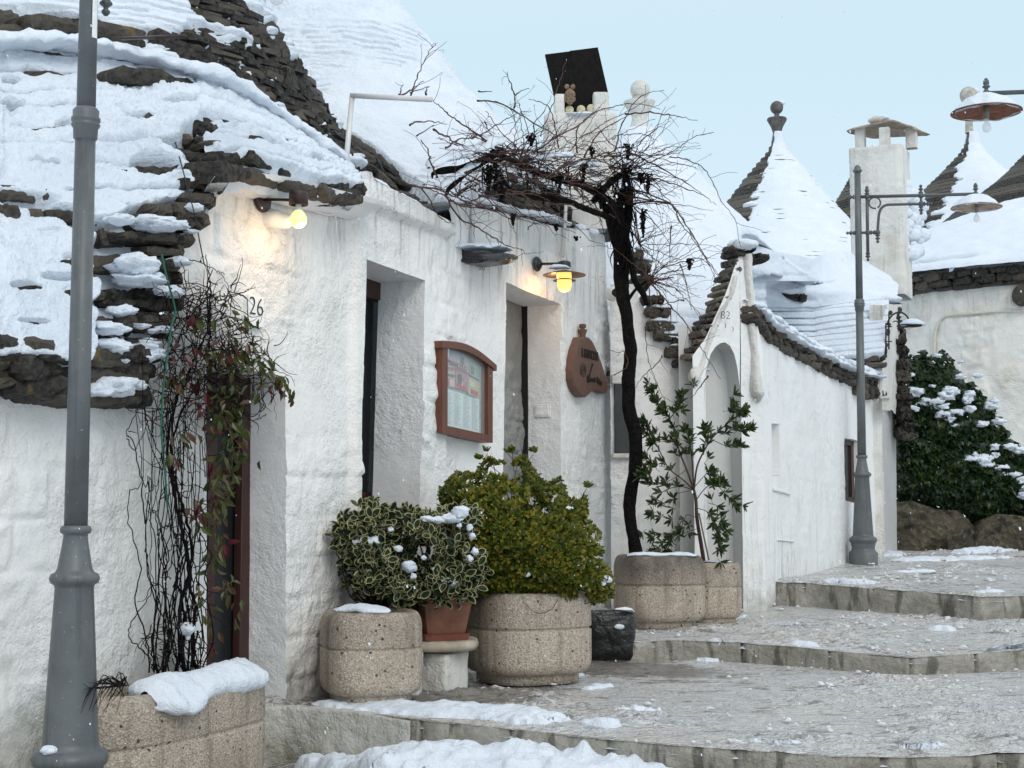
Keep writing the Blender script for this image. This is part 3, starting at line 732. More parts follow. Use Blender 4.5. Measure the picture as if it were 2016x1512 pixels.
# cone one
c1 = Ff(150, 300, 2.5)[:2]
def cov1(P):
    px, py = proj(P); q = .98-.62*sm(-60, 90, px-np.interp(py, [-400,0,100,180,260], [120,330,330,400,520]))
    q -= .5*np.exp(-((py-np.interp(px,[0,300,440],[52,80,150]))/22)**2)*sm(480,420,px)
    return q+.42*fbm(P*np.array([1,1,2.6]), 2.6, 3, 8)-.06
pro1 = [(2.30, 2.62), (2.22, 2.86), (2.05, 3.08), (1.55, 3.90), (1.05, 4.75), (.6, 5.5), (.25, 6.1), (.1, 6.35)]
P, N, cv, G = cone(c1, pro1, 66, -2.5, .45, cov1, 11, line=.95, ch=.048, res=(300,300), tm=TMS, lump=.03, hl=(.14,.34)); sn.grid(G)
# cone two (deep snow)
c2 = np.array([-1.92, 15.0])
def cov2(P):
    px, py = proj(P); e = np.interp(py, [-200,0,95,190,330,430], [640,796,866,945,1095,1180])-px
    q = 1.25-.85*sm(34, 0, e)*sm(330,260,py); low = np.interp(px, [690,780,860,960,1100,1200], [285,345,415,395,395,430])
    q -= 1.1*sm(-22, 14, py-low); return q
pro2 = [(2.95, 2.42), (2.85, 2.6), (2.2, 3.42), (1.45, 4.15), (.70, 5.12), (.42, 5.6), (.1, 6.1)]
def clamp2(P):
    s_, t_, z_ = F1.stz(P); return P+F1.n*np.maximum(0, .22+.12*(2.9-z_)*0-t_)[..., None]
P, N, cv, G = cone(c2, pro2, 50, -2.2, .3, cov2, 21, clamp=clamp2, line=.02, ch=.055, res=(260,260), tm=TMS, th=.10, lump=.04); sn.grid(G)
# dark slab courses at the foot of cone two, towards the street
for j in range(6):
    q = [(690,270+j*17,.62-j*.07),(740,305+j*17,.60-j*.07),(800,350+j*16,.58-j*.07),(860,398+j*10,.56-j*.06),(885,415+j*8,.55-j*.06)]
    course(st_, resample(np.array([Ff(*p) for p in q]), 20), (.2,.45), .35, .075, -F1.n, 120+j, TMH, .055)
for j in range(4):
    q = [(848,345+j*16,.78-j*.05),(930,355+j*17,.76-j*.05),(1000,372+j*17,.74-j*.05),(1080,392+j*15,.72-j*.05),(1180,420+j*12,.70-j*.05)]
    course(st_, resample(np.array([Ff(*p) for p in q]), 30), (.22,.5), .35, .085, -F1.n, 140+j, TMH, .055)
    snowstrip(sn, np.array([Ff(a, b-9, t-.05) for a, b, t in q]), .22, .05, 30+j, amp=.9)
# snow on the wall tops
snowstrip(sn, np.array([Ff(*p) for p in [(700,348,.06),(780,392,.05),(842,428,.04),(872,452,.03)]]), .16, .045, 41, amp=.5)
snowstrip(sn, np.array([Ff(*p) for p in [(886,398,.12),(940,402,.12),(1000,420,.12),(1060,432,.12),(1115,446,.12)]]), .26, .06, 42, amp=.45)
for c_, r_ in (((1155,448,.08),.10),((1178,452,.05),.07),((1140,452,.08),.07),((1168,458,-.02),.05)): snowblob(sn, Ff(*c_), r_, (1.2,1.2,.8), int(c_[0]))
house_roof = st_.build('roof', STONE, house, smooth=False)
sn.build('roof_snow', SNOW, house, smooth=True)
# stones on the lichen verge are part of the same roof

# ---- chimney of the house with leaning board cowl
ch = MB(); YC = 15.0
def box_px(mb, x0, x1, y0, y1, Y, dep, top=None, cell=.03, rnd=.02, seed=1, amp=.012, taper=0):
    p0 = W(x0, y1, Y); p1 = W(x1, y1, Y); q0 = W(x0, y0, Y); q1 = W(x1, y0, Y)
    z0, z1 = p0[2], q0[2]; n = max(4, int((z1-z0)/cell)); zz = np.linspace(z0, z1, n)
    w0 = (p0[0]+p1[0])/2; hw = (p1[0]-p0[0])/2; hw1 = (q1[0]-q0[0])/2; cx1 = (q0[0]+q1[0])/2
    th = np.linspace(0, 2*np.pi, 64, endpoint=False); k = (np.abs(np.cos(th))**9+np.abs(np.sin(th))**9)**(-1/9)
    f = (zz-z0)/(z1-z0); hx = hw+(hw1-hw)*f; cx = w0+(cx1-w0)*f
    G = np.zeros((64, n, 3)); G[..., 0] = cx[None]+np.cos(th)[:, None]*k[:, None]*hx[None]; G[..., 1] = Y+dep/2+np.sin(th)[:, None]*k[:, None]*dep/2*np.ones(n)[None]; G[..., 2] = zz[None]
    cap = np.repeat(G[:, -1:], 3, 1); cc = cap.mean(0, keepdims=True); cap = cc+(cap-cc)*np.array([.97, .6, .02])[None, :, None]; cap[..., 2] = z1+np.array([.008, .012, .012])[None]
    G = np.concatenate([G, cap], 1)
    G = G+(amp*fbm(G, 6, 4, seed))[..., None]*np.array([1,1,.4])
    mb.grid(G, closeu=True); return mb
box_px(ch, 1072, 1216, 222, 450, YC, .8)
hL = box_px(ch, 1092, 1113, 186, 226, YC, .5, seed=3); box_px(ch, 1168, 1200, 182, 226, YC, .5, seed=4)
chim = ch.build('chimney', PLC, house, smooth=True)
bd = MB(); T = np.array
def thick(mb, q, th, dirv):
    q = T(q, float); d = T(dirv, float)*th; n = len(q); mb.add(np.vstack([q, q+d]), [tuple(range(n)), tuple(range(n, 2*n))[::-1]]+[(i, (i+1) % n, (i+1) % n+n, i+n) for i in range(n)]); return mb
thick(bd, [W(1098,222,YC+.1), W(1142,222,YC+.1), W(1121,101,YC+.35), W(1073,107,YC+.35)], .05, (0,1,0))
thick(bd, [W(1142.3,222,YC+.1), W(1199,190,YC+.12), W(1177,93,YC+.35), W(1121.4,100,YC+.35)], .05, (0,1,0))
bd.build('board', WOODB, chim)
po = MB()
for x_, y_ in ((1121,216),(1144,215),(1164,213)):
    c_ = W(x_, y_, YC+.05); po.lathe([(.001,0),(.035,0),(.045,.004),(.047,.25),(.03,.25)], c_, 18, np.array([[1,0,0],[0,0,1],[0,1,0]]))
po.build('chimney_pot', simple('cream_pot', (.55,.50,.33), .6), chim, smooth=True)
po = MB(); snowstrip(po, T([W(1112,224,YC+.02), W(1142,226,YC), W(1172,224,YC+.02)]), .14, .022, 3); po.build('chimney_snow', SNOW, chim, smooth=True)
ow = MB(); c_ = W(1122,186,YC+.02)
for i, (dx, dz, r_) in enumerate(((0,0,.055),(-.03,.08,.025),(.03,.08,.025),(0,-.06,.045),(-.035,-.02,.03),(.03,-.05,.03),(-.05,-.06,.02))): ow.grid(blob(c_+T([dx,-.01,dz]), r_, (1,.6,1.1), i, 12), closeu=True, flip=True)
tag(ow.build('lump_of_old_nest', simple('tan_straw', (.20,.14,.09), .9, 0, .5, 40, .01), None, True, loc=c_), 'small tan tangled lump stuck on the black chimney board', 'nest')
# ================================================================== GROUND
Z1 = -1.27
def zt2(Y): return -1.11+.027*(Y-12.3)
def zt3(Y): return -.78+.03*(Y-15.6)
def edge(pts, zf):
    o = []
    for px, py in pts:
        r = W(px, py, 1.0); z = zf
        Y = 12.0
        for _ in range(20): Y = (zf(Y) if callable(zf) else zf)/r[2]
        o.append((r[0]*Y, Y))
    return np.array(o)
E1 = edge([(562,1387),(700,1398),(830,1412),(1000,1430),(1200,1450),(1400,1468),(1650,1484),(1850,1486),(2016,1480)], Z1)
E2 = edge([(1255,1262),(1316,1257),(1450,1262),(1560,1270),(1680,1282),(1800,1290),(1900,1285),(2016,1277)], zt2)
E3 = edge([(1500,1143),(1600,1147),(1700,1155),(1850,1165),(1930,1173),(2016,1170)], zt3)
def ext(E, l=-6, r=14, sl=(0,0)):
    E = E[np.argsort(E[:, 0])]; return np.vstack([[l, E[0,1]+sl[0]*(l-E[0,0])], E, [r, E[-1,1]+sl[1]*(r-E[-1,0])]])
e1, e2, e3 = ext(E1), ext(E2), ext(E3)
def Y1(X): return np.interp(X, e1[:,0], e1[:,1])+.03*fbm(np.stack([X*1.0, X*0, X*0], -1), 2.2, 3, 1)
def Y2(X): return np.interp(X, e2[:,0], e2[:,1])+.03*fbm(np.stack([X*1.0, X*0, X*0+3], -1), 2.2, 3, 2)
def Y3(X): return np.interp(X, e3[:,0], e3[:,1])+.03*fbm(np.stack([X*1.0, X*0, X*0+5], -1), 2.2, 3, 3)
def Z0(X, Y): return np.interp(X, [-1.6, -.6, .6, 3, 8], [-1.64, -1.45, -1.42, -1.40, -1.36])-.03*np.clip(6-Y, 0, 10)+.0*Y
def slush(P, sd=0):
    a = P*np.array([1, 1.0, 0]); r1 = 1-np.abs(fbm(a, 5.5, 4, sd)); r2 = fbm(a, 17, 3, sd+1); m = sm(-.25, .35, fbm(a, 1.1, 3, sd+2))
    r3 = np.maximum(0, fbm(a*np.array([.7,1.3,1]), 8, 4, sd+7)); r4 = np.maximum(0, fbm(a, 26, 3, sd+8)-.1); return m*(.022*r1+.014*r2+.055*r3+.035*r4)+.007*fbm(a, 3, 3, sd+5)-.016
def tread(x0, x1, Ya, Yb, zf, dx, dy, sd):
    X = np.arange(x0, x1, dx); ya, yb = Ya(X), Yb(X); n = max(6, int((yb-ya).max()/dy)); v = np.linspace(0, 1, n)
    Y = ya[:, None]*(1-v)+yb[:, None]*v; XX = X[:, None]+0*Y
    P = np.stack([XX, Y, zf(XX, Y)+0*XX], -1); e = sm(0, .05, (Y-ya[:, None])); P[..., 2] += slush(P, sd)*(.35+.65*e)-.012*(1-e)*(1-e); return P
def riser(x0, x1, Yf, ztop, zbot, dx, sd):
    X = np.arange(x0, x1, dx); y = Yf(X); zt_, zb_ = ztop(X, y), zbot(X, y); v = np.linspace(0, 1, 16)
    Z = zb_[:, None]*(1-v)+zt_[:, None]*v; P = np.stack([X[:, None]+0*Z, y[:, None]+0*Z, Z-.012], -1)
    rd = sm(.8, 1, v)[None]*.012                               # rounded nosing
    blk = np.floor(X/.62+.4*_h(np.floor(X/.62), 1, 1, sd)); jt = np.abs(((X/.62+.13*np.sin(X*2.1)) % 1)-.5); g = sm(.47, .5, jt)
    P[..., 1] += rd+g[:, None]*.05+.018*fbm(P, 5, 4, sd)+.012*fbm(P, 15, 3, sd+1)-.01+.012*_h(np.floor(X/.62+.5), 2, 2, sd)[:, None]
    return P
def groundmat():
    m = Mt('slushy_paving')
    wv = m.n('TexNoise', {'Vector': m.co(), 'Scale': 5.0, 'Detail': 4.0}).outputs['Color']
    va = m.n('VectorMath', {0: m.co((.62, 1.0, 1)), 1: wv}, operation='MULTIPLY_ADD')
    va = m.n('Mix', {0: .16}, data_type='VECTOR'); m.t.links.new(m.co((.62, 1.0, 1)), va.inputs[4]); m.t.links.new(wv, va.inputs[5]); P = va.outputs[1]
    d1 = m.vor(30, P); c1 = m.n('SeparateColor', {0: m.vor(30, P, 'Color')}).outputs[0]; d2 = m.vor(75, P); c2 = m.n('SeparateColor', {0: m.vor(75, P, 'Color')}).outputs[1]
    ns = m.noise(2.6, 6, .68, m.co((.6, 1.2, 1)), .6); n2 = m.noise(14, 5, .7, m.co((.55, 1.2, 1)), .8); n3 = m.noise(80, 3, .6)
    wet = m.mix(m.rmap(m.noise(2.4, 4), .35, .65), (.18,.165,.145), (.30,.28,.25)); wet = m.mix(m.rmap(m.noise(8, 4), .56, .7), wet, (.085,.085,.085))
    sl_ = m.mix(m.math('ADD', m.math('MULTIPLY', c1, .55), m.math('MULTIPLY', c2, .45)), (.46,.46,.455), (.78,.79,.81)); sl_ = m.mix(m.rmap(m.noise(1.5, 4), .40, .66), sl_, (.63,.61,.57))
    k = m.math('ADD', m.math('MULTIPLY', ns, .6), m.math('MULTIPLY', n2, .5)); att = m.n('Attribute', attribute_name='bare').outputs['Fac']
    k = m.math('SUBTRACT', k, m.math('MULTIPLY', att, .14)); k = m.math('ADD', k, m.math('MULTIPLY', m.math('SUBTRACT', c1, .5), .07)); f = m.rmap(k, .44, .51)
    m.col(m.mix(f, wet, sl_)).set(Roughness=m.rmap(f, 0, 1, .14, .30), Specular_IOR_Level=.5)
    h = m.math('ADD', m.math('MULTIPLY', d1, -1.1), m.math('MULTIPLY', d2, -.5)); h = m.math('MULTIPLY', h, m.rmap(f, 0, 1, .15, 1)); h = m.math('ADD', h, m.math('ADD', m.math('MULTIPLY', n2, 1.1), m.math('MULTIPLY', f, .5)))
    m.bump(m.math('ADD', h, m.math('MULTIPLY', n3, .3)), .028); return m.m
GROUND = groundmat()
def risermat():
    m = Mt('step_limestone'); n = m.noise(4, 6, .68); n2 = m.noise(22, 5, .7); sv = m.noise(1, 4, .6, m.co((7,7,1.5)))
    c = m.mix(m.rmap(n, .32, .68), (.47,.445,.39), (.25,.23,.19)); c = m.mix(m.math('MULTIPLY', m.rmap(sv, .54, .62), .75), c, (.075,.068,.05))
    c = m.mix(m.math('MULTIPLY', m.rmap(n2, .55, .72), .45), c, (.16,.14,.10))
    m.col(c).set(Roughness=.6); m.bump(m.math('ADD', n2, n), .03); return m.m
STEPM = risermat()
def ground(name, P, bare=None, flip=False, mat=None):
    mb = MB(); mb.grid(P, flip); mb.att = [(np.zeros(P.shape[:2]) if bare is None else bare).reshape(-1)]
    return tag(mb.build(name, mat or GROUND, None, smooth=True, att='bare'), kind='structure')
def bare_of(P):
    px, py = proj(P); b = 2.2*np.exp(-(((px-760)/190)**2+((py-1372)/20)**2))+2.0*np.exp(-(((px-930)/120)**2+((py-1366)/12)**2))+1.6*np.exp(-(((px-1180)/90)**2+((py-1305)/20)**2))+1.5*np.exp(-(((px-1300)/110)**2+((py-1322)/14)**2))
    return b
one = lambda z: (lambda X, Y: z+0*X)
T1 = tread(-1.75, 4.6, Y1, Y2, one(Z1), .018, .020, 3)
ground('terrace', T1, bare_of(T1))
T2 = tread(-.5, 6.5, Y2, Y3, lambda X, Y: zt2(Y), .022, .026, 13); ground('upper_terrace', T2, None)
T3 = tread(1.5, 12, Y3, lambda X: 0*X+24.0, lambda X, Y: zt3(Y), .035, .035, 23); ground('street', T3, None)
T0 = tread(-3.5, 5.0, lambda X: 0*X+5.2, Y1, Z0, .018, .022, 33); ground('lower_street', T0, .5+0*T0[..., 0])
# far and side ground, one big sheet lower than everything
bg = MB(); g_ = np.linspace(-90, 120, 60); G = np.stack(np.meshgrid(g_, g_, indexing='ij'), -1); G = np.concatenate([G, (-2.0+.4*fbm(np.stack([G[...,0], G[...,1], 0*G[...,0]], -1), .05, 2, 1))[..., None]], -1)
bg.grid(G); tag(bg.build('ground', SNOW, None, smooth=True), kind='structure')
for nm, P, sd_ in (('step', riser(-1.62, 4.6, Y1, one(Z1), lambda X, Y: Z0(X, Y)-.05, .016, 5), 1), ('step', riser(.3, 6.5, Y2, lambda X, Y: zt2(Y), one(Z1-.03), .02, 6), 2), ('step', riser(2.4, 12, Y3, lambda X, Y: zt3(Y), lambda X, Y: zt2(Y)-.03, .025, 7), 3)):
    mb = MB(); mb.grid(P); tag(mb.build(nm, STEPM, None, smooth=True), kind='structure')
# white plastered base under the facade corner, running into the first step
pb = MB(); X = np.linspace(-1.64, -.62, 70); y = np.interp(X, e1[:,0], e1[:,1])-.035
top = np.stack([X, y, Z1-.012+0*X-.02*sm(-1.0,-.62,X)], -1); bot = top.copy(); bot[:, 2] = Z0(X, y)-.06; bot[:, 1] -= .03
G = np.stack([bot*(1-v)+top*v for v in np.linspace(0, 1, 26)]+[top+np.array([0, d, .004]) for d in (.05, .12)], 1); G = G+(.012*fbm(G, 7, 4, 8)+.01*sm(.1,.4,fbm(G,3,3,4)))[..., None]*np.array([.3,-1,.2])
pb.grid(G); pb.build('plinth', plaster('plinth_whitewash', (.62,.61,.57), (.40,.38,.31), .9, zbase=-1.62), house, smooth=True)
# snow lying on the paving: mask in plan, thickness from noise
def gsnow(P, zf, blobs, sd, th=.05):
    px, py = proj(P); m = 0*px-.55
    for (x, y, rx, ry, a, rot) in blobs:
        dx, dy = px-x, py-y-rot*(px-x); m = np.maximum(m, a-((dx/rx)**2+(dy/ry)**2)**.8*1.2)
    c = m+.55*fbm(P*np.array([1,1,0]), 3.2, 4, sd)+.28*fbm(P*np.array([1,1,0]), 11, 3, sd+1)
    k = sm(0, .45, c); Q = P.copy(); Q[..., 2] += -.05+k*(.05+th*(.35+.65*sm(0,1.4,c))*(1+.7*fbm(P*np.array([1,1,0]), 7, 4, sd+2)+.22*fbm(P*np.array([1,1,0]), 22, 3, sd+3)))
    return Q
gs = MB()
gs.grid(gsnow(T1, None, [(860,1400,270,17,1.15,.06),(1010,1410,150,18,1.15,.05),(1180,1425,90,12,.7,.08),(1180,1352,70,9,.6,-.1),(1300,1343,80,8,.3,0),(1230,1292,45,7,.6,0),(1320,1297,40,5,.6,0),(1640,1308,60,7,.8,0),(1450,1300,120,5,.6,0),(1420,1292,60,4,.6,0),(1120,1330,120,9,.45,-.05),(1500,1460,220,6,.5,.03),(1750,1400,200,10,.25,0),(1800,1472,160,6,.45,0),(1250,1395,160,10,.4,.03),(1960,1312,90,9,.7,-.1),(1830,1330,60,6,.4,0),(1560,1380,200,8,.15,0)], 4, .045))
gs.grid(gsnow(T2, None, [(1985,1285,90,12,1.0,-.12),(1960,1190,60,8,.5,0),(1900,1185,40,7,.6,0),(1640,1240,160,6,.3,0),(1600,1272,120,4,.6,.08),(1750,1200,160,5,.4,0),(1850,1240,120,7,.35,0),(1450,1215,90,4,.4,0),(1400,1262,60,4,.5,0)], 5, .06))
gs.grid(gsnow(T3, None, [(1680,1147,90,5,.8,.03),(1560,1120,60,6,.5,-.25),(1870,1100,170,6,.8,-.03),(1960,1082,110,8,1.1,-.06),(1760,1092,40,7,.8,0),(1950,1165,60,5,.5,0),(1800,1125,90,4,.4,0)], 6, .05))
Tq = T0
gs.grid(gsnow(Tq, None, [(800,1508,230,18,1.2,0),(960,1490,170,34,1.5,0),(1110,1488,150,34,1.5,.05),(1230,1492,170,30,1.5,.05),(1400,1510,190,18,1.2,.05),(1960,1516,90,16,.8,0),(1560,1518,160,8,.5,0),(700,1512,80,8,.7,0)], 7, .10))
for (x, y, r, f) in ((1960,1168,.10,.5),(1885,1172,.07,.5),(1945,1292,.16,.35)):
    pass
tag(gs.build('ground_snow', SNOW, None, smooth=True), kind='stuff')

# crunchy lumps of half-melted snow strewn over the treads
def clumps(n, seed):
    r = np.random.default_rng(seed); V = []
    for k in range(12): 
        pass
    th = np.linspace(.15, np.pi*.55, 4); aa = np.linspace(0, 2*np.pi, 7, endpoint=False)
    T_ = np.concatenate([[[0,0,1.]], np.stack([np.sin(th)[:, None]*np.cos(aa)[None], np.sin(th)[:, None]*np.sin(aa)[None], np.cos(th)[:, None]+0*aa[None]], -1).reshape(-1, 3)]); F = [(0, 1+i, 1+(i+1) % 7) for i in range(7)]
    F4 = [(1+7*j+i, 1+7*(j+1)+i, 1+7*(j+1)+(i+1) % 7, 1+7*j+(i+1) % 7) for j in range(3) for i in range(7)]
    X = r.uniform(-1.6, 8.5, n*6); Y = 6.2+ (23-6.2)*r.random(n*6)**1.5
    zone = np.where(Y < Y1(X), 0, np.where(Y < Y2(X), 1, np.where(Y < Y3(X), 2, 3))); Z = np.choose(zone, [Z0(X, Y), Z1+0*X, zt2(Y), zt3(Y)])
    P = np.stack([X, Y, Z], -1); px, py = proj(P); c = fbm(P*np.array([1,1,0]), 1.0, 3, seed)+.6*fbm(P*np.array([.7,1.5,0]), 4, 3, seed+1); wl = (X > F1.A[0]+.445*(Y-F1.A[1])+.35) & (px > 560) & (px < 2100) & (py < 1530)
    e = np.minimum(np.abs(Y-Y1(X)), np.minimum(np.abs(Y-Y2(X)), np.abs(Y-Y3(X)))) > .05
    b = np.exp(-(((px-900)/260)**2+((py-1360)/26)**2)); k = wl & e & (c-.9*b > -.02); P = P[k][:n]; m = len(P); s = (.005+.016*r.random(m)**3)*(P[:, 1]/9)**.5
    D = T_[None]*(s[:, None]*r.uniform([.9,.9,.4],[1.6,1.5,.9],(m,3)))[:, None]; D = D*(1+r.normal(0, .22, D.shape)); V = P[:, None]+D+np.array([0,0,.002])
    mb = MB(); o = (np.arange(m)*len(T_))
    mb.v.append(V.reshape(-1, 3)); mb.att.append(np.zeros(m*len(T_)))
    for f in F+F4: mb.f.append((np.array(f)[None]+o[:, None]).tolist())
    mb.n = m*len(T_); return mb
SL = Mt('icy_slush'); SL.col(SL.mix(SL.n('NewGeometry').outputs['Random Per Island'], (.58,.58,.57), (.72,.735,.75))).set(Roughness=.35, Specular_IOR_Level=.5)
tag(clumps(1600, 5).build('slush', SL.m, None, smooth=True), kind='stuff')
# ================================================================== HOUSE WITH THE ARCHED PORTAL
hc = thing('arched_house', 'white trullo house with bell-shaped gable over an arched niche and a snow-laden verge', 'house', (2.6, 15.6, -1.0))
mb = MB(); sm_ = MB(); sn2 = MB(); st2 = MB(); stg = MB(); sts = MB()
# recess wall behind the vine, from the facade's end to the portal
top = [(1200,560),(1250,560),(1262,600),(1300,640),(1340,690),(1372,735),(1395,760)]
tp = resample(np.array([FR.F(a, b) for a, b in top]), 70); bt = tp.copy(); bt[:, 2] = -1.4
G = np.stack([bt*(1-v)+tp*v for v in np.linspace(0, 1, 110)], 1); mb.grid(wall_disp(FR, G, 21, .02, .30, .42))
# portal wall: bell outline
def colwall(fr, tops, zb, n, nv, seed, amp, rel=1, t=0, mbx=mb):
    tp = resample(np.array([fr.F(a, b, t) for a, b in tops]), n); bt = tp.copy(); bt[:, 2] = zb
    G = np.stack([bt*(1-v)+tp*v for v in np.linspace(0, 1, nv)], 1); mbx.grid(wall_disp(fr, G, seed, amp, rel=rel)); return tp
# arch opening: build as columns around the niche
def archwall():
    xs = np.array([1364,1388,1390,1394,1400,1408,1418,1428,1438,1446,1452,1457,1462,1470,1478,1492,1502], float)
    zt_px = lambda x: np.interp(x, [1372,1392,1410,1425,1436,1446,1454,1466,1478,1484,1492,1502], [700,660,620,588,560,528,505,500,500,560,640,690])
    arch = lambda x: np.interp(x, [1388,1390,1394,1400,1408,1418,1428,1438,1446,1452,1457], [760,735,715,698,685,677,675,682,698,725,770])
    zb = -1.15
    for a, b in zip(xs[:-1], xs[1:]):
        inside = a >= 1388 and b <= 1457
        q = lambda x, y: FA.F(x, y)
        def lowl(x, z):                                       # the right side of the niche widens downwards
            s_ = FA.sz(x, 700)[0]; return FA.P(s_, 0, z)
        if inside: G = quadgrid(q(a, arch(a)), q(b, arch(b)), q(b, zt_px(b)), q(a, zt_px(a)), .03)
        else: G = quadgrid(lowl(a, zb), lowl(b, zb), q(b, zt_px(b)), q(a, zt_px(a)), .03)
        sm_.grid(wall_disp(FA, G, 23, .006))
    # niche back and sides
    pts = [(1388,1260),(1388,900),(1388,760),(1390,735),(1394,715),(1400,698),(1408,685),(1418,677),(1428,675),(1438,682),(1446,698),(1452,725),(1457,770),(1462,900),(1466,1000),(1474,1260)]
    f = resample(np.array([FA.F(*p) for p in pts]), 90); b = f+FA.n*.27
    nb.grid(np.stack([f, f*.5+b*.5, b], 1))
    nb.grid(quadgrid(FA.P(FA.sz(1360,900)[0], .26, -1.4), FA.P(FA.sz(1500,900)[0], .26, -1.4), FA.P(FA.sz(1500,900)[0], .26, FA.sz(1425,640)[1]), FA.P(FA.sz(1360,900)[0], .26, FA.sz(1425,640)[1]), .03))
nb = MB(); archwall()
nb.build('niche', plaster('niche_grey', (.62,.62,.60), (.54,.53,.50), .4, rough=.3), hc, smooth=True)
# moulding ridge down the right side of the gable
rd = resample(np.array([FA.F(a, b, t) for a, b, t in [(1470,502,.0),(1473,560,.0),(1479,640,.0),(1484,700,.0),(1489,760,-.03),(1493,790,.0)]]), 60)
a = np.linspace(0, 2*np.pi, 22, endpoint=False); wv = np.interp(np.linspace(0,1,60), [0,.2,.6,.85,.95,1], [.045,.04,.04,.05,.07,.02])
G = rd[None]+(np.cos(a)[:, None]*wv[None])[..., None]*FA.d+(np.sin(a)[:, None]*wv[None]*1.4)[..., None]*FA.n; G += (.03*fbm(G, 4, 4, 3))[..., None]
mb2 = MB(); mb2.grid(G, closeu=True)
rd = resample(np.array([FA.F(a, b, t) for a, b, t in [(1446,545,.02),(1438,580,.02),(1420,615,.02),(1400,660,.02),(1380,715,.02),(1372,745,.0)]]), 50); wv = .035+.02*fbm(rd, 5, 3, 1)
G = rd[None]+(np.cos(a)[:, None]*wv[None])[..., None]*FA.d+(np.sin(a)[:, None]*wv[None]*1.3)[..., None]*FA.n; G += (.03*fbm(G, 6, 4, 3))[..., None]; mb2.grid(G, closeu=True)
G = blob(FA.F(1368, 740, -.02), .09, (.7,.8,1), 5, 26, .35); mb2.grid(G, closeu=True, flip=True)
mb2.build('moulding', PLC, hc, smooth=True)
# long wall to the right, with slot and small window
def gwall():
    tops = lambda x: np.interp(x, [1496,1520,1600,1680,1736], [655,672,716,757,775])
    seg_ = [1496,1520,1535,1600,1663,1690,1736]
    for a, b in zip(seg_[:-1], seg_[1:]):
        def q(x, y): s_ = FG.sz(x, 900)[0]; return FG.P(s_, 0, FG.sz(x, y)[1])
        def bot(x): s_ = FG.sz(x, 900)[0]; return FG.P(s_, 0, -1.2)
        if a == 1520:
            sm_.grid(wall_disp(FG, quadgrid(q(a,834), q(b,834), q(b,tops(b)), q(a,tops(a)), .03), 25, .006)); sm_.grid(wall_disp(FG, quadgrid(bot(a), bot(b), q(b,936), q(a,936), .03), 25, .006))
            for c, d_ in (((b,936),(b,834)), ((a,936),(a,834))):
                sm_.grid(quadgrid(q(*c), q(*c)+FG.n*.14, q(*d_)+FG.n*.14, q(*d_), .03))
            sm_.grid(quadgrid(q(a,834), q(b,834), q(b,834)+FG.n*.14, q(a,834)+FG.n*.14, .03)); sm_.grid(quadgrid(q(a,936), q(b,936), q(b,936)+FG.n*.14, q(a,936)+FG.n*.14, .03)); sm_.grid(quadgrid(q(a,936)+FG.n*.14, q(b,936)+FG.n*.14, q(b,834)+FG.n*.14, q(a,834)+FG.n*.14, .03))
        elif a == 1663:
            sm_.grid(wall_disp(FG, quadgrid(q(a,862), q(b,868), q(b,tops(b)), q(a,tops(a)), .03), 25, .006)); sm_.grid(wall_disp(FG, quadgrid(bot(a), bot(b), q(b,992), q(a,985), .03), 25, .006))
            for c, d_, e_, f_ in (((b,992),(b,868),0,0),):
                sm_.grid(quadgrid(q(*c), q(*c)+FG.n*.09, q(*d_)+FG.n*.09, q(*d_), .03))
            sm_.grid(quadgrid(q(a,862), q(b,868), q(b,868)+FG.n*.09, q(a,862)+FG.n*.09, .03)); sm_.grid(quadgrid(q(a,985), q(b,992), q(b,992)+FG.n*.09, q(a,985)+FG.n*.09, .03))
        else: sm_.grid(wall_disp(FG, quadgrid(bot(a), bot(b), q(b,tops(b)), q(a,tops(a)), .03), 25, .008))
    # end face of that wall
    E = FG.F(1736, 900); G = quadgrid(FG.P(FG.sz(1736,900)[0],0,-1.2), FG.P(FG.sz(1736,900)[0],0,-1.2)+np.array([-.6,.5,0]), FG.F(1736,775)+np.array([-.6,.5,0]), FG.F(1736,775), .05); sm_.grid(G)
gwall()
mb.build('rough_wall', plaster('whitewash_recess', base=(.82,.81,.79), streak=.35, ztop=(1.0,-.8), zbase=-1.2), hc, smooth=True)
sm_.build('wall', PLS, hc, smooth=True)
# small window in the long wall
wf = MB(); q = lambda x, y, t=.12: FG.F(x, y, t)
sA, sB = FG.sz(1655, 900)[0], FG.sz(1690, 900)[0]; zA, zB = FG.sz(1672, 866)[1], FG.sz(1672, 988)[1]
for p0, p1 in (((sA-.02,zA-.06),(sB+.02,zA+.01)), ((sA-.02,zB),(sB+.02,zB+.06)), ((sB-.13,zB),(sB+.02,zA)), ((sA-.02,zB),(sA+.05,zA))): board(wf, FG, p0, p1, .06, .12)
wf_ = wf.build('window', WOODD, hc); gw = MB(); board(gw, FG, (sA,zB), (sB,zA), .09, .10, 0); gw.build('pane', GLASS, wf_)
# little ledges/marks on the long wall
for (x0, y0, x1, y1, h_) in ((1522,963,1555,972,.03),(1530,1063,1562,1066,.012)):
    lg = MB(); a_, b_ = FG.F(x0, y0), FG.F(x1, y1); c_ = (a_+b_)/2; lg.box(c_-FG.n*.005, (np.linalg.norm(b_-a_), .03, h_), np.array([(b_-a_)/np.linalg.norm(b_-a_), FG.n, [0,0,1.]]), .005); lg.build('ledge', PLS, hc)

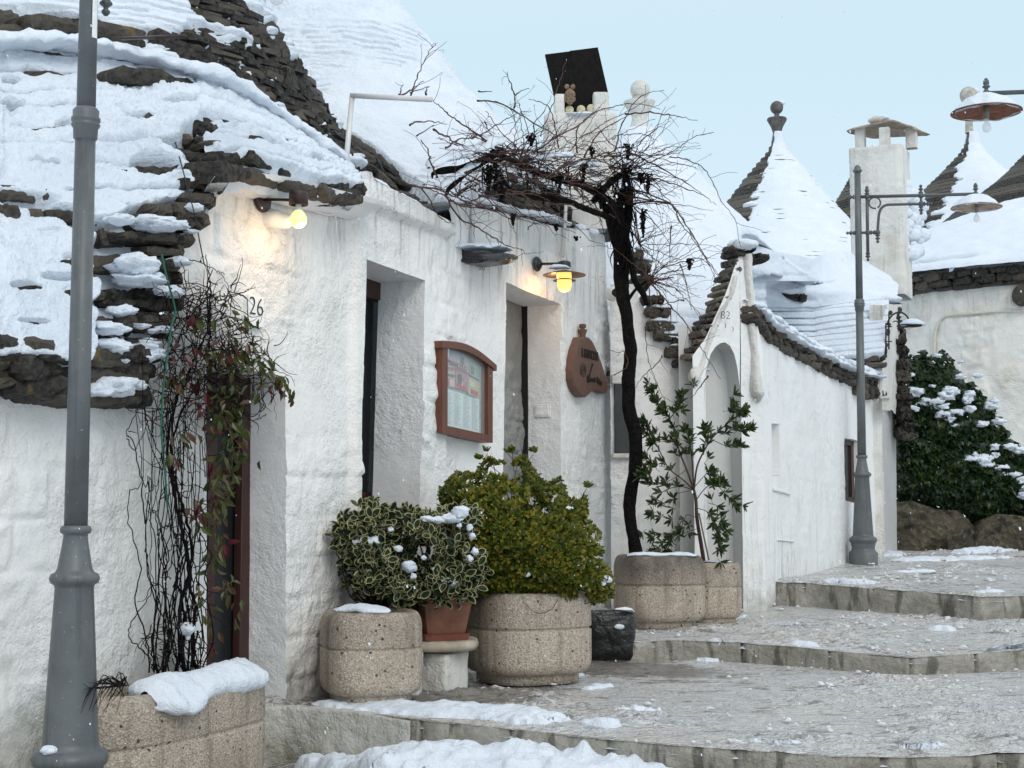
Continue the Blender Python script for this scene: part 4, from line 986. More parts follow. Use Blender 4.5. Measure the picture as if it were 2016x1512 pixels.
# verge stones + snow on the long wall
V = [(1488,640),(1502,652),(1520,676),(1560,703),(1600,722),(1650,748),(1690,764),(1738,774)]
VP = resample(np.array([FG.F(a, b, -.05) for a, b in V]), 60)
for j in range(3): course(st2, VP+np.array([0,0,.05+.065*j]), (.18,.4), .38, .07, -FG.n, 200+j, TMH, .06)
snowstrip(sn2, VP+FG.n*.14+np.array([0,0,.25]), .42, .085, 51, amp=.4); snowstrip(sn2, VP+FG.n*.02+np.array([0,0,.20]), .22, .05, 52, amp=.8)
course(st2, np.array([FG.F(1690,770,-.08), FG.F(1742,776,-.08)]), (.3,.5), .45, .14, -FG.n, 209, TMH, .06)
# stepped stones on the left of the gable and above the recess wall
for j, y in enumerate(np.linspace(516, 700, 14)):
    x = np.interp(y, [505,530,565,590,615,650,700], [1455,1446,1436,1425,1409,1387,1366])
    c_ = FA.F(x, y, .03); course(stg, np.array([c_-FA.d*(.02+.05*_h(j,1,1,1)), c_+FA.d*.07]), (.10,.2), .34, .05, -FA.n, 220+j, TMH, .07)
stg.build('gable_verge', STONEP, hc)
capP = FA.F(1468, 497, -.05); course(st2, np.array([capP-FA.d*.12+np.array([0,0,.0]), capP+FA.d*.24+np.array([0,0,-.03])]), (.2,.3), .35, .06, -FA.n, 240, TMH, .07)
course(st2, np.array([capP-FA.d*.17+np.array([0,0,.05]), capP+FA.d*.10+np.array([0,0,.05])]), (.2,.3), .3, .05, -FA.n, 241, TMH, .07)
snowblob(sn2, capP+np.array([-.03,.02,.085]), .13, (1.2,.8,.45), 3)
lw = [(1252,545,1282),(1262,585,1300),(1272,612,1312),(1272,640,1322),(1290,665,1342),(1310,690,1352),(1328,714,1374),(1350,735,1388),(1290,655,1310),(1250,520,1275),(1240,498,1262)]
for j, (x, y, x2) in enumerate(lw):
    a_, b_ = FR.F(x, y, -.12), FR.F(x2, y+4, -.12); course(sts, resample(np.array([a_, b_]), 3), (.12,.28), .4, .08, -FR.n, 260+j, TMH, .08)
    if j > 1: snowstrip(sn2, np.array([a_+np.array([.05,.08,.06]), b_+np.array([.08,.08,.055])]), .16, .035, 60+j)
sts.build('stepped_edge', STONE, hc)
# the snow-covered roof and its pinnacle
c3 = np.array([W(1258, 500, 19.5)[0], 19.5])
pro3 = [(4.4, 1.25), (4.0, 1.55), (3.3, 2.2), (2.6, 2.85), (2.15, 3.12), (1.6, 3.5), (1.12, 4.0), (.62, 4.52), (.28, 4.85), (.17, 5.05)]
def clamp3(P):
    P = P.copy(); d_ = (P[..., 0]-2.42)*.978-(P[..., 1]-15.1)*.207; P[..., 2] -= 0
    kk_ = sm(-.3, .1, d_)*sm(3.6, 3.3, P[..., 2]); P[..., 1] = P[..., 1]*(1-kk_)+np.maximum(P[..., 1], 19.35)*kk_
    s_, t_, z_ = FR.stz(P); P = P+FR.n*np.maximum(0, .16-t_)[..., None]
    s_, t_, z_ = FA.stz(P); P = P+FA.n*(np.maximum(0, .10-t_)*(s_ > -.7)*(s_ < 1.1))[..., None]; return P
pr = rprof(pro3, 240); P = ring(pr, c3, 420, -2.75, .9); P = clamp3(P)
ctr = np.array([c3[0], c3[1], 0.]); N = nrm(P, (0,0,1))
px, py = proj(P)
# terraced skirt close to the eaves
h = .05+.05*fbm(P, 1.6, 4, 61)+.018*fbm(P, 7, 3, 62)
lo = sm(520, 600, py+30*fbm(P, .7, 2, 63))
vv = P[..., 2]/.17; f = vv-np.floor(vv); h = h+lo*(-.07*np.exp(-(f/.16)**2)*sm(-.1,.4,fbm(P, 1.2, 3, 65)+.15)+.03*np.sin(f*np.pi))
P2 = P+N*h[..., None]; dd_ = (P[..., 0]-2.42)*.978-(P[..., 1]-15.1)*.207; sn2.grid(P2, keep=~((dd_ > .05) & (P[..., 2] < 2.98)))
for j in range(9):
    z_ = 1.4+j*.17; r_ = np.interp(z_, [q[1] for q in pro3], [q[0] for q in pro3]); aa = np.linspace(-2.3, -1.5, 40)
    pth = clamp3(np.stack([c3[0]+np.cos(aa)*(r_-.02), c3[1]+np.sin(aa)*(r_-.02), z_+0*aa], -1)); course(st2, pth, (.25,.5), .35, .06, (c3[0]*0+.2, -1, 0), 280+j, TM, .08)
sn2.build('roof_snow', SNOW, hc, smooth=True); st2.build('roof', STONE, hc)
pin = MB(); pin.lathe([(.17,5.0),(.13,5.12),(.10,5.22),(.11,5.28),(.20,5.42),(.215,5.46),(.10,5.47),(.075,5.50),(.10,5.53)], (c3[0]+.02, c3[1], 0), 28); pin.ball((c3[0]+.03, c3[1], 5.63), .135, 20)
pin.build('pinnacle', PLC, hc, smooth=True)
# bright number plate marks
def text(body, size, fr, s, z, t, name, mat, parent, ext=.002, bold=0, align='CENTER', skew=None, up=None):
    cu = bpy.data.curves.new(name, 'FONT'); cu.body = body; cu.size = size; cu.extrude = ext; cu.offset = bold; cu.align_x = align; cu.align_y = 'CENTER'
    o = bpy.data.objects.new(name, cu); COL.objects.link(o); bpy.context.view_layer.update()
    me = bpy.data.meshes.new_from_object(o.evaluated_get(bpy.context.evaluated_depsgraph_get())); bpy.data.objects.remove(o); bpy.data.curves.remove(cu)
    n = len(me.vertices); v = np.zeros(n*3); me.vertices.foreach_get('co', v); v = v.reshape(-1, 3)
    if skew is not None: v = skew(v)
    P = fr.P(s+v[:, 0], t-v[:, 2], z+v[:, 1]); me.vertices.foreach_set('co', P.reshape(-1)); me.materials.clear(); me.materials.append(mat); me.update()
    o = bpy.data.objects.new(name, me); COL.objects.link(o); WM[o.name] = np.zeros(3)
    if parent is not None: o.parent = parent; o.matrix_parent_inverse = Matrix.Translation(Vector(-WM[parent.name]))
    return o
INK = simple('black_paint', (.015,.015,.015), .6, 0, .1, 20, 0)
GINK = simple('faded_paint', (.12,.12,.12), .7, 0, .1, 20, 0)
s_, z_ = FA.sz(1425, 622); text('82', .12, FA, s_, z_, -.035, 'number', INK, hc, bold=-.003)
s_, z_ = FA.sz(1425, 641); text(')', .06, FA, s_, z_, -.035, 'painted_mark', INK, hc); s_, z_ = FA.sz(1440, 648); text(')', .06, FA, s_, z_, -.035, 'painted_mark', GINK, hc)

# ================================================================== HOUSE BEHIND THE RIGHT STREET LAMP
hd = thing('courtyard_house', 'small white house behind the right street lamp with thin stone roof courses full of snow', 'house', (4.7, 20.3, -.65))
mb = MB(); sn3 = MB(); st3 = MB()
fl = [(1470,705),(1600,712),(1735,705)]
tp = resample(np.array([W(a, b, 20.3) for a, b in fl]), 60); bt = tp.copy(); bt[:, 2] = -1; G = np.stack([bt*(1-v)+tp*v for v in np.linspace(0, 1, 70)], 1)
mb.grid(wall_disp(FD, G, 31, .02))
# corner pier with door reveal to its right
def wq(x0, y0, x1, y1, Ya, Yb=None, cell=.04, seed=33, amp=.012):
    Yb = Ya if Yb is None else Yb
    G = quadgrid(W(x0, y1, Ya), W(x1, y1, Yb), W(x1, y0, Yb), W(x0, y0, Ya), cell); G = G+(amp*fbm(G, 5, 4, seed))[..., None]*np.array([.4,-1,.3]); return G
mb.grid(wq(1712, 600, 1737, 1110, 20.25)); 
G = quadgrid(W(1733,775,20.25), W(1764,815,20.9), W(1775,600,20.9), W(1737,600,20.25), .04); mb.grid(G+(.03*fbm(G,4,4,2))[..., None])
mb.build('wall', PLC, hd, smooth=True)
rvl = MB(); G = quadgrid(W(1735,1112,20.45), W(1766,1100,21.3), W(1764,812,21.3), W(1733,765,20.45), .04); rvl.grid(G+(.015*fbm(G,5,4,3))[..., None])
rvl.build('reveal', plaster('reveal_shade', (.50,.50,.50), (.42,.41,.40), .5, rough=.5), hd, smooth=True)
lt = MB(); lt.box(W(1742, 795, 20.1), (.13,.16,.2), None, .01); lt.box(W(1742, 783, 20.0), (.14,.06,.02)); tag(lt.build('letter_box', simple('grey_white_metal', (.55,.54,.50), .4), None, loc=W(1742,810,20.1)), 'pale metal letter box mounted beside the far doorway', 'letter box')
rowsD = [[W(1440,702,20.0), W(1600,712,20.0), W(1740,703,19.95)], [W(1440,660,19.9), W(1600,665,20.25), W(1748,650,20.2)], [W(1440,612,19.7), W(1600,618,20.3), W(1752,605,20.5)], [W(1440,585,19.55), W(1600,596,20.4), W(1762,588,20.8)]]
PD = patch([np.array(r) for r in rowsD], 200, 160); ND = nrm(PD, (0,-1,.6)); px, py = proj(PD)
cov = 1.05-.9*sm(8, -2, 1744+.08*(700-py)-px)-.7*np.exp(-((np.linspace(0,1,160)[None])/.06)**2)+0*px
sn3.grid(snowskin(PD, ND, cov, .06, .05, 71, 10, .55, .02, 5))
for j in range(10): course(st3, PD[:, int(j/10*159)], (.2,.45), .3, .075, (0,-1,0), 300+j, TM, .07, inset=-.01)
course(st3, PD[:, 0]-np.array([0,0,.1]), (.2,.45), .3, .06, (0,-1,0), 311, TM, .07)
rowsD2 = [[W(1430,598,19.5), W(1600,602,20.3), W(1762,596,20.8)], [W(1430,560,19.2), W(1600,575,20.2), W(1765,585,21.1)], [W(1430,520,19.15), W(1520,540,19.2), W(1600,555,20.3), W(1720,555,22.6), W(1768,570,22.0)], [W(1430,470,19.2), W(1520,497,19.25), W(1590,510,20.2), W(1640,498,22.8), W(1690,505,23.8), W(1730,535,24)]]
PD = patch([np.array(r) for r in rowsD2], 200, 120); ND = nrm(PD, (0,-1,.9)); px, py = proj(PD)
h = .06+.05*fbm(PD, 1.3, 4, 81)+.02*fbm(PD, 6, 3, 82); l_ = np.abs(py-np.interp(px,[1470,1520,1560,1600],[560,572,585,590])); h = h-.1*np.exp(-(l_/5)**2)*sm(1610,1560,px)
sn3.grid(PD+ND*h[..., None])
course(st3, resample(np.array([W(a, b, 19.9) for a, b in [(1455,553),(1500,566),(1545,579),(1590,588)]]), 20), (.3,.5), .3, .07, (0,-1,0), 320, TM, .08)
course(st3, np.array([W(1738,598,20.6), W(1768,604,20.9)]), (.3,.5), .4, .1, (0,-1,0), 321, TMH, .08); snowblob(sn3, W(1748,589,20.8), .17, (1.2,1,.4), 4)
# rough stone edge going down beside the ivy
rr = np.random.default_rng(5); cn = []; 
for k in range(34):
    f = k/33; x = np.interp(f, [0,.3,.6,1], [1750,1764,1772,1784]); y = 605+f*255; cn.append(W(x+rr.uniform(-7,7), y, 21.0+rr.uniform(-.05,.15)))
slabs(st3, np.array(cn), np.repeat(np.eye(3)[None], 34, 0), rr.uniform([.12,.3,.06],[.26,.5,.13],(34,3)), 9, .14, TMH)
sn3.build('roof_snow', SNOW, hd, smooth=True); st3.build('roof', STONE, hd)
# tall square chimney with stone cap
YD = 23.2; ch2 = MB()
def prism(mb, x0, x1, y0, y1, Y, dep, seed, rot=.42, cell=.04, amp=.012, n=72):
    p0, p1, q0 = W(x0, y1, Y), W(x1, y1, Y), W(x0, y0, Y); wd = (p1[0]-p0[0]); cx = (p0[0]+p1[0])/2; z0, z1 = p0[2], q0[2]; k = wd/(math.cos(rot)+math.sin(rot))/2
    th = np.linspace(0, 2*np.pi, n, endpoint=False); kk = (np.abs(np.cos(th))**14+np.abs(np.sin(th))**14)**(-1/14); zz = np.linspace(z0, z1, max(3, int((z1-z0)/cell)))
    lx, ly = np.cos(th)*kk*k, np.sin(th)*kk*k; X = cx+lx*math.cos(-rot)-ly*math.sin(-rot); Yy = Y+k+lx*math.sin(-rot)+ly*math.cos(-rot)
    jt = 1-.02*sm(.44,.5,np.abs(((zz-z0)/.36 % 1)-.5))
    G = np.zeros((n, len(zz), 3)); c_ = np.array([cx, Y+k]); G[..., 0] = cx+(X-cx)[:, None]*jt; G[..., 1] = Y+k+(Yy-Y-k)[:, None]*jt; G[..., 2] = zz
    cc = G[:, -1:].mean(0, keepdims=True); G = np.concatenate([G, cc+(G[:, -1:]-cc)*np.array([.5,.5,1]), cc+(G[:, -1:]-cc)*np.array([.01,.01,1])], 1); G = G+(amp*fbm(G, 5, 4, seed))[..., None]*np.array([1,1,.3]); mb.grid(G, closeu=True)
prism(ch2, 1681, 1820, 286, 580, YD, .9, 5)
chm = ch2.build('chimney', PLC, hd, smooth=True)
for x0, x1 in ((1684,1709),(1732,1758),(1784,1812)):
    p_ = MB(); prism(p_, x0, x1, 250, 290, YD+(.0 if x0 == 1732 else .35), .2, x0, .42, .04, .01, 40); p_.build('post', PLC, chm, smooth=False)
cp_ = MB(); cc = W(1748, 252, YD+.5); a = np.linspace(0, 2*np.pi, 40, endpoint=False); kk = (np.abs(np.cos(a+.6))**9+np.abs(np.sin(a+.6))**9)**(-1/9)
R = .56; G = np.zeros((40, 8, 3)); 
for i, (r_, z_) in enumerate(((.02,.03),(.8,.0),(1,-.035),(1.01,-.02),(.9,.015),(.5,.075),(.2,.11),(.01,.12))): G[:, i] = cc+np.stack([np.cos(a)*kk*R*r_*.95+np.sin(a)*kk*R*r_*.2, np.sin(a)*kk*R*r_*.75, z_+.0*a-.06*np.abs(np.cos(a)*r_)], -1)
G += (.03*fbm(G, 4, 3, 2))[..., None]; cp_.grid(G, closeu=True); cp_.build('cap', simple('chimney_slab', (.26,.21,.16), .8, 0, .4, 8, .01), chm)
kb = MB(); kb.grid(blob(cc+np.array([-.2,0,.13]), .10, (1.2,1,.7), 2, 14), closeu=True, flip=True); kb.build('cap_stone', PLC, chm, smooth=True)
cs = MB(); snowblob(cs, cc+np.array([-.08,-.02,.16]), .08, (1.2,1,.6), 3)
for k in range(90):                                            # wind-blown snow crust on the right face
    x = 1748+rr.random()*68; y = 350+rr.random()*150
    if y < 350+(x-1748)*.45: continue
    f = (x-1741)/79; yy = YD+.02+f*.42; cs.grid(blob(W(x, y, yy+.05), rr.uniform(.08,.15), (1,.35,.8), k, 10, .3), closeu=True, flip=True)
tag(cs.build('snow_crust', SNOW, chm, smooth=True), kind='stuff')

# ================================================================== ROUND WHITE BUILDING AT THE RIGHT
he = thing('round_house', 'round white house with dark double stone eave and thick snow roof at the right edge', 'house', (10.8, 30, -.5))
ce = np.array([10.8, 30.0]); P = ring([(3.95, z) for z in np.linspace(-1, 4.02, 130)], ce, 330, math.pi*.93, math.pi*1.75)
rad = P-np.array([ce[0], ce[1], 0]); rad[..., 2] = 0; rad /= np.linalg.norm(rad, axis=-1)[..., None]
sarc = np.linspace(0, 10.2, 330)[:, None]+0*P[..., 0]; P = P+rad*(relief(sarc, P[..., 2], 41, .045, .32, .5)+.015*fbm(P, 5, 4, 2))[..., None]
wb = MB(); wb.grid(P); wb.build('wall', plaster('whitewash_warm', (.80,.77,.72), (.60,.54,.45), .9, streak=.5, ztop=(2.6,4.0)), he, smooth=True)
es = MB(); sn4 = MB()
for j, (r_, z_, hh) in enumerate(((4.08,4.06,.07),(4.16,4.15,.13),(4.20,4.28,.13),(4.0,4.52,.12))):
    aa = np.linspace(math.pi*.9, math.pi*1.75, 80); course(es, np.stack([ce[0]+np.cos(aa)*r_, ce[1]+np.sin(aa)*r_, z_+0*aa], -1), (.25,.55), .5, hh, (-.7,-.7,0), 340+j, TMH, .05)
for k in range(16):
    a_ = math.pi*1.0+k*.035; c_ = np.array([ce[0]+math.cos(a_)*4.05, ce[1]+math.sin(a_)*4.05, 4.5+rr.uniform(-.2,.1)]); course(es, np.array([c_, c_+np.array([.3,-.2,0])]), (.2,.3), .4, .08, (-.7,-.7,0), 360+k, TM, .08)
pre = rprof([(4.28,4.36),(4.24,4.44),(3.95,4.62),(3.5,4.90),(2.3,5.62),(1.2,6.05),(.5,6.28),(.02,6.3)], 160); P = ring(pre, ce, 300, math.pi*.6, math.pi*1.9); N = nrm(P, (0,0,1))
h = .05+.04*fbm(P, 1.5, 4, 91)+.02*fbm(P, 5, 3, 92)-.13*np.exp(-((P[..., 2]-4.60)/.04)**2)*sm(-.15,.3,fbm(P,1.1,3,93)+.1)
sn4.grid(P+N*h[..., None]); es.build('roof', STONE, he); sn4.build('roof_snow', SNOW, he, smooth=True)
cb = MB(); ab = lambda px_, z_, off: None
def onround(px_, py_, r=3.99):
    d = W(px_, py_, 1.0); a2 = d[0]**2+1; b2 = -2*(d[0]*ce[0]+ce[1]); c2_ = ce[0]**2+ce[1]**2-r*r; Y = (-b2-math.sqrt(max(0, b2*b2-4*a2*c2_)))/(2*a2); return d*Y
cb.tube(np.array([onround(*p) for p in [(1839,700),(1841,660),(1846,640),(1856,626),(1872,620),(1910,617),(1960,613),(2016,612),(2060,611)]]), .03, 7, smooth=5)
tag(cb.build('cable_conduit', simple('conduit_white', (.62,.58,.50), .7), None, True), 'whitewashed cable conduit bending across the round wall above the ivy', 'conduit')
sb = MB(); sb.grid(blob(onround(2012,580,4.1), .17, (1,1,1.2), 9, 16, .3), closeu=True, flip=True); sb.build('projecting_stone', STONE, he)

# ================================================================== DISTANT CONES
def far_trullo(name, label, pxc, D, prof_px, ball=None, darkside=-1, dark=None, seed=0, snowfrom=.0, ncs=34, base_drop=0):
    t_ = thing(name, label, 'trullo', W(pxc, prof_px[-1][1], D)); k = D/FPX
    pr = [(r*k, float(W(pxc, y, D)[2])) for y, r in prof_px]; cen = W(pxc, 400, D)[:2]; s_ = MB(); n_ = MB()
    q = rprof(pr[::-1], ncs)
    for j in range(len(q)-1):
        r0, z0 = q[j]; r1, z1 = q[j+1]; a_ = np.linspace(0, 2*np.pi, 90, endpoint=False); jit = (.03*_h(np.floor(a_*r0/.3), j, 1, seed))
        G = np.stack([np.stack([cen[0]+np.cos(a_)*(rr_+jit*(rr_ > .3)), cen[1]+np.sin(a_)*(rr_+jit*(rr_ > .3)), zz_+0*a_], -1) for rr_, zz_ in ((r0-.05*(r0>.3), z0-.01), (r0+.01, z0+.01), (r0, z1-.02), (r1-.05*(r1>.3), z1-.01))], 1); s_.grid(G, closeu=True)
    P = ring(rprof(pr[::-1], 150), cen, 260, 0, 2*np.pi); N = nrm(P, (0,0,1)); px, py = proj(P)
    ang = (P[..., 0]-cen[0])/(np.hypot(P[..., 0]-cen[0], P[..., 1]-cen[1])+1e-6)
    cov = 1.3*sm(dark[0], dark[1], ang+.12*fbm(P, 3, 3, seed)+.18*fbm(P*np.array([.3,.3,4]), 3, 3, seed+1))*sm(prof_px[0][1]+2, prof_px[0][1]+12, py)
    h = -.05+.13*sm(.4, .7, cov)+.02*fbm(P, 5, 3, seed+2); n_.grid(P+N*h[..., None])
    s_.build('cone', STONEF, t_); n_.build('cone_snow', SNOW, t_, smooth=True)
    if ball:
        b_ = MB(); m = ball['mat']
        b_.lathe([(r*k, float(W(pxc+ball.get('dx',0), y, D)[2])) for y, r in ball['prof'][::-1]], (W(pxc+ball.get('dx',0), 400, D)[0], D, 0), 24)
        b_.build('pinnacle', m, t_, smooth=True)
        sb_ = MB(); sb_.grid(blob(W(pxc+ball.get('dx',0)+ball['sx'], ball['sy'], D), ball['sr']*k, (1,1,.7), 2, 14, .2), closeu=True, flip=True); sb_.build('pinnacle_snow', SNOW, t_, smooth=True)
    return t_
ballprof = lambda yc, r: [(yc-r*math.cos(a_)*1.0, max(.3, r*math.sin(a_))) for a_ in np.linspace(0.05, 2.7, 10)]
DARKP = simple('dark_pinnacle_stone', (.10,.095,.085), .8, 0, .5, 6, .01)
LIGHTP = simple('grey_pinnacle_stone', (.45,.42,.37), .8, 0, .4, 5, .01)
far_trullo('distant_trullo', 'distant snowy stone cone topped by a dark ball pinnacle left of the chimney', 1532, 32, [(262,7),(285,10),(305,19),(330,40),(360,66),(400,97),(430,122),(465,150),(500,185),(540,230),(600,290)],
   dict(mat=DARKP, prof=ballprof(212,13)+[(226,5),(231,5),(233,19),(236,20),(250,12),(262,8),(275,8)], sx=7, sy=203, sr=7), dark=(-.76,-.40), seed=3)
far_trullo('distant_trullo', 'distant snowy cone with pale pinnacle partly behind the hanging lamp', 1916, 37, [(262,7),(288,12),(308,25),(330,46),(350,66),(375,92),(410,120),(450,165),(520,240)],
   dict(mat=LIGHTP, prof=ballprof(188,17)+[(204,8),(236,7),(262,8)], sx=9, sy=180, sr=9, dx=-4), dark=(-.80,-.45), seed=5)
far_trullo('distant_trullo', 'distant dark-coursed stone cone cut off by the right edge of the photo', 2110, 33, [(225,8),(260,40),(310,92),(340,120),(375,165),(420,230),(480,300)], None, dark=(-.55,-.1), seed=7)
far_trullo('distant_trullo', 'distant stone cone showing only its dark left flank beside the tall chimney', 1716, 44, [(290,8),(320,25),(350,40),(390,63),(430,90),(500,140)], None, dark=(.0,.3), seed=8)
# ================================================================== STREET LAMPS
AX = np.eye(3)
def make_lamp():
    t = thing('street_lamp', 'tall grey cast street lamp post close to the camera at the left edge', 'street lamp', (0,0,0), 'grey street lamps')
    b = MB(); b.lathe([(.001,-.5),(.178,-.5),(.178,-.02),(.180,.12),(.172,.135),(.150,.15),(.143,.19),(.152,.235),(.150,.245),(.166,.26),(.174,.285),(.166,.31),(.145,.325),(.130,.335),(.126,.36),(.088,1.06),(.092,1.075),(.108,1.085),(.115,1.105),(.108,1.125),(.088,1.135),(.080,1.15),(.062,1.25),(.055,1.30),(.057,1.31),(.068,1.315),(.072,1.33),(.068,1.345),(.057,1.35),(.001,1.352)], n=44)
    b.build('base', LAMPG, t, smooth=True)
    p = MB(); p.lathe([(.001,1.34),(.054,1.34),(.0515,2.2),(.0475,3.24),(.001,3.241)], n=32); p.build('pole', LAMPG, t, smooth=True)
    p = MB(); p.lathe([(.04,3.17),(.056,3.185),(.058,3.235),(.066,3.245),(.068,3.255),(.060,3.262),(.068,3.27),(.068,3.285),(.060,3.292),(.062,3.32),(.050,3.335),(.040,3.34)], n=32); p.build('collar', LAMPG, t, smooth=True)
    p = MB(); p.lathe([(.001,3.32),(.045,3.32),(.040,4.98),(.001,4.981)], n=28); p.build('upper_pole', LAMPG, t, smooth=True)
    p = MB(); p.lathe([(.02,4.97),(.05,4.975),(.06,4.99),(.058,5.0),(.045,5.015),(.042,5.035),(.032,5.055),(.015,5.068),(.001,5.07)], n=24); p.build('cap', LAMPG, t, smooth=True)
    a = MB(); d = np.array([1, -.142, 0]); d /= np.linalg.norm(d); q = lambda x, z: d*x+np.array([0,0,z])
    Z1_, Z2_, Z3_ = 4.655, 4.19, 4.545
    def T_(pts, r, sm0=0): a.tube(np.array([q(*p) for p in pts]), r, 12, smooth=sm0)
    T_([(-.02,Z1_),(1.45,Z1_)], .021); T_([(.115,4.78),(.115,3.90)], .021); T_([(-.02,Z2_),(.24,Z2_)], .017)
    T_([(.24,Z2_),(.25,4.32),(.265,4.44),(.30,4.51),(.36,4.542),(.45,Z3_),(.80,Z3_)], .0175, 5)
    aa = np.linspace(0, 2*np.pi, 25); T_([(.21+.072*math.cos(u), 4.573+.072*math.sin(u)) for u in aa], .011)
    T_([(.785,4.78),(.785,4.42)], .015)
    for x, z, r in ((.115,Z1_,.036),(.115,Z2_,.036),(.24,Z2_,.036),(.785,Z1_,.040),(.785,Z3_,.038)): a.ball(q(x, z), r, 12)
    def fin(x, z, dx, dz):
        n_ = q(dx, dz)/1.0; n_ = n_/np.linalg.norm(n_); u = np.cross(n_, [0,1.,.3]); u /= np.linalg.norm(u); A = np.array([u, np.cross(n_, u), n_])
        a.lathe([(.026,0),(.033,.012),(.016,.022),(.013,.03),(.030,.042),(.032,.052),(.013,.066),(.011,.075),(.020,.084),(.021,.094),(.010,.108),(.001,.11)], q(x, z), 12, A)
    for f_ in ((-.045,Z1_,-1,0),(-.045,Z2_,-1,0),(.115,Z1_+.03,0,1),(.115,3.93,0,-1),(.24,Z2_-.03,0,-1),(.785,Z1_+.03,0,1),(.785,Z3_-.03,0,-1),(.82,Z3_,1,0),(.15,Z2_,1,0)): fin(*f_)
    a.lathe([(.02,-.03),(.03,-.02),(.03,.02),(.016,.035),(.020,.05),(.036,.058),(.034,.068),(.020,.075),(.028,.09),(.026,.115),(.012,.14),(.001,.145)], q(1.46,Z1_), 14)
    a.build('bracket', IRON, t, smooth=True)
    s = MB(); c = q(1.465, 0); s.lathe([(.02,4.60),(.05,4.56),(.315,4.485),(.318,4.478),(.31,4.477),(.05,4.54),(.02,4.56)], c, 40); sh = s.build('lamp_shade', SHADEU, t, smooth=True)
    h = MB(); h.lathe([(.001,4.56),(.024,4.56),(.024,4.42),(.001,4.42)], c, 14); h.build('bulb_holder', simple('bulb_holder_grey', (.2,.19,.18), .5), t, smooth=True)
    h = MB(); h.lathe([(.012,4.425),(.015,4.40),(.036,4.365),(.042,4.335),(.034,4.305),(.012,4.292),(.001,4.291)], c, 18); h.build('bulb', CLEAR, t, smooth=True)
    sn = MB(); n = 60; aa = np.linspace(0, 2*np.pi, n, endpoint=False); rr_ = np.linspace(0.01, 1, 18)
    ph = 4.50+.155*(1-rr_**2.2); e = .285*(1+.05*np.sin(aa*5)+.03*np.sin(aa*11))
    G = np.stack([c[0]+np.cos(aa)[:, None]*rr_*e[:, None], c[1]+np.sin(aa)[:, None]*rr_*e[:, None], ph[None]+0*aa[:, None]], -1)
    G = np.concatenate([G, G[:, -1:]*np.array([1,1,1])-np.array([0,0,.025])], 1); G += (.018*fbm(G, 9, 4, 3))[..., None]; sn.grid(G, closeu=True); sn.build('shade_snow', SNOW, t, smooth=True)
    return t
def copy_tree(o, parent=None):
    c = o.copy(); COL.objects.link(c); c.parent = parent; WM[c.name] = WM.get(o.name, np.zeros(3))
    if parent is not None: c.matrix_parent_inverse = o.matrix_parent_inverse.copy()
    for ch_ in list(o.children): copy_tree(ch_, c)
    return c
lamp = make_lamp()
lamp2, lamp3 = copy_tree(lamp), copy_tree(lamp)
p = W(138, 1490, 6.9); lamp.location = (p[0], 6.9, p[2]-.29)
lamp.rotation_euler = (0, 0, math.radians(70))
p = W(1700, 1108, 18.6); lamp2.location = (p[0], 18.6, p[2]); lamp2.rotation_euler = (0, math.radians(.25), 0)
lamp2['label'] = 'grey street lamp with ornate bracket arm standing on the upper steps by the small window'
p = W(1942, 222, 13.2); lamp3.location = (p[0]+1.45, 13.2-.206, p[2]-4.475); lamp3.rotation_euler = (0, 0, math.pi)
lamp3['label'] = 'street lamp with rusty snow-capped shade reaching in from the top right corner'
for ch_ in lamp3.children:
    if ch_.name.startswith('lamp_shade'): ch_.data = ch_.data.copy(); ch_.data.materials.clear(); ch_.data.materials.append(RUST); ch_['label'] = 'rusty orange-brown lamp shade'
# sticker and bit of snow on the near post
lp = np.array(lamp.location)
stk = MB(); a = np.linspace(-.9, -.25, 8); r_ = .0485
G = np.stack([np.stack([lp[0]+np.cos(a)*r_, lp[1]+np.sin(a)*r_, z+0*a], -1) for z in (W(180,78,6.9)[2], W(180,-60,6.9)[2])], 1)
stk.grid(G); tag(stk.build('sticker', simple('white_sticker', (.75,.76,.76), .4), None, loc=G[0, 0]), 'white strip sticker on the near lamp post at the top of the photo', 'sticker')
sb = MB(); snowblob(sb, W(97,1477,6.78), .036, (1.1,1,.6), 3, 18); tag(sb.build('snow_lump', SNOW, None, True, loc=W(97,1484,6.78)), 'small lump of snow on the foot of the near lamp post', 'snow', 'loose lumps of snow')

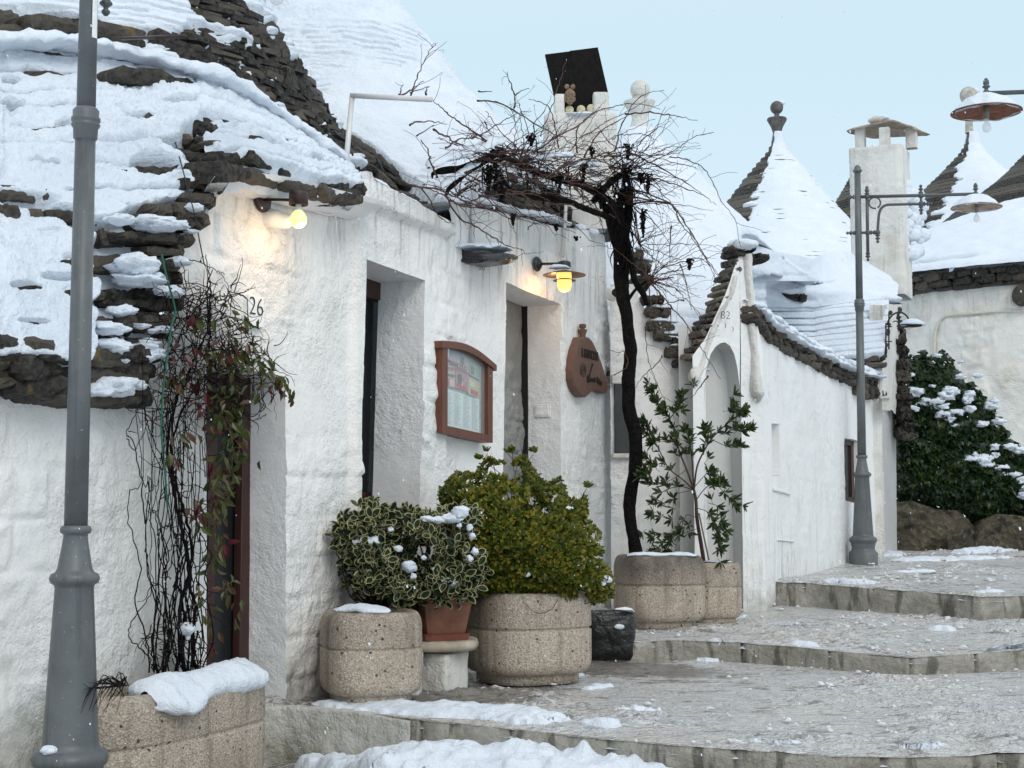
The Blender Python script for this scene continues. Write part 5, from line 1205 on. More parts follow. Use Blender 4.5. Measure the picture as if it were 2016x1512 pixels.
# ================================================================== PLANTERS
def planter_prof(R, H, foot=.80):
    """half profile, closed inside"""
    p = [(.001,0),(R*foot,0),(R*foot,.055*H/.6)]
    for a in np.linspace(0, 1, 9): p.append((R*foot+(R-R*foot)*math.sin(a*math.pi/2)**.8+0, .06*H/.6+.16*H*(1-math.cos(a*math.pi/2))/1.0))
    p += [(R*1.0,.40*H),(R*1.0,.575*H),(R*.995,.583*H),(R*.965,.592*H),(R*.965,.612*H),(R*.995,.622*H),(R*1.0,.63*H),(R*.995,.80*H)]
    for a in np.linspace(0, 1, 9): p.append((R*.995-.14*R*(1-math.cos(a*math.pi/2)), .82*H+.18*H*math.sin(a*math.pi/2)))
    p += [(R*.80,.995*H),(R*.77,.97*H),(R*.76,.88*H)]
    return p
def make_planter(label, c, R, H, sq=(3.2,1,1), rot=0, damp=0, snow=True):
    t = thing('planter', label, 'planter', c, 'speckled concrete planters along the wall')
    m = MB(); pr = planter_prof(1, 1); pr = np.array(pr)*np.array([R, H])[None]
    cs, sn_ = math.cos(rot), math.sin(rot); A = np.array([[cs, sn_, 0],[-sn_, cs, 0],[0,0,1]])
    m.lathe(pr, c, 128, A, sq); v = m.v[0]; m.att = [sm(.40, 1.0, (v[:, 2]-c[2])/H)*damp]
    m.build('pot', PLANT, t, smooth=True, att='damp')
    s = MB(); s.lathe([(R*.80,.90*H),(R*.5,.91*H),(.001,.92*H)], c, 40, A, sq); s.build('soil', SOIL, t)
    return t, A
def pbase(px, py, Y0, z): return np.array([W(px, py, Y0)[0], Y0, z])
rotF = math.atan2(1, .445)
# big oblong planter in front of door 26: centre line offset from the facade
pc = (F1.F(355, 1400, -.50-.28)); 
a0, a1_ = F1.sz(205, 1400, -.52)[0], F1.sz(527, 1390, -.52)[0]; sc_, Lh = -1.58, .74
c_1 = F1.P(sc_, -.30, -1.64)
pl1, A1 = make_planter('long speckled planter with a slab of snow on its rim beside the near lamp post', c_1, .25, .675, (2.7, Lh/.25, 1.0), math.atan2(F1.d[1], F1.d[0]), .25)
s1 = MB(); zr = -1.64+.675
pth = [F1.P(a, b, zr-.01) for a, b in ((sc_-Lh*.62,-.47),(sc_-Lh*.45,-.45),(sc_-Lh*.1,-.43),(sc_+Lh*.4,-.42),(sc_+Lh*.86,-.36))]
pth = resample(np.array(pth), 70); nu = 70; aa = np.linspace(0, 2*np.pi, 26, endpoint=False); u = np.linspace(0, 1, nu); e = np.minimum(1, np.minimum(u, 1-u)/.07+.1)**.5
wd = (.145+.04*np.sin(u*9)*.5+.03*(u < .3))*e; hh = (.085+.03*fbm(pth, 5, 3, 2))*e
G = pth[None]-np.cos(aa)[:, None, None]*(wd[None, :, None])*F1.n+np.array([0,0,1.])*(np.where(np.sin(aa) > 0, np.sin(aa), np.sin(aa)*.9)[:, None]*(hh*1.0)[None])[..., None]
G[..., 2] -= (np.maximum(0, np.cos(aa))[:, None]*(.07*np.exp(-((u-.16)/.16)**2)+.02)[None]); G = G+(.022*fbm(G, 10, 4, 4)+.01*fbm(G, 30, 2, 4))[..., None]
s1.grid(G, closeu=True, flip=True); s1.build('planter_snow', SNOW, pl1, smooth=True)
pl2, _ = make_planter('low round speckled planter at the corner of the first step left of the stone bench', np.array([W(730,1300,9.92)[0], 9.92, Z1-.005]), .322, .595, (3.0,1,1), .35, .35)
pl3, _ = make_planter('widest speckled planter holding the large yellow-green bush', np.array([W(1038,1250,11.1)[0], 11.1, Z1-.005]), .432, .66, (3.0,1,1), .5, .25)
pl4, _ = make_planter('grey-black weathered speckled planter under the vine trunk', np.array([W(1297,1160,13.75)[0], 13.75, -1.10]), .385, .665, (3.4,1,1), .25, 1.0)
pl5, _ = make_planter('smallest speckled planter holding the slender leafy tree', np.array([W(1401,1160,14.05)[0], 14.05, -1.085]), .255, .575, (3.4,1,1), .2, .35)
for t_, pts, w_, h_, sd_ in ((pl2, [(652,1214),(690,1216),(730,1222),(770,1226)], .12, .035, 5), (pl4, [(1235,1096),(1290,1100),(1330,1100),(1372,1100)], .12, .03, 6), (pl5, [(1385,1114),(1415,1116),(1442,1113)], .10, .022, 7)):
    m = MB(); zt__ = t_.location[2]+{5:.595,6:.665,7:.575}[sd_]; Yf = t_.location[1]-{5:.18,6:.24,7:.12}[sd_]
    pp_ = np.array([[W(a, b, Yf+(.0 if sd_ != 5 else .0))[0], Yf+(.14-.14*k/2 if sd_ == 5 else 0), zt__+.005] for k, (a, b) in enumerate(pts)])
    snowstrip(m, pp_, w_*1.3, h_, sd_, amp=.6); m.build('planter_snow', SNOW, t_, smooth=True)

# stone bench, terracotta pot and saucer
bt = thing('stone_bench', 'small round-edged stone slab bench between two speckled planters', 'bench', W(880,1355,10.45))
m = MB(); c = W(855,1262,10.62); zb = W(880,1262,10.4)[2]
m.lathe([(.001,-.075),(.90,-.075),(.96,-.07),(1.0,-.045),(1.0,-.03),(.97,-.008),(.92,0),(.001,0)], (c[0], 10.62, zb), 60, np.diag([.315,.29,1]), (3.2,1,1)); m.build('bench_top', BENCHM, bt, smooth=True)
m = MB(); p0, p1 = W(812,1355,10.5), W(924,1355,10.5)
prism(m, 806, 922, 1288, 1362, 10.42, .3, 3, .5, .03, .014, 60); m.build('bench_leg', PLC, bt, smooth=True)
m = MB(); prism(m, 770, 830, 1288, 1372, 10.2, .2, 5, .1, .03, .01, 40); m.build('bench_leg', PLC, bt, smooth=True)
tt = thing('terracotta_pot', 'square tapered terracotta pot on a saucer on the stone bench', 'flower pot', (W(862,1250,10.55)[0], 10.55, zb))
m = MB(); cx = W(864,1200,10.5)[0]
def frustum(mb, cx, cy, z0, z1, h0, h1, rot, wall=.015):
    cs, sn_ = math.cos(rot), math.sin(rot); A = np.array([[cs, sn_, 0],[-sn_, cs, 0],[0,0,1]])
    mb.lathe([(.001,z0),(h0*.97,z0),(h0,z0+.008),(h1,z1-.045),(h1+.012,z1-.043),(h1+.014,z1-.004),(h1+.010,z1),(h1-.012,z1),(h1-.016,z1-.06),(.001,z1-.062)], (cx, cy, 0), 48, A, (14,1,1))
frustum(m, cx, 10.55, zb+.02, zb+.30, .145, .185, .42); m.build('pot', TERRA, tt, smooth=False)
m = MB(); cs, sn_ = math.cos(.42), math.sin(.42); m.lathe([(.001,0),(.165,0),(.18,.045),(.185,.05),(.172,.05),(.16,.012),(.001,.012)], (cx, 10.55, zb+.002), 40, np.array([[cs, sn_, 0],[-sn_, cs, 0],[0,0,1]]), (12,1,1)); m.build('saucer', simple('red_brown_saucer', (.19,.06,.04), .5), tt)
# second bowl behind, bush stands in it
# black stone trough
tr = thing('stone_trough', 'small black wet stone trough with snow on its rim between planters', 'trough', (W(1200,1285,12.6)[0], 12.6, Z1))
m = MB(); cx = W(1200,1240,12.35)[0]; a = np.linspace(0, 2*np.pi, 60, endpoint=False); kk = (np.abs(np.cos(a))**4+np.abs(np.sin(a))**4)**-.25
pr = rprof([(.9,0),(1.0,.05),(1.02,.2),(.98,.38),(.9,.395),(.80,.385),(.74,.30),(.6,.2),(.01,.18)], 40)
G = np.stack([cx+np.cos(a)[:, None]*kk[:, None]*.222*pr[None, :, 0], 12.35+.2+np.sin(a)[:, None]*kk[:, None]*.20*pr[None, :, 0], Z1+pr[None, :, 1]+0*a[:, None]], -1); G += (.03*fbm(G, 6, 4, 3))[..., None]
m.grid(G, closeu=True); m.build('trough_body', WETBLK, tr, smooth=True)
m = MB(); snowstrip(m, np.array([W(1210,1199,12.3),W(1236,1201,12.35),W(1248,1206,12.5)]), .06, .02, 3); m.build('trough_snow', SNOW, tr, smooth=True)
m = MB(); snowblob(m, W(1219,1234,12.32), .028, (1.5,.5,.8), 6, 14); m.build('clinging_snow', SNOW, tr, smooth=True)

# ================================================================== THINGS ON THE FACADE
# number plate 26
def plate(name, label, cat, fr, x0, y0, x1, y1, t, mat, th=.02):
    a_, b_ = fr.sz(x0, y1, -th), fr.sz(x1, y0, -th); m = MB(); board(m, fr, (a_[0], a_[1]), (b_[0], b_[1]), -th, .03, .004)
    return tag(m.build(name, mat, None, loc=fr.P((a_[0]+b_[0])/2, 0, a_[1])), label, cat), ((a_[0]+b_[0])/2, (a_[1]+b_[1])/2)
o, (s_, z_) = plate('number_plate', 'white wall plate painted with the number 26', 'number plate', F1, 489, 586, 520, 640, 0, PLW, .03)
text('26', .17, F1, F1.sz(505, 605, -.034)[0], F1.sz(505, 605, -.034)[1], -.034, 'number', INK, o, bold=-.004)
s_, z_ = F1.sz(947, 524, -.02); o = text('30', .12, F1, s_, z_, -.03, 'number', GINK, house, bold=-.003)
# stone shelf with snow over the number 30
hdm = thing('stone_shelf', 'dark dripping stone shelf with snow on the facade above the number 30', 'shelf', F1.F(950, 500, -.1))
m = MB(); Lp = resample(np.array([F1.F(898,497,.02), F1.F(930,508,-.12), F1.F(970,512,-.14), F1.F(1004,512,-.06)]), 40); a = np.linspace(0, 2*np.pi, 20, endpoint=False); u = np.linspace(0,1,40); e = np.sin(np.clip(u*1.0+.02, 0, 1)*np.pi*.97+.05)**.45
G = Lp[None]+np.cos(a)[:, None, None]*(.17*e)[None, :, None]*F1.n+np.array([0,0,1.])*(np.sin(a)[:, None]*(.055*e)[None])[..., None]; G += (.03*fbm(G, 8, 4, 2))[..., None]
m.grid(G, closeu=True); m.build('shelf_stone', WETBLK, hdm, smooth=True)
m = MB(); snowstrip(m, np.array([F1.F(893,486,.0), F1.F(930,488,-.06), F1.F(965,488,-.08), F1.F(990,497,-.06)]), .26, .045, 8, amp=.5); m.build('shelf_snow', SNOW, hdm, smooth=True)
# menu board
mbd = thing('menu_board', 'red-brown wooden display case with arched top and printed menu inside', 'menu board', F1.F(915, 865, -.05))
q0 = F1.sz(866, 860, -.10); q1 = F1.sz(966, 868, -.10); s0, s1 = q0[0], q1[0]; zb_l, zb_r = F1.sz(868, 852, -.10)[1], F1.sz(966, 872, -.10)[1]
ztl, ztr = F1.sz(870, 672, -.10)[1], F1.sz(970, 716, -.10)[1]
def zz(u, v): return (zb_l*(1-u)+zb_r*u)*(1-v)+(ztl*(1-u)+ztr*u)*v+.055*math.sin(math.pi*u)*v
def mboard(mb, u0, u1, v0, v1, t0, t1, n=1):
    for k in range(n):
        a_, b_ = u0+(u1-u0)*k/n, u0+(u1-u0)*(k+1)/n; c = [F1.P(s0+(s1-s0)*u, t, zz(u, v)) for t in (t0, t1) for v in (v0, v1) for u in (a_, b_)]
        mb.add(np.array(c), [(0,1,3,2),(4,6,7,5),(0,4,5,1),(2,3,7,6),(0,2,6,4),(1,5,7,3)])
m = MB(); mboard(m, 0, .10, 0, .94, -.12, .0); mboard(m, .90, 1, 0, .94, -.12, .0); mboard(m, .10, .90, 0, .085, -.12, .0); mboard(m, -.03, 1.05, .925, 1.0, -.135, .0, 14); m.build('frame', WOODR, mbd)
m = MB(); mboard(m, .10, .90, .085, .93, -.055, -.04, 10); bk = m.build('backing', simple('case_backing', (.30,.36,.33), .4, 0, .2, 20, 0), mbd)
PAP = simple('menu_paper', (.60,.68,.66), .35, 0, .04, 30, 0)
m = MB(); mboard(m, .12, .84, .10, .50, -.066, -.058); m.build('menu_sheet', PAP, mbd)
def flat(c, r=.4, name='print'): return simple(name, c, r, 0, .25, 60, 0)
for (u0, u1, v0, v1, col_) in ((.12,.62,.72,.90,(.36,.33,.34)),(.12,.62,.70,.735,(.34,.16,.18)),(.63,.84,.72,.88,(.25,.33,.29)),(.12,.35,.52,.70,(.33,.35,.31)),(.36,.60,.52,.70,(.36,.20,.22)),(.61,.84,.50,.69,(.42,.40,.25))):
    m = MB(); mboard(m, u0, u1, v0, v1, -.068, -.06, 2); m.build('photo_print', flat(col_), mbd)
for (u0, u1, v0, v1, col_) in ((.12,.24,.53,.61,(.42,.05,.09)),(.38,.56,.53,.575,(.45,.04,.08)),(.66,.80,.515,.57,(.42,.05,.09)),(.40,.48,.58,.68,(.07,.06,.06)),(.18,.34,.63,.66,(.18,.10,.07)),(.64,.72,.60,.66,(.55,.52,.38)),(.475,.49,.56,.61,(.7,.68,.6)),(.24,.33,.53,.60,(.5,.48,.42)),(.66,.72,.74,.83,(.13,.18,.14)),(.45,.52,.80,.88,(.12,.14,.14))):
    m = MB(); mboard(m, u0, u1, v0, v1, -.071, -.069); m.build('print_detail', flat(col_), mbd)
m = MB(); rr = np.random.default_rng(4)
for c_, (ua, ub) in enumerate(((.15,.30),(.33,.47),(.51,.65),(.68,.82))):
    for k in range(26):
        v = .125+k*.0135
        if v > .47: break
        mboard(m, ua, ua+(ub-ua)*rr.uniform(.55,1), v, v+.0035, -.0675, -.0665)
mboard(m, .52,.76,.478,.488,-.0675,-.0665)
m.build('menu_text', simple('menu_print_ink', (.30,.34,.34), .5, 0, .1, 20, 0), mbd)
u_, v_ = .37, .765; text('PINNACOLO', .062, F1, s0+(s1-s0)*.38, zz(.38,.765), -.071, 'menu_title', simple('title_ink', (.25,.07,.09), .5, 0, .1, 9, 0), mbd, .001, skew=lambda v: np.stack([v[:,0]*1.0, v[:,1]+v[:,0]*((zz(1,.765)-zz(0,.765))/(s1-s0)), v[:,2]], 1))
gp = MB(); mboard(gp, .10, .90, .085, .93, -.088, -.086, 10)
gm = Mt('case_glass'); gm.col((.9,.95,.94)).set(Roughness=.06, Alpha=.10); gp.build('glass', gm.m, mbd)
# carved wooden sign (cone-shaped board)
sg = thing('wooden_sign', 'dark brown carved wooden sign shaped like a pointed stone cone', 'sign', F1.F(1165, 775, -.04))
OUT = [(1142,664),(1146,663),(1160,664),(1168,672),(1178,694),(1186,716),(1194,742),(1199,765),(1197,773),(1190,775),(1180,770),(1172,767),(1166,770),(1160,777),(1154,782),(1146,781),(1138,773),(1132,760),(1128,745),(1127,728),(1129,706),(1134,686)]
S_ = np.array([F1.sz(x, y, -.075) for x, y in OUT]); c_ = S_.mean(0)
m = MB()
def ringS(k, t): return np.array([F1.P(c_[0]+(a-c_[0])*k, t, c_[1]+(b-c_[1])*k) for a, b in S_])
rings = [ringS(1,.0), ringS(1,-.065), ringS(.95,-.075), ringS(.01,-.075)]; m.grid(np.stack(rings, 1), closeu=True); m.build('sign_board', WOODS, sg)
m = MB(); kx, kz = F1.sz(1147, 640, -.04)
for (y, r0, r1, h_) in ((655,.050,.062,.065),):
    pass
def kz_(y): return F1.sz(1147, y, -.04)[1]
m.lathe([(.034,kz_(668)),(.030,kz_(660)),(.045,kz_(651)),(.047,kz_(649)),(.022,kz_(648)),(.020,kz_(647)),(.034,kz_(645)),(.037,kz_(641)),(.030,kz_(638)),(.001,kz_(637.5))], (F1.F(1147,650,-.04)[0], F1.F(1147,650,-.04)[1], 0), 18); m.build('sign_knob', WOODS, sg, smooth=True)
INKB = simple('carved_black', (.012,.008,.007), .6, 0, .1, 9, 0)
tilt = lambda k: (lambda v: np.stack([v[:,0], v[:,1]+v[:,0]*k, v[:,2]], 1))
a_ = F1.sz(1162, 699, -.08); text('IL PINNACOLO', .085, F1, a_[0], a_[1], -.079, 'sign_lettering', INKB, sg, .003, .001, skew=lambda v: np.stack([v[:,0]*.80, v[:,1]*1.5, v[:,2]], 1))
a_ = F1.sz(1171, 757, -.08); text('Ristorante Tipico', .07, F1, a_[0], a_[1], -.079, 'sign_lettering', INKB, sg, .003, .001, skew=lambda v: np.stack([v[:,0]*.86, v[:,1]*1.3+.05-.35*v[:,0]**2, v[:,2]], 1))
m = MB(); a_ = F1.sz(1149, 730, -.08); th = np.linspace(0, 5.2*np.pi, 90); r_ = .012+.075*th/th[-1]
m.tube(F1.P(a_[0]+r_*np.cos(th), -.078, a_[1]+.9*r_*np.sin(th)), .003, 5); a_ = F1.sz(1160, 735, -.08); m.tube(F1.P(a_[0]+np.linspace(-.06,.10,12), -.078, a_[1]+np.array([-.05,-.04,-.02,-.03,-.05,-.03,.0,.02,.04,.06,.08,.10])), np.linspace(.004,.012,12), 6)
m.build('carved_spiral', INKB, sg)
# lit wall lamp one (bare bulb)
nO = -F1.n
def outframe(v): v = v/np.linalg.norm(v); u = np.cross([0,0,1.], v); u /= np.linalg.norm(u); return np.array([u, np.cross(v, u), v])
w1 = thing('wall_lamp', 'dark brown wall lamp with bare glowing round bulb under the plaster soffit', 'wall lamp', F1.F(517, 393, 0), 'lit wall lamps')
BR = simple('dark_brown_metal', (.035,.014,.011), .4, 0, .4, 14, .001)
p0 = F1.F(515, 393, -.01); m = MB(); m.lathe([(.001,.03),(.07,.03),(.083,.022),(.086,0)], p0, 32, outframe(nO)); m.build('wall_plate', BR, w1, smooth=True)
e_ = F1.F(586, 394, -.30); m = MB(); m.tube(np.array([p0+nO*.02, e_]), .010, 10); m.build('arm', BR, w1, smooth=True)
m = MB(); m.lathe([(.001,.048),(.03,.047),(.060,.038),(.062,.03),(.062,-.045),(.055,-.046),(.05,-.03),(.001,-.03)], e_+np.array([.006,0,.012]), 28); m.build('lamp_holder', BR, w1, smooth=True)
m = MB(); m.lathe([(.018,-.03),(.022,-.055),(.026,-.07)], e_+np.array([.006,0,0]), 20); m.build('bulb_neck', WHITEP, w1, smooth=True)
m = MB(); m.lathe([(.026,-.07),(.040,-.088),(.053,-.11),(.056,-.132),(.050,-.155),(.035,-.172),(.015,-.181),(.001,-.182)], e_+np.array([.006,0,0]), 28); m.build('bulb', BULBY, w1, smooth=True)
def plight(name, p, e_w, col_, r, parent):
    l = bpy.data.lights.new(name, 'POINT'); l.energy = e_w; l.color = col_; l.shadow_soft_size = r; o = bpy.data.objects.new(name, l); COL.objects.link(o); o.location = Vector(p); o.parent = parent; o.matrix_parent_inverse = Matrix.Translation(Vector(-WM[parent.name])); return o
plight('bulb_light', e_+np.array([.006,-.0,-.20])+nO*.03, 5.5, (1,.66,.36), .03, w1)
# white conical sounder next to it
al = MB(); v = nO*.9+np.array([.25,0,-.25]); al.lathe([(.001,.16),(.03,.157),(.046,.14),(.050,.12),(.052,.118),(.056,.07),(.060,.068),(.064,.02),(.066,0),(.066,-.03)], F1.F(532,430,-.02), 26, outframe(v)); al.lathe([(.001,.165),(.007,.165),(.007,.15)], F1.F(532,430,-.02), 8, outframe(v))
tag(al.build('alarm_sounder', WHITEP, None, True, loc=F1.F(532,430,0)), 'white stepped plastic cone beside the bare bulb lamp', 'alarm')
# wire pieces under the eave
cw = MB(); cw.tube(np.array([F1.F(540,378,-.06),F1.F(575,396,-.04),F1.F(610,412,-.03),F1.F(640,422,-.03),F1.F(655,423,-.03),F1.F(664,417,-.03)]), .007, 6, smooth=5); cw.tube(np.array([F1.F(660,420,-.02),F1.F(662,440,-.02),F1.F(664,470,-.02)]), .006, 6)
tag(cw.build('wall_cable', PLW, None, True, loc=F1.F(600,410,0)), 'whitewashed cable sagging under the plaster soffit right of the bulb', 'cable')
# lantern two
w2 = thing('wall_lamp', 'black outdoor lantern with wide rust-brown disc shade and glowing glass over the doorway', 'wall lamp', F1.F(1057, 520, 0), 'lit wall lamps')
DK = simple('blackish_green_metal', (.020,.026,.024), .4, 0, .3, 14, .001)
p0 = F1.F(1056, 520, -.01); m = MB(); m.lathe([(.001,.045),(.045,.04),(.068,.02),(.072,0)], p0, 30, outframe(nO)); m.lathe([(.001,.055),(.028,.05),(.03,.03)], p0, 16, outframe(nO)); m.build('wall_plate', DK, w2, smooth=True)
e_ = F1.F(1111, 519, -.30); m = MB(); m.tube(np.array([p0+nO*.03, e_]), .013, 10); m.build('arm', DK, w2, smooth=True)
k = 12.9/FPX
m = MB(); m.lathe([(.001,.030),(.03,.026),(.058,.014),(.061,.008),(.061,-.045),(.001,-.046)], e_+np.array([.0,0,.0]), 26); m.build('lamp_cap', DK, w2, smooth=True)
tl = np.array([[1,0,0.10],[0,1,-.28],[-.1,.28,1]]); tl = np.array([v/np.linalg.norm(v) for v in tl])
SHB = simple('rust_disc', (.11,.065,.03), .5, 0, .4, 14, .001)
cS = e_+np.array([0,0,-.095]); m = MB(); m.lathe([(.03,.03),(.09,.018),(.198,-.010),(.200,-.016),(.195,-.016),(.09,.008),(.03,.02)], cS, 44); m.build('shade', SHB, w2, smooth=True)
m = MB(); m.lathe([(.05,-.045),(.105,-.062),(.106,-.067),(.05,-.052)], cS, 32); m.build('lower_ring', SHB, w2, smooth=True)
m = MB(); m.lathe([(.060,.022),(.066,0),(.068,-.06),(.067,-.11),(.058,-.145),(.035,-.165),(.001,-.172)], cS, 28); m.build('lantern_glass', GLOWW, w2, smooth=True)
m = MB(); snowstrip(m, np.array([cS+np.array([-.15,-.08,.03]), cS+np.array([-.06,-.13,.04]), cS+np.array([.06,-.12,.035])]), .13, .03, 3); m.build('shade_snow', SNOW, w2, smooth=True)
plight('lantern_light', cS+np.array([0,0,-.22])+nO*0, 4.0, (1,.6,.28), .05, w2)
plight('lantern_glow', cS+np.array([0,0,-.03])-nO*.09, 1.2, (1,.6,.28), .03, w2)
# camera
cm = thing('security_camera', 'white dome security camera on the corner beside the vine trunk', 'security camera', F1.F(1210, 577, -.02))
pC = W(1212, 577, 15.0); m = MB(); v = np.array([.10,-1,-.02]); m.lathe([(.075,-.12),(.075,-.02),(.072,.0),(.060,.03),(.04,.05)], pC+np.array([-.01,0,0]), 26, outframe(v)); m.build('camera_shell', WHITEP, cm, smooth=True)
m = MB(); m.lathe([(.001,.062),(.03,.060),(.046,.048),(.05,.035)], pC+np.array([.0,0,0]), 20, outframe(v)); m.build('lens', BLACK, cm, smooth=True)
# white pipe frames (poles of a removed awning)
def pipes(label, segs, r, loc):
    t = thing('pipe_frame', label, 'pipe frame', loc, 'white steel pipe frames above the wall')
    for k, (pts, nm) in enumerate(segs):
        m = MB(); m.tube(np.array([F1.F(*p) for p in pts]), r, 10); m.build(nm, WPIPE, t, smooth=True)
pipes('white right-angled steel pipe standing on the coping below the near cones', [([(680,342,.02),(686,268,.03),(694,185,.04)], 'post'), ([(692,188,.04),(770,192,-.30),(850,196,-.62)], 'crossbar')], .020, F1.F(680,342,0))
pipes('white steel pipe post and crossbar inside the bare vine left of the lantern', [([(930,492,-.04),(932,400,-.02),(935,335,0)], 'post'), ([(935,316,.0),(1010,318,-.2),(1085,312,-.45)], 'crossbar')], .018, F1.F(930,490,0))
pipes('white steel pipe post rising behind the lantern with crossbar under the vine', [([(1108,505,-.05),(1113,430,-.02),(1115,375,0)], 'post'), ([(1115,358,.0),(1170,357,-.2),(1222,353,-.4)], 'crossbar')], .018, F1.F(1108,505,0))
# shuttered window, hidden by the trunk
wv_ = thing('shuttered_window', 'small grey-black shuttered window behind the vine trunk', 'window', FR.F(1223, 895, 0))
a_, b_ = FR.sz(1209, 893), FR.sz(1246, 757); m = MB(); board(m, FR, (a_[0], a_[1]), (b_[0], b_[1]), -.05, .03); m.build('shutter', simple('grey_shutter', (.03,.033,.035), .5, 0, .3, 12, .003), wv_)
m = MB(); board(m, FR, (a_[0]-.03, b_[1]), (b_[0]+.02, b_[1]+.10), -.07, .03, .01); board(m, FR, (a_[0]-.03, a_[1]-.05), (b_[0]+.02, a_[1]), -.07, .03, .01); m.build('window_surround', PLC, wv_)
# iron wall lantern near the ivy
il = thing('iron_wall_lamp', 'black wrought iron lamp with curved arm and snowy shade beside the ivy', 'wall lamp', W(1750,700,20.1))
m = MB(); YI = 20.0
def tw(pts, r, s0=5, Y=YI): m.tube(np.array([W(x, y, Y) for x, y in pts]), r, 8, smooth=s0)
tw([(1744,636),(1744,680),(1745,704)], .010, 3); tw([(1750,615),(1750,660),(1750,688)], .010, 3); tw([(1742,643),(1756,643)], .008, 3); tw([(1742,672),(1756,672)], .008, 3)
tw([(1746,640),(1752,626),(1762,617),(1774,615),(1785,622),(1790,634),(1782,640)], .012); tw([(1758,634),(1764,632),(1770,636),(1771,642)], .008)
m.build('arm', CABLE, il, smooth=True)
m = MB(); c_ = W(1790,641,YI); m.lathe([(.02,.06),(.17,.0),(.168,-.01),(.02,.03)], c_, 26); m.build('lamp_shade', CABLE, il, smooth=True)
m = MB(); m.lathe([(.001,.10),(.08,.085),(.17,.03),(.175,.0),(.1,.01)], c_+np.array([.04,0,.0]), 26); m.build('shade_snow', SNOW, il, smooth=True)
m = MB(); m.lathe([(.02,-.02),(.045,-.06),(.045,-.09),(.02,-.12),(.001,-.122)], c_, 16); m.build('bulb', CLEAR, il, smooth=True)
# rebar, wires, green rope
m = MB(); m.tube(np.array([Ff(240,76,.75), Ff(366,71,.10)]), .012, 6); tag(m.build('iron_rod', BR, None, True, loc=Ff(240,76,.75)), 'thin rusty iron rod sticking out of the upper left stones', 'rod')
m = MB(); m.tube(np.array([Ff(315,160,.62),Ff(322,192,.5),Ff(330,215,.42),Ff(340,260,.22),Ff(352,305,.02),Ff(372,380,-.19),Ff(385,430,-.24),Ff(392,470,-.05),Ff(402,520,-.04)]), .004, 5, smooth=3); tag(m.build('roof_wire', CABLE, None, loc=Ff(315,160,.6)), 'thin black wire running down over the snowy left roof', 'wire')
m = MB(); m.tube(np.array([Ff(318,500,-.30),Ff(328,545,-.31),Ff(345,610,-.30),Ff(338,640,-.30),Ff(322,760,-.28),Ff(318,850,-.28),Ff(325,930,-.3),Ff(330,1000,-.3)]), .006, 5, smooth=3); tag(m.build('green_rope', GREEN, None, loc=Ff(318,500,-.3)), 'thin green rope tying the climber to the stones', 'rope')
# falling snow
m = MB(); rr = np.random.default_rng(12)
for k in range(420):
    Y = rr.uniform(3.2, 13); c_ = W(rr.uniform(0, 2016), rr.uniform(0, 1512), Y)
    if c_[2] < -1.0 or c_[0] < -5.6+.445*Y+.3: continue
    s_ = rr.uniform(.0016,.0034); m.tube(np.array([c_, c_+np.array([s_*.6,0,-s_*2.2])]), s_*.8, 4)
tag(m.build('falling_snow', SNOW, None), kind='stuff')
# ================================================================== PLANTS
LT_OVAL = (np.array([[0,0,0],[-.32,.28,.07],[-.42,.58,.08],[-.22,.86,.03],[0,1,-.05],[.22,.86,.03],[.42,.58,.08],[.32,.28,.07],[0,.5,-.02]]), [(0,8,2,1),(8,4,3,2),(0,7,6,8),(8,6,5,4)])
LT_LANCE = (np.array([[0,0,0],[-.5,.35,.10],[-.38,.7,.04],[0,1,-.16],[.38,.7,.04],[.5,.35,.10],[0,.45,-.02]]), [(0,6,1),(6,2,1),(6,3,2),(0,5,6),(6,5,4),(6,4,3)])
LT_HOLLY = (np.array([[0,.5,-.04],[0,0,0],[-.34,.2,.06],[-.5,.5,.10],[-.36,.8,.05],[0,1,-.08],[.36,.8,.05],[.5,.5,.10],[.34,.2,.06]]), [(0,2,1),(0,3,2),(0,4,3),(0,5,4),(0,6,5),(0,7,6),(0,8,7),(0,1,8)])
LT_IVY = (np.array([[0,.35,-.03],[0,0,0],[-.5,.05,.05],[-.55,.45,.06],[-.2,.6,.02],[0,1,-.08],[.2,.6,.02],[.55,.45,.06],[.5,.05,.05]]), [(0,2,1),(0,3,2),(0,4,3),(0,5,4),(0,6,5),(0,7,6),(0,8,7),(0,1,8)])
def unit(v): return v/(np.linalg.norm(v, axis=-1)[..., None]+1e-9)
def leaves(mb, pos, dr, nm, L, Wd, tm, edge=False, curl=None):
    V, F = tm; pos = np.asarray(pos, float); n = len(pos)
    if n == 0: return
    dr = unit(np.asarray(dr, float)); X = unit(np.cross(dr, nm)); Z = np.cross(X, dr); L = np.broadcast_to(L, n); Wd = np.broadcast_to(Wd, n)
    P = pos[:, None]+V[None, :, 0:1]*(X*Wd[:, None])[:, None]+V[None, :, 1:2]*(dr*L[:, None])[:, None]+V[None, :, 2:3]*(Z*L[:, None])[:, None]
    m = len(V); o = (np.arange(n)*m)
    for f in F: 
        mb.v.append(np.zeros((0,3))); mb.f.append((np.array(f)[None]+o[:, None]+mb.n).tolist())
    mb.v.append(P.reshape(-1, 3)); mb.n += n*m; att = np.ones(m); att[0] = 0 if edge else 1; mb.att.append(np.tile(att, n))
def inpoly(x, y, pts):
    pts = np.array(pts, float); c = np.zeros(len(x), bool); j = len(pts)-1
    for i in range(len(pts)):
        xi, yi, xj, yj = *pts[i], *pts[j]; q = ((yi > y) != (yj > y)) & (x < (xj-xi)*(y-yi)/(yj-yi+1e-9)+xi); c ^= q; j = i
    return c
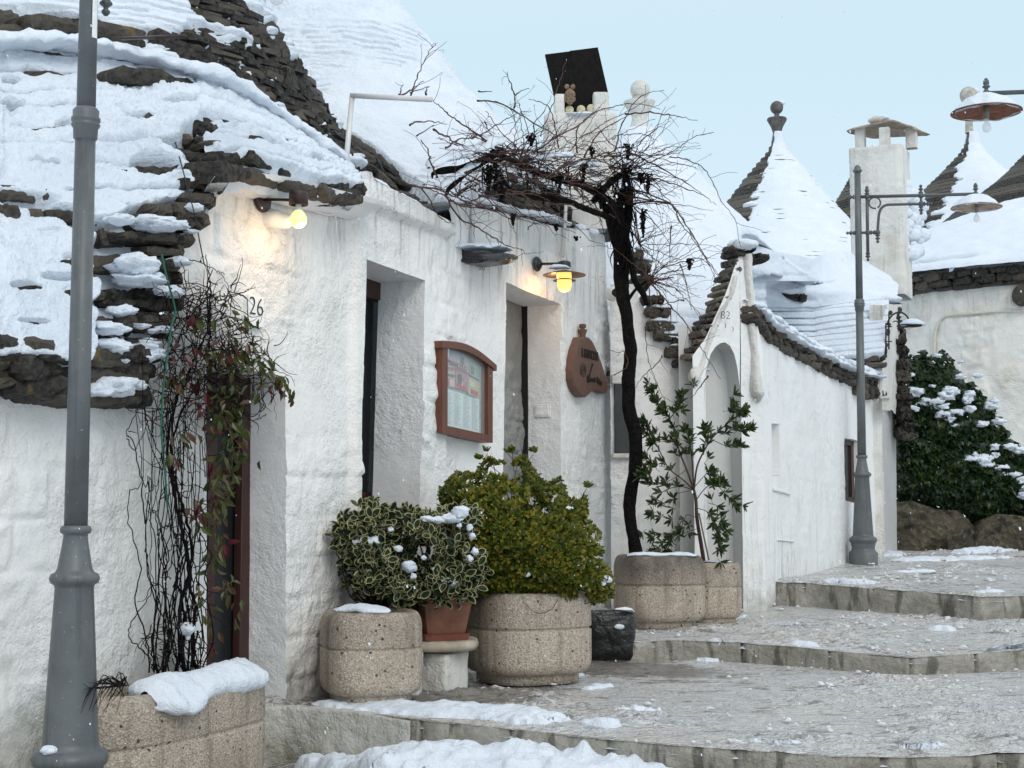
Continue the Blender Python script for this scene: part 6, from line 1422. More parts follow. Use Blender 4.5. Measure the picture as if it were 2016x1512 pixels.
def pdist(x, y, pts):
    pts = np.array(pts, float); d = np.full(len(x), 1e9); nx = np.zeros(len(x)); ny = np.zeros(len(x))
    for i in range(len(pts)):
        a, b = pts[i], pts[(i+1) % len(pts)]; ab = b-a; t = np.clip(((x-a[0])*ab[0]+(y-a[1])*ab[1])/(ab@ab), 0, 1); qx, qy = a[0]+ab[0]*t, a[1]+ab[1]*t; dd = np.hypot(x-qx, y-qy)
        k = dd < d; d[k] = dd[k]; nx[k] = (qx-x)[k]; ny[k] = (qy-y)[k]
    return d, nx/(np.hypot(nx, ny)+1e-6), ny/(np.hypot(nx, ny)+1e-6)
def crown(poly, n, Yc, depth, R, seed, backfrac=.3, clump=.35, csc=5):
    """points and outward normals spread over a bulging leafy volume"""
    r = np.random.default_rng(seed); p = np.array(poly); x = r.uniform(p[:,0].min(), p[:,0].max(), n*4); y = r.uniform(p[:,1].min(), p[:,1].max(), n*4); k = inpoly(x, y, poly); x, y = x[k][:n], y[k][:n]
    d, nx, ny = pdist(x, y, poly); u = np.clip(d/R, 0, 1); e = np.sqrt(1-(1-u)**2); s = np.where(r.random(len(x)) < backfrac, r.uniform(-.9, .6, len(x)), 1-np.abs(r.normal(0, .14, len(x))))
    Y = Yc-depth*e*s; P = W(x, y, Y); cl = fbm(P, csc, 3, seed); keep = cl > -clump; P = P+np.array([0,-1,.4])*(cl*.10*depth)[:, None]
    N = unit(np.stack([nx*(1-e)+.0, -(.25+e)*np.sign(s+1e-6), -ny*(1-e)+.28], -1)); return P[keep], N[keep], r
def rosettes(mb, P, N, r, k, L, Wd, tm, spread=.9, edge=False, up=.25):
    n = len(P); u = unit(np.cross(N, r.normal(0, 1, (n, 3)))); v = np.cross(N, u)
    for i in range(k):
        a = 2*np.pi*i/k+r.uniform(-.4, .4, n); s = spread*r.uniform(.5, 1.2, n); dr = N*(1-.45*s)[:, None]+(u*np.cos(a)[:, None]+v*np.sin(a)[:, None])*s[:, None]+np.array([0,0,up]); l = L*r.uniform(.65, 1.2, n)
        leaves(mb, P+dr*.004, dr, N+r.normal(0, .35, (n, 3)), l, Wd/L*l, tm, edge)
def stems(mb, roots, tips, r0, r1, r, bend=.12, n=5):
    for a, b in zip(roots, tips):
        k = np.linspace(0, 1, n)[:, None]; P = a*(1-k)+b*k+np.sin(k*math.pi)*r.normal(0, bend, 3)*np.linalg.norm(b-a); mb.tube(P, np.linspace(r0, r1, n), 5)
# --- the large yellow-green bush
B3 = [(862,1192),(868,1120),(862,1060),(880,1000),(866,975),(895,935),(935,935),(962,905),(1005,918),(1030,900),(1048,935),(1075,960),(1100,945),(1118,985),(1150,975),(1152,1025),(1178,1050),(1182,1090),(1203,1140),(1200,1178),(1160,1185),(1110,1205),(1050,1200),(960,1200),(910,1195)]
t = thing('leafy_bush', 'large rounded yellow-green bush flecked with snow in the widest planter', 'bush', (W(1038,1180,11.1)[0], 11.1, -.63))
P, N, r = crown(B3, 3900, 11.15, .62, 150, 5, .35, .24, 4.2)
m = MB(); rosettes(m, P, N, r, 6, .044, .027, LT_OVAL, .95); m.build('leaves', LF_BUSH, t)
m = MB(); c0 = np.array([W(1038,1180,11.1)[0], 11.1, -.68]); idx = r.choice(len(P), 240); stems(m, c0+r.normal(0, .1, (240,3))*np.array([1,1,.2]), P[idx], .007, .0018, r)
tw_ = [[(945,925),(952,905),(960,893)],[(1012,930),(1010,905),(1008,890)],[(1030,935),(1042,905),(1050,895)],[(1010,905),(1000,893)],[(1145,985),(1150,970),(1155,962)]]
for q in tw_: m.tube(np.array([W(x, y, 10.95) for x, y in q]), .0025, 5)
m.tube(np.array([W(x, y, 10.62) for x, y in [(1030,1185),(1045,1200),(1062,1208),(1085,1200),(1098,1180)]]), .002, 5, smooth=4); m.build('stems', TWIG, t)
m = MB(); PP = np.array([W(x, y, 10.9) for x, y in [(960,890),(1007,886),(1050,893),(1000,893),(1155,960),(945,905),(1030,905),(1012,915)]]); rosettes(m, np.repeat(PP, 2, 0)+r.normal(0,.01,(16,3)), np.tile([0,-.4,.8],(16,1)), r, 6, .05, .03, LT_OVAL); m.build('tip_leaves', LF_BUSH, t)
m = MB()
for k, (x, y, q) in enumerate(((1003,1042,.035),(1000,1078,.02),(1095,1088,.03),(1110,1070,.028),(1100,1130,.045),(1070,1135,.03),(1035,1130,.028),(1190,1140,.04),(1180,1150,.03),(1042,1120,.02),(1093,1068,.02),(1062,1108,.02),(985,1095,.022),(1075,1083,.02),(1125,1040,.02),(1030,1085,.015),(1150,1095,.02),(960,1012,.015),(1120,1000,.015))): m = MB(); m.grid(blob(W(x, y, 10.62+abs(x-1035)*.0018), q, (1.3,.8,.75), k, 18, .6), closeu=True, flip=True); m.build('snow_lump', SNOW, t, smooth=True)
# --- variegated holly in the terracotta pots
B2 = [(650,1050),(672,1020),(690,1010),(708,988),(735,992),(762,1005),(772,1022),(766,1050),(778,1092),(792,1075),(794,1035),(786,1010),(802,988),(822,1002),(842,1018),(880,1010),(915,1004),(938,1020),(932,1052),(944,1085),(950,1140),(930,1172),(905,1188),(880,1176),(850,1195),(820,1178),(790,1205),(765,1205),(745,1180),(712,1172),(688,1160),(684,1120),(664,1084)]
t = thing('holly_bush', 'cream-edged dark green shrub carrying lumps of snow over the terracotta pot', 'shrub', (W(800,1190,10.5)[0], 10.5, -.62))
P, N, r = crown(B2, 1150, 10.45, .45, 70, 6, .45, .06, 6.5)
m = MB(); rosettes(m, P+r.normal(0,.015,P.shape), unit(N+r.normal(0,.45,N.shape)), r, 4, .080, .046, LT_HOLLY, 1.2, True); m.build('leaves', LF_HOLLY, t, att='edge')
m = MB(); c0 = np.array([W(830,1200,10.5)[0], 10.5, -.68]); c1_ = np.array([W(745,1215,10.25)[0], 10.25, -.75]); idx = r.choice(len(P), 120); px_, _ = proj(P[idx]); stems(m, np.where((px_ < 770)[:, None], c1_, c0)+r.normal(0, .04, (120,3)), P[idx], .006, .002, r); m.build('stems', TWIG, t)
m = MB()
for k, (x, y, q, sx) in enumerate(((722,1066,.060,1.5),(708,1052,.03,1),(905,1008,.055,1.1),(888,1020,.04,2.2),(862,1024,.03,2.2),(840,1020,.025,1.6),(805,1115,.05,1),(812,1135,.03,1),(890,1145,.04,1),(872,1140,.025,1),(930,1055,.03,.8),(925,1038,.03,.8),(935,1085,.03,.8),(925,1100,.03,.8),(785,1080,.03,1),(880,1072,.025,1),(752,1085,.022,1),(857,1120,.02,1),(835,1098,.02,1),(905,1035,.02,1),(770,1042,.02,1))): m = MB(); m.grid(blob(W(x, y, 10.08), q, (sx,.9,.75), k+30, 20, .6), closeu=True, flip=True); m.build('snow_lump', SNOW, t, smooth=True)
# second tapered pot behind, lower left
t2 = thing('terracotta_pot', 'small terracotta pot half hidden behind the low round planter', 'flower pot', W(760,1225,10.55)); m = MB(); frustum(m, W(762,1200,10.5)[0], 10.55, zb-.02, zb+.25, .13, .17, .3); m.build('pot', TERRA, t2)

# --- slender tree in the smallest planter
t = thing('slender_tree', 'slender potted tree with dark green leaf tufts in front of the arched niche', 'tree', (W(1388,1112,14.0)[0], 14.0, -.55))
YT = 14.0
TB = [([(1387,1114),(1380,1070),(1372,1020),(1370,985),(1366,965)], .020, .014), ([(1366,965),(1352,925),(1338,890),(1330,850),(1318,825),(1305,808)], .010, .004), ([(1318,825),(1330,810),(1340,795),(1345,780)], .005, .003), ([(1305,808),(1292,790),(1288,770)], .004, .002),
 ([(1366,965),(1372,920),(1385,890),(1400,865),(1425,840),(1450,820),(1460,810)], .010, .003), ([(1425,840),(1450,848),(1475,845)], .004, .002), ([(1366,965),(1362,900),(1355,860),(1350,850)], .008, .003), ([(1366,965),(1345,945),(1315,920),(1295,880),(1278,850),(1270,830)], .008, .003), ([(1295,880),(1280,862),(1268,850)], .004, .002),
 ([(1385,890),(1390,860),(1388,845)], .005, .003), ([(1366,965),(1340,958),(1310,965),(1290,985),(1285,1010)], .005, .002), ([(1366,965),(1330,975),(1325,1010),(1322,1060),(1322,1088)], .003, .0015), ([(1370,985),(1390,960),(1410,955),(1430,975),(1445,997)], .005, .002), ([(1372,1000),(1395,1010),(1405,1040),(1415,1080)], .004, .002), ([(1366,960),(1395,930),(1410,940),(1420,955)], .004, .002), ([(1400,865),(1435,880),(1455,880)], .004, .002), ([(1375,1020),(1350,1015),(1345,1045),(1310,1050),(1285,1055)], .003, .002), ([(1376,1040),(1345,1050),(1310,1062),(1300,1085),(1290,1090)], .003, .0015), ([(1315,920),(1290,915),(1272,900)], .003, .002), ([(1352,925),(1320,945),(1290,955),(1275,945),(1275,930)], .003, .0015), ([(1395,990),(1415,1000),(1420,1035)], .003, .002), ([(1340,890),(1325,870),(1300,870),(1285,875)],.004,.002), ([(1445,822),(1440,805),(1437,800)],.003,.002)]
m = MB(); tips = []; r = np.random.default_rng(9)
for k, (q, ra, rb) in enumerate(TB):
    off = 0 if k == 0 else r.uniform(-.22, .22); Pq = np.array([W(x, y, YT+off*(i/(len(q)-1))) for i, (x, y) in enumerate(q)]); m.tube(Pq, np.linspace(ra, rb, len(q)), 7, smooth=5)
    if k: 
        cq, _ = catmull(Pq, np.zeros(len(q)), 4); tips += list(cq[len(cq)//3::2])+[cq[-1]]*2
m.build('trunk', simple('red_dark_bark', (.05,.022,.016), .7, 0, .5, 30, .002), t, smooth=True)
tips = np.array(tips); extra = tips[r.choice(len(tips), 60)]+r.normal(0, .045, (60, 3)); allp = np.vstack([tips, extra]); m = MB()
px_, py_ = proj(allp); Nn = unit(np.stack([(px_-1366)/100+r.normal(0,.3,len(allp)), r.normal(-.2,.5,len(allp)), np.where(py_ > 965, -.3, .6)+r.normal(0,.3,len(allp))], -1)); rosettes(m, allp, Nn, r, 7, .092, .032, LT_OVAL, .8, up=.1); m.build('crown', LF_TREE, t)
m = MB(); stems(m, allp[len(tips):], tips[r.choice(len(tips), 60)]*.0+allp[len(tips):]-Nn[len(tips):]*.05, .002, .002, r); m.build('twigs', TWIG, t)
sk = MB(); sk.tube(np.array([W(1398,1114,13.9), W(1376,1010,13.95)]), .008, 7); tag(sk.build('garden_stake', simple('stake_wood', (.16,.12,.09), .8), None, loc=W(1398,1114,13.9)), 'thin brown stake tied to the slender potted tree', 'stake')

# --- grapevine
def Yv(x): return np.interp(x, [760,860,960,1100,1220,1300,1480], [10.8,11.3,12.0,13.1,14.15,13.9,13.4])
t = thing('grapevine', 'old bare grapevine with black gnarled trunk spreading canes and dried grape clusters over the wall', 'vine', W(1250,1092,14.2))
r = np.random.default_rng(21); m = MB()
def vpath(q, amp=.0, dy=0): return np.array([W(x, y, float(Yv(x))+dy+r.normal(0, amp)) for x, y in q])
def gnarl(q, wid, n=14, k=9, amp=.35, dy=0):
    P = vpath(q, 0, dy); P, R_ = catmull(P, np.array(wid)*(1.12 if n > 20 else .75), k); P = P+(.020*fbm(P, 6, 3, 3))[:, None]*np.array([1,.6,.3]); T = unit(np.gradient(P, axis=0)); U = unit(np.cross(T, [.1,1,.05])); V = np.cross(T, U); a = np.linspace(0, 2*np.pi, n, endpoint=False)
    G = P[None]+R_[None, :, None]*(np.cos(a)[:, None, None]*U[None]+np.sin(a)[:, None, None]*V[None]); g = fbm(np.stack([np.cos(a)[:, None]*1.6+0*R_[None], np.sin(a)[:, None]*1.6+0*R_[None], np.cumsum(np.r_[0, np.linalg.norm(np.diff(P, axis=0), axis=1)])[None]*3+0*a[:, None]], -1), 1.2, 4, 5); G = P[None]+(G-P[None])*(1+amp*g)[..., None]; m.grid(G, closeu=True)
gnarl([(1254,1100),(1246,1060),(1240,1000),(1244,950),(1252,905),(1248,850),(1238,800),(1236,740),(1240,690),(1236,640),(1228,590),(1222,540),(1222,490),(1218,450),(1208,420),(1190,395)], [.060,.052,.050,.052,.056,.055,.050,.052,.052,.050,.055,.062,.075,.09,.085,.05], 26)
gnarl([(1232,470),(1236,420),(1236,370),(1228,330)], [.05,.06,.055,.03], 18); gnarl([(1222,520),(1236,500),(1248,540),(1262,575),(1272,600)], [.05,.05,.045,.04,.025], 14)
gnarl([(1222,440),(1190,425),(1150,410),(1120,396),(1080,380),(1040,372)], [.05,.04,.035,.03,.028,.015], 14); gnarl([(1215,420),(1185,385),(1140,362),(1090,350),(1045,335),(1000,312),(968,300)], [.06,.05,.042,.038,.034,.032,.03], 14)
gnarl([(990,296),(960,312),(930,332),(905,352),(885,372),(876,386)], [.035,.04,.034,.028,.022,.016], 14); gnarl([(975,300),(940,318),(905,332),(870,336),(852,342),(850,352)], [.03,.036,.04,.035,.02,.006], 16, dy=.15)
gnarl([(1130,400),(1085,392),(1040,384),(1010,378),(985,345)], [.03,.04,.035,.025,.02], 14, dy=.1); gnarl([(1225,610),(1250,572),(1278,550)], [.03,.022,.012], 10)
gnarl([(1170,395),(1200,360),(1220,345)], [.04,.05,.04], 12)
m.build('trunk', BARK, t, smooth=True)
canes = [
 [(975,288),(935,262),(905,240),(880,222),(862,205),(852,198)],[(810,190),(815,172),(822,150),(836,118),(852,95),(857,87)],[(785,190),(808,178),(834,160)],[(808,183),(846,169)],[(785,186),(793,165)],[(838,185),(842,170)],
 [(1027,312),(1013,285),(992,267),(968,236),(957,218)],[(940,198),(975,201),(1010,215),(1050,243),(1100,267),(1140,292),(1172,300)],[(1052,300),(1092,271),(1135,250),(1170,222),(1200,212),(1235,205),(1277,208),(1300,215)],[(1135,300),(1136,257),(1156,232),(1180,210)],[(1013,185),(1003,160),(999,139)],[(1013,212),(1018,184),(1044,174)],[(940,180),(970,182)],
 [(1211,295),(1225,243),(1260,190),(1308,178)],[(1190,306),(1240,305),(1300,306),(1340,300)],[(1250,305),(1262,278),(1290,256),(1300,230),(1310,210)],[(853,256),(880,270),(900,283),(919,288)],[(878,293),(898,276),(930,272),(960,276)],[(805,245),(825,240),(850,240),(880,244)],[(820,268),(855,247)],[(955,243),(968,267)],
 [(1316,309),(1351,314),(1385,333),(1406,365),(1420,396),(1444,429),(1458,486)],[(1250,330),(1290,315),(1320,300),(1345,284),(1370,268),(1405,262)],[(1230,225),(1280,222),(1316,226),(1337,229),(1370,238)],[(1240,350),(1290,352),(1316,358),(1351,372),(1385,384),(1410,402)],[(1240,370),(1316,399),(1337,434),(1358,462),(1385,500),(1403,524)],
 [(1278,550),(1305,528),(1339,517),(1367,508),(1394,517),(1417,544)],[(1278,555),(1300,578),(1320,603),(1344,628),(1367,661),(1378,683),(1394,706),(1419,747)],[(1250,417),(1258,475),(1272,539),(1281,589),(1283,617),(1272,656),(1278,711),(1294,756),(1310,790)],[(1322,444),(1319,475),(1319,528)],[(1339,519),(1350,556),(1361,608)],[(1242,400),(1311,397),(1339,425),(1367,469),(1394,517),(1405,540),(1411,560)],[(1240,385),(1280,395),(1319,403),(1350,440),(1383,497),(1406,533),(1414,544)],[(1319,606),(1319,656)],[(1278,556),(1317,547),(1328,547)],
 [(875,385),(905,428),(935,445),(970,466),(1000,483),(1026,492),(1036,500)],[(800,362),(840,372),(870,383),(905,405),(930,440),(935,470)],[(810,366),(860,372),(910,395),(960,412),(1005,430),(1030,432)],[(905,392),(950,408),(990,420),(1010,450)],[(960,310),(1000,340),(1060,360),(1110,372),(1150,372)],[(980,300),(1020,295),(1060,300),(1090,310),(1150,325),(1210,330)],[(1130,370),(1160,400),(1185,420)],[(885,395),(920,407),(970,405),(1010,410)],[(1010,375),(1060,400),(1110,402),(1160,395),(1220,350),(1222,335),(1210,330),(1160,340)],[(1200,300),(1150,315),(1110,320),(1060,330)],
 [(860,350),(852,330),(845,310),(843,296),(832,280),(830,278)],[(1240,300),(1300,330),(1350,360),(1380,380)],[(1250,410),(1290,440),(1320,480)],[(1100,290),(1090,240),(1083,215),(1060,200),(1040,196)],[(1060,300),(1050,250),(1070,220),(1085,190)],[(1010,300),(1040,270),(1030,230),(1022,205)],[(1150,310),(1180,260),(1215,240),(1250,220)],[(940,300),(900,285),(862,272)],[(1190,310),(1220,290),(1260,300),(1320,318),(1370,330)],[(830,372),(850,400),(868,430),(895,442)],[(1200,420),(1230,440),(1260,450),(1290,445)],[(1345,590),(1300,600)],[(1305,700),(1290,720),(1262,745),(1252,765)],[(1395,740),(1380,760),(1360,785)],[(1208,740),(1236,720),(1228,690),(1215,700)]]
m = MB(); mt = MB()
def addcane(q, ra, rb, dep=None, twig=.8):
    d0 = r.uniform(-.35, .35) if dep is None else dep; k = np.linspace(0, 1, len(q)); P = np.array([W(x, y, float(Yv(x))-.1+d0*kk) for (x, y), kk in zip(q, k)]); Pc, rc = catmull(P, np.linspace(ra, rb, len(q)), 5); Pc = Pc+r.normal(0, .0045, Pc.shape)
    (m if ra > .0042 else mt).tube(Pc, rc*(1+.35*(np.arange(len(Pc)) % 5 == 0)), 6)
    for i in range(2, len(Pc)-1):
        if r.random() < .16*twig:
            T = unit(Pc[i+1]-Pc[i]); s = unit(np.cross(T, [0,1,0]))*r.choice([-1,1]); l = r.uniform(.06, .30); dr = unit(T*.8+s*.7+np.array([0,0,.25])+r.normal(0,.15,3)); q2 = [Pc[i]]
            for j in range(5): dr = unit(dr+r.normal(0, .18, 3)*np.array([1,.5,1])+np.array([0,0,-.02])); q2.append(q2[-1]+dr*l/5)
            mt.tube(np.array(q2), np.linspace(min(rb, .003), .0013, 6), 5)
            if r.random() < .4:
                a_ = np.linspace(0, 5, 12); mt.tube(q2[-1]+np.stack([.012*np.cos(a_)*(1-a_/8), 0*a_, -.005*a_], -1), .0009, 4)
for q in canes: addcane(q, r.uniform(.005,.0085), .0022)
hub = [(1278,552),(1258,480),(990,300),(1060,335),(1120,360),(1200,330),(1230,350),(1100,345),(1020,320),(1235,400),(900,385)]
for k in range(150):                                            # wild young shoots fanning out of the arms
    h = hub[r.integers(len(hub))]; a_ = r.uniform(-.15, math.pi+.15) if h[0] < 1180 else r.uniform(-.9, 2.0); l = r.uniform(70, 190)*(.75 if h[0] < 1000 else 1); q = [h]; an = a_
    for j in range(6): an += r.normal(0, .22)-.10*math.copysign(1, math.cos(an))*.6; q.append((q[-1][0]+math.cos(an)*l/6, q[-1][1]-math.sin(an)*l/6*.72))
    addcane(q, r.uniform(.003,.0055), .0016, None, .5)
for k in range(85):                                            # tangle along the arms
    x0 = r.uniform(900, 1230); y0 = 335+r.normal(0, 40); l = r.uniform(80, 200); an = r.normal(0, .35); q = [(x0, y0)]
    for j in range(5): an += r.normal(0, .25); q.append((q[-1][0]+math.cos(an)*l/5, q[-1][1]+math.sin(an)*l/5))
    addcane(q, r.uniform(.0025,.0065), .002, None, .5)
m.build('canes', CANE, t, smooth=True); tag(mt.build('twigs', TWIG, t, smooth=True), kind='stuff')
m = MB()
for k in range(150):                                            # peeling bark strips and tendrils hanging from the arms
    x0, y0 = (r.uniform(940, 1160), 335+r.normal(0, 12)) if k < 30 else (r.uniform(1205,1245), r.uniform(320,520)); l = r.uniform(15, 60); P = vpath([(x0, y0),(x0+r.normal(0,4), y0+l*.5),(x0+r.normal(0,8), y0+l)], .05, -.05); m.tube(P, [.008,.006,.002], 5, smooth=3)
tag(m.build('bark_strips', BARK, t), kind='stuff')
for k, (x, y, l, w_) in enumerate(((976,345,62,13),(962,350,50,10),(988,378,40,10),(1046,276,20,10),(1100,362,40,9),(1148,340,35,8),(1182,388,50,12),(1234,350,60,12),(1236,300,30,9),(1275,362,38,12),(1262,352,22,9),(1266,440,55,7),(1357,520,22,8),(1010,432,22,5),(1095,448,12,6),(1165,300,18,8),(1135,470,6,6),(1070,385,30,7),(1218,400,50,12))):
    m = MB(); c_ = W(x, y, float(Yv(x))-.15); s_ = float(Yv(x))/FPX
    for j in range(int(24+l*2.2)):
        f = r.random(); p_ = c_+np.array([r.normal(0, .5)*w_*s_*(1.1-f), r.normal(0, .5)*w_*s_*(1.1-f), (.5-f)*l*s_]); rr_ = r.uniform(.007, .013); m.ball(p_, rr_, 5)
    m.tube(np.array([c_+np.array([0,0,.6*l*s_]), c_, c_-np.array([0,0,.45*l*s_])]), .003, 5); m.build('grape_cluster', BARK, t)
m = MB()
for q, w_, h_ in (([(846,330),(875,318),(905,312),(940,300),(965,286),(985,282)], .16, .055),([(885,362),(905,345),(930,330),(945,322)], .07, .035),([(868,372),(890,352),(915,345)], .10, .03),([(1040,322),(1070,312),(1105,308),(1128,312)], .10, .035),([(1122,330),(1145,325),(1180,330)], .12, .045),([(1030,310),(1060,318)], .08, .03),([(1160,345),(1180,350)], .07, .03),([(1045,378),(1075,384)],.05,.03)): snowstrip(m, vpath(q, 0, -.02)+np.array([0,0,.01]), w_, h_, int(q[0][0]), amp=.7)
m.build('vine_snow', SNOW, t, smooth=True)

# --- climber beside door 26
t = thing('climbing_plant', 'tangled dark-stemmed climber with drooping red and green leaves in the long planter', 'climber', c_1+np.array([.1,0,.6]))
r = np.random.default_rng(33); m = MB(); mf = MB()
def cp(q, tt=-.12): return np.array([F1.F(x, y, tt+r.normal(0, .03)) for x, y in q])
ST = [([(365,1330),(352,1250),(358,1180),(372,1130),(362,1060),(348,1000),(338,940),(330,880),(345,800),(372,730),(395,680),(410,640)], .013),([(385,1320),(380,1250),(385,1190),(372,1150),(378,1090),(366,1020),(345,950),(336,900),(350,830),(380,770)], .012),([(345,1330),(360,1260),(362,1200),(348,1140),(372,1080)], .011),([(410,660),(414,600),(413,560),(412,545),(405,500)], .006),([(414,690),(409,600),(408,560),(420,530)], .006),
 ([(300,1320),(292,1290),(258,1260),(256,1230),(285,1190),(300,1160),(296,1090),(298,980),(302,900),(300,800)], .0035),([(305,1320),(310,1230),(318,1180),(322,1080),(310,1000),(305,900),(315,700)], .003),([(330,1310),(335,1200),(350,1100),(330,980),(320,860),(330,760),(345,700)], .004),([(395,1330),(372,1230),(380,1180)], .005),([(390,1240),(378,1300),(372,1330)], .006),
 ([(285,1030),(278,950),(262,870),(250,860),(255,840),(275,800),(282,790)], .004),([(250,862),(262,885),(275,870),(292,830)], .0035),([(254,850),(270,852)], .003),([(282,790),(290,830),(300,860),(335,930)], .005),([(300,770),(320,830),(345,880),(400,925),(415,945)], .003),
 ([(350,680),(375,600),(392,590),(410,585),(440,583),(470,578),(490,570),(503,566)], .004),([(390,590),(388,598),(396,600),(410,585)], .003),([(360,520),(375,512),(392,515),(410,525),(430,535),(442,540)], .004),([(395,515),(400,505)], .003),([(345,560),(355,540),(368,530)], .0035),([(470,578),(485,590),(492,640),(500,670),(515,668)], .003),
 ([(415,640),(440,600),(450,570),(440,545),(425,535)], .003),([(400,690),(430,650),(470,640),(490,660),(500,700)], .003),([(420,700),(460,690),(510,700),(545,730),(575,745),(580,760)], .003),([(480,700),(520,720),(550,745),(565,770)], .003),([(440,760),(480,740),(530,760),(540,800),(545,830)], .0025),([(395,770),(430,790),(470,800),(500,830),(510,840)], .0025)]
for q, ra in ST: P, R_ = catmull(cp(q), np.linspace(ra, ra*.45, len(q)), 6); P = P+r.normal(0, .004, P.shape); m.tube(P, R_, 7)
for k in range(560):
    if k < 150 or k > 330: x, y = r.uniform(320, 470), r.uniform(560, 820)
    elif k < 210: x, y = r.uniform(300, 420), r.uniform(820, 1250)
    elif k < 250: x, y = r.normal(335, 25), r.uniform(1230, 1320)
    else: x, y = r.uniform(400, 540), r.uniform(680, 820)
    l = r.uniform(20, 90); an = r.uniform(0, 2*np.pi); q = [(x, y)]
    for j in range(5): an += r.normal(0, .5); q.append((q[-1][0]+math.cos(an)*l/5, q[-1][1]+math.sin(an)*l/5))
    P, R_ = catmull(cp(q, r.uniform(-.28, -.05)), np.linspace(.0036, .0014, 6), 3); mf.tube(P, R_, 5)
for k in range(34): x = r.uniform(190, 260); P = np.array([F1.F(240+r.normal(0,8), 1350, -.75), F1.F(x-10, 1345+r.normal(0,12), -.8), F1.F(x-35+r.normal(0,10), 1360+r.uniform(-20,50), -.85)]); mf.tube(P, [.003,.002,.001], 5, smooth=4)
for k in range(26):
    x = r.uniform(285, 400); q = [(x, 1325)]
    for j in range(7): x += r.normal(0, 13)+(345-x)*.06; q.append((x, 1325-(j+1)*r.uniform(60, 95)))
    P, R_ = catmull(cp(q, r.uniform(-.28,-.06)), np.linspace(.0045, .0018, 8), 5); P = P+r.normal(0, .004, P.shape); m.tube(P, R_, 6)
m.build('stems', BARK, t, smooth=True); tag(mf.build('twigs', TWIG, t, smooth=True), kind='stuff')
def hang(mb, cl, L, Wd, spread=1.0):
    for (x, y, rx, ry, n) in cl:
        X = r.normal(x, rx*.55, n); Y = r.normal(y, ry*.55, n); tt = r.uniform(-.34, -.08, n); P = np.array([F1.F(a, b, c) for a, b, c in zip(X, Y, tt)]); dr = unit(np.stack([r.normal(0, .45, n), r.normal(-.1, .4, n), r.normal(-.75, .45, n)], -1)); nm_ = r.normal(0, 1, (n, 3))+np.array([.3,-1.2,.2]); l = L*r.uniform(.7, 1.25, n); leaves(mb, P, dr, nm_, l, Wd/L*l, LT_LANCE)
m = MB(); hang(m, [(450,800,38,60,85),(460,880,30,60,60),(440,960,24,70,55),(430,700,45,35,30),(470,640,28,22,14),(480,700,35,30,26),(520,720,30,25,22),(555,745,16,18,12),(575,775,5,14,5),(400,620,32,22,14),(345,740,22,30,12),(365,845,26,18,10),(330,900,26,18,8),(430,1080,18,50,26),(450,1150,14,30,14),(395,1010,30,25,16),(390,1165,14,20,7),(512,905,3,4,1),(410,1240,20,40,6),(470,1200,10,40,5)], .078, .030); m.build('leaves', LF_CLIMB, t)
m = MB(); hang(m, [(378,622,8,8,3),(398,628,5,6,2),(370,690,35,25,8),(385,750,35,22,7),(345,735,18,15,6),(410,850,8,6,2),(420,965,18,30,6),(340,900,14,10,3),(440,940,14,20,5),(400,780,20,20,5),(415,1260,5,10,2),(540,760,20,20,5),(440,1060,15,30,5),(400,1000,15,12,4)], .078, .032); m.build('red_leaves', LF_RED, t)
m = MB(); snowblob(m, F1.F(367,1238,-.2), .045, (1.1,1,.8), 3, 20); snowblob(m, F1.F(370,1252,-.2), .02, (.8,.8,1.3), 5, 14); m.build('snow_lump', SNOW, t, smooth=True)

# --- garden wall and ivy at the far right
gw_ = thing('garden_wall', 'low mossy brown boulder wall beneath the ivy', 'wall', W(1890,1085,21.6))
for k, (q, Y) in enumerate((([(1766,992),(1800,985),(1850,1002),(1900,1005),(1925,1030),(1936,1100),(1766,1100)], 21.5),([(1926,1100),(1930,1050),(1945,1025),(1975,1012),(2040,1018),(2110,1030),(2130,1100)], 21.3))):
    q = np.array(q, float); n = 90; cx_, cy_ = q[:, 0].mean(), q[:, 1].mean(); xs_ = np.linspace(q[:, 0].min(), q[:, 0].max(), n); up_ = np.array([a for a in q if a[1] < 1095]); yt = np.interp(xs_, up_[:, 0], up_[:, 1]); v = np.linspace(0, 1, 50)
    P = np.stack([W(xs_, 1102+0*xs_, Y)*(1-k2)+W(xs_, yt, Y)*k2 for k2 in v], 1); ee = np.minimum(1, np.minimum(np.arange(n), np.arange(n)[::-1])/14)**.5
    P[..., 1] += .22*(1-ee)[:, None]+.22*(v[None]**5); P[..., 1] -= .20*fbm(P, 2.4, 5, 3+k)+.08*fbm(P, 7, 4, 9); bk = P[:, -1:]+np.array([0,.6,-.05]); G = np.concatenate([P, P[:, -1:]*.6+bk*.4+np.array([0,0,.02]), bk], 1)
    mm = MB(); mm.grid(G)
    st_m = Mt('mossy_boulder'); n1 = st_m.noise(2.5, 6, .68); n2 = st_m.noise(14, 5, .7); c = st_m.mix(st_m.rmap(n1, .35, .65), (.10,.08,.05), (.04,.037,.022)); c = st_m.mix(st_m.rmap(n2, .5, .68), c, (.20,.17,.12)); c = st_m.mix(st_m.math('MULTIPLY', st_m.rmap(st_m.noise(5), .55, .62), .8), c, (.015,.014,.01)); st_m.col(c).set(Roughness=.8).bump(st_m.math('ADD', n1, n2), .06)
    mm.build('boulder', st_m.m, gw_, smooth=True)
t = thing('ivy', 'dark green ivy mass with snow clumps climbing above the low boulder wall', 'ivy', W(1890,1000,21.9))
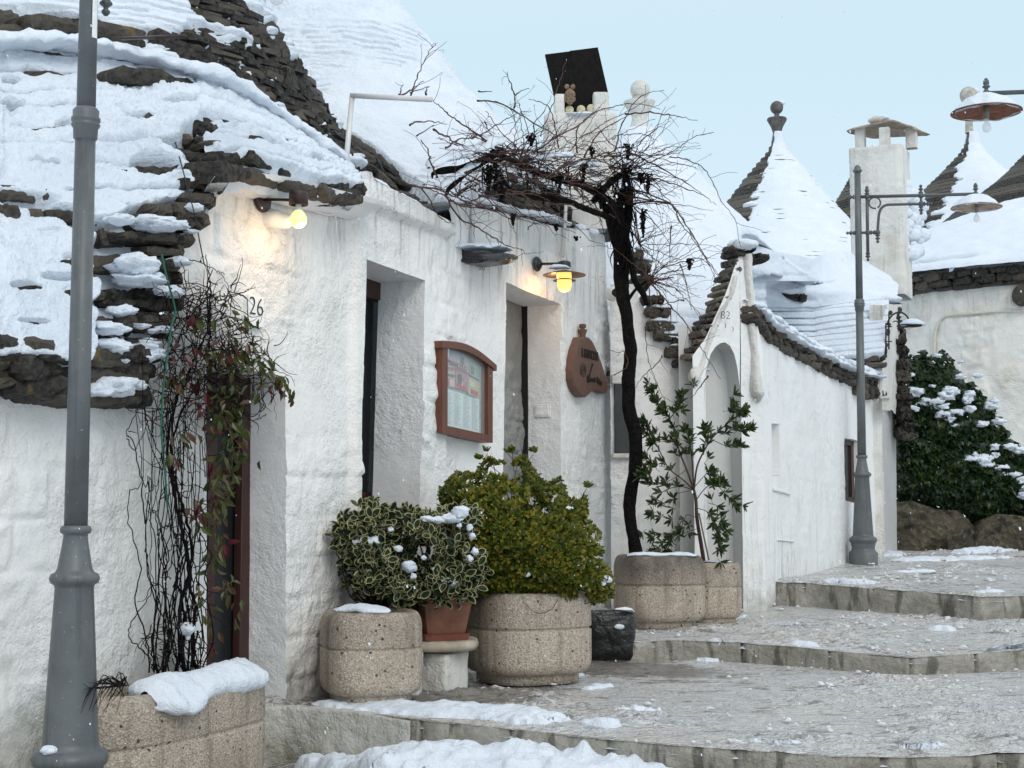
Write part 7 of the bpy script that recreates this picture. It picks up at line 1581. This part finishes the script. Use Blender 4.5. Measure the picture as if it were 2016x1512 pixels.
IV = [(1768,655),(1778,690),(1800,700),(1815,688),(1838,702),(1862,692),(1895,742),(1925,762),(1950,800),(1968,822),(1988,860),(2016,885),(2080,930),(2120,1010),(1990,1012),(1960,1030),(1945,1052),(1930,1035),(1880,1005),(1840,1005),(1800,985),(1766,985),(1764,800)]
P, N, r = crown(IV, 5200, 22.1, .55, 70, 8, .25, .9, 2.2); m = MB()
n = len(P); dr = unit(N*.3+np.array([0,-.3,-.8])+r.normal(0, .45, (n, 3))); leaves(m, P, dr, N+r.normal(0, .4, (n, 3)), r.uniform(.07, .13, n), r.uniform(.08, .12, n), LT_IVY)
m.build('leaves', LF_IVY, t)
m = MB(); q = W(np.array([1768,1840,1900,1960,2016,2100,2110,2100,1960,1860,1768]), np.array([700,725,790,850,930,960,1000,1010,1010,990,975]), 22.25); mm_ = q.mean(0); G = np.stack([q, q*.5+mm_*.5, q*.02+mm_*.98], 1); G += (.1*fbm(G, 2, 3, 3))[..., None]; m.grid(G, closeu=True); m.grid(G+np.array([0,.4,0]), closeu=True); m.build('dark_backing', TWIG, t)  # two near-black filled sheets behind the leaves, closing the gaps between them
m = MB()
for k, (x, y, q, sx) in enumerate(((1800,772,.13,1),(1785,775,.06,1),(1795,738,.05,1),(1870,770,.14,1),(1855,780,.12,1.5),(1830,792,.12,1.6),(1850,800,.10,1.5),(1905,785,.12,.8),(1908,805,.12,.7),(1885,812,.10,1.2),(1870,825,.10,1),(1855,815,.10,1.3),(1880,838,.06,1),(1795,806,.09,1.6),(1910,775,.10,1),(1925,740,.07,1.2),(1950,800,.11,1.2),(1955,790,.08,1),(1890,742,.07,1.3),(1935,835,.09,1),(1965,830,.09,1),(1972,828,.07,1),(1955,880,.10,.9),(1960,895,.08,.8),(1925,898,.14,1.5),(1940,910,.16,1),(1912,902,.09,1.5),(1970,920,.08,1.6),(1990,935,.10,1.5),(2008,945,.10,1.3),(2016,960,.10,1),(1990,880,.09,1.6),(2008,885,.09,1.2),(2015,975,.10,1),(1890,712,.05,1),(1845,700,.05,1.4),(1835,760,.05,1.2),(1770,768,.05,1))): m = MB(); m.grid(blob(W(x, y, 21.58), q*.85, (sx,.8,.55), k+3, 26, .95), closeu=True, flip=True); m.build('snow_lump', SNOW, t, smooth=True)
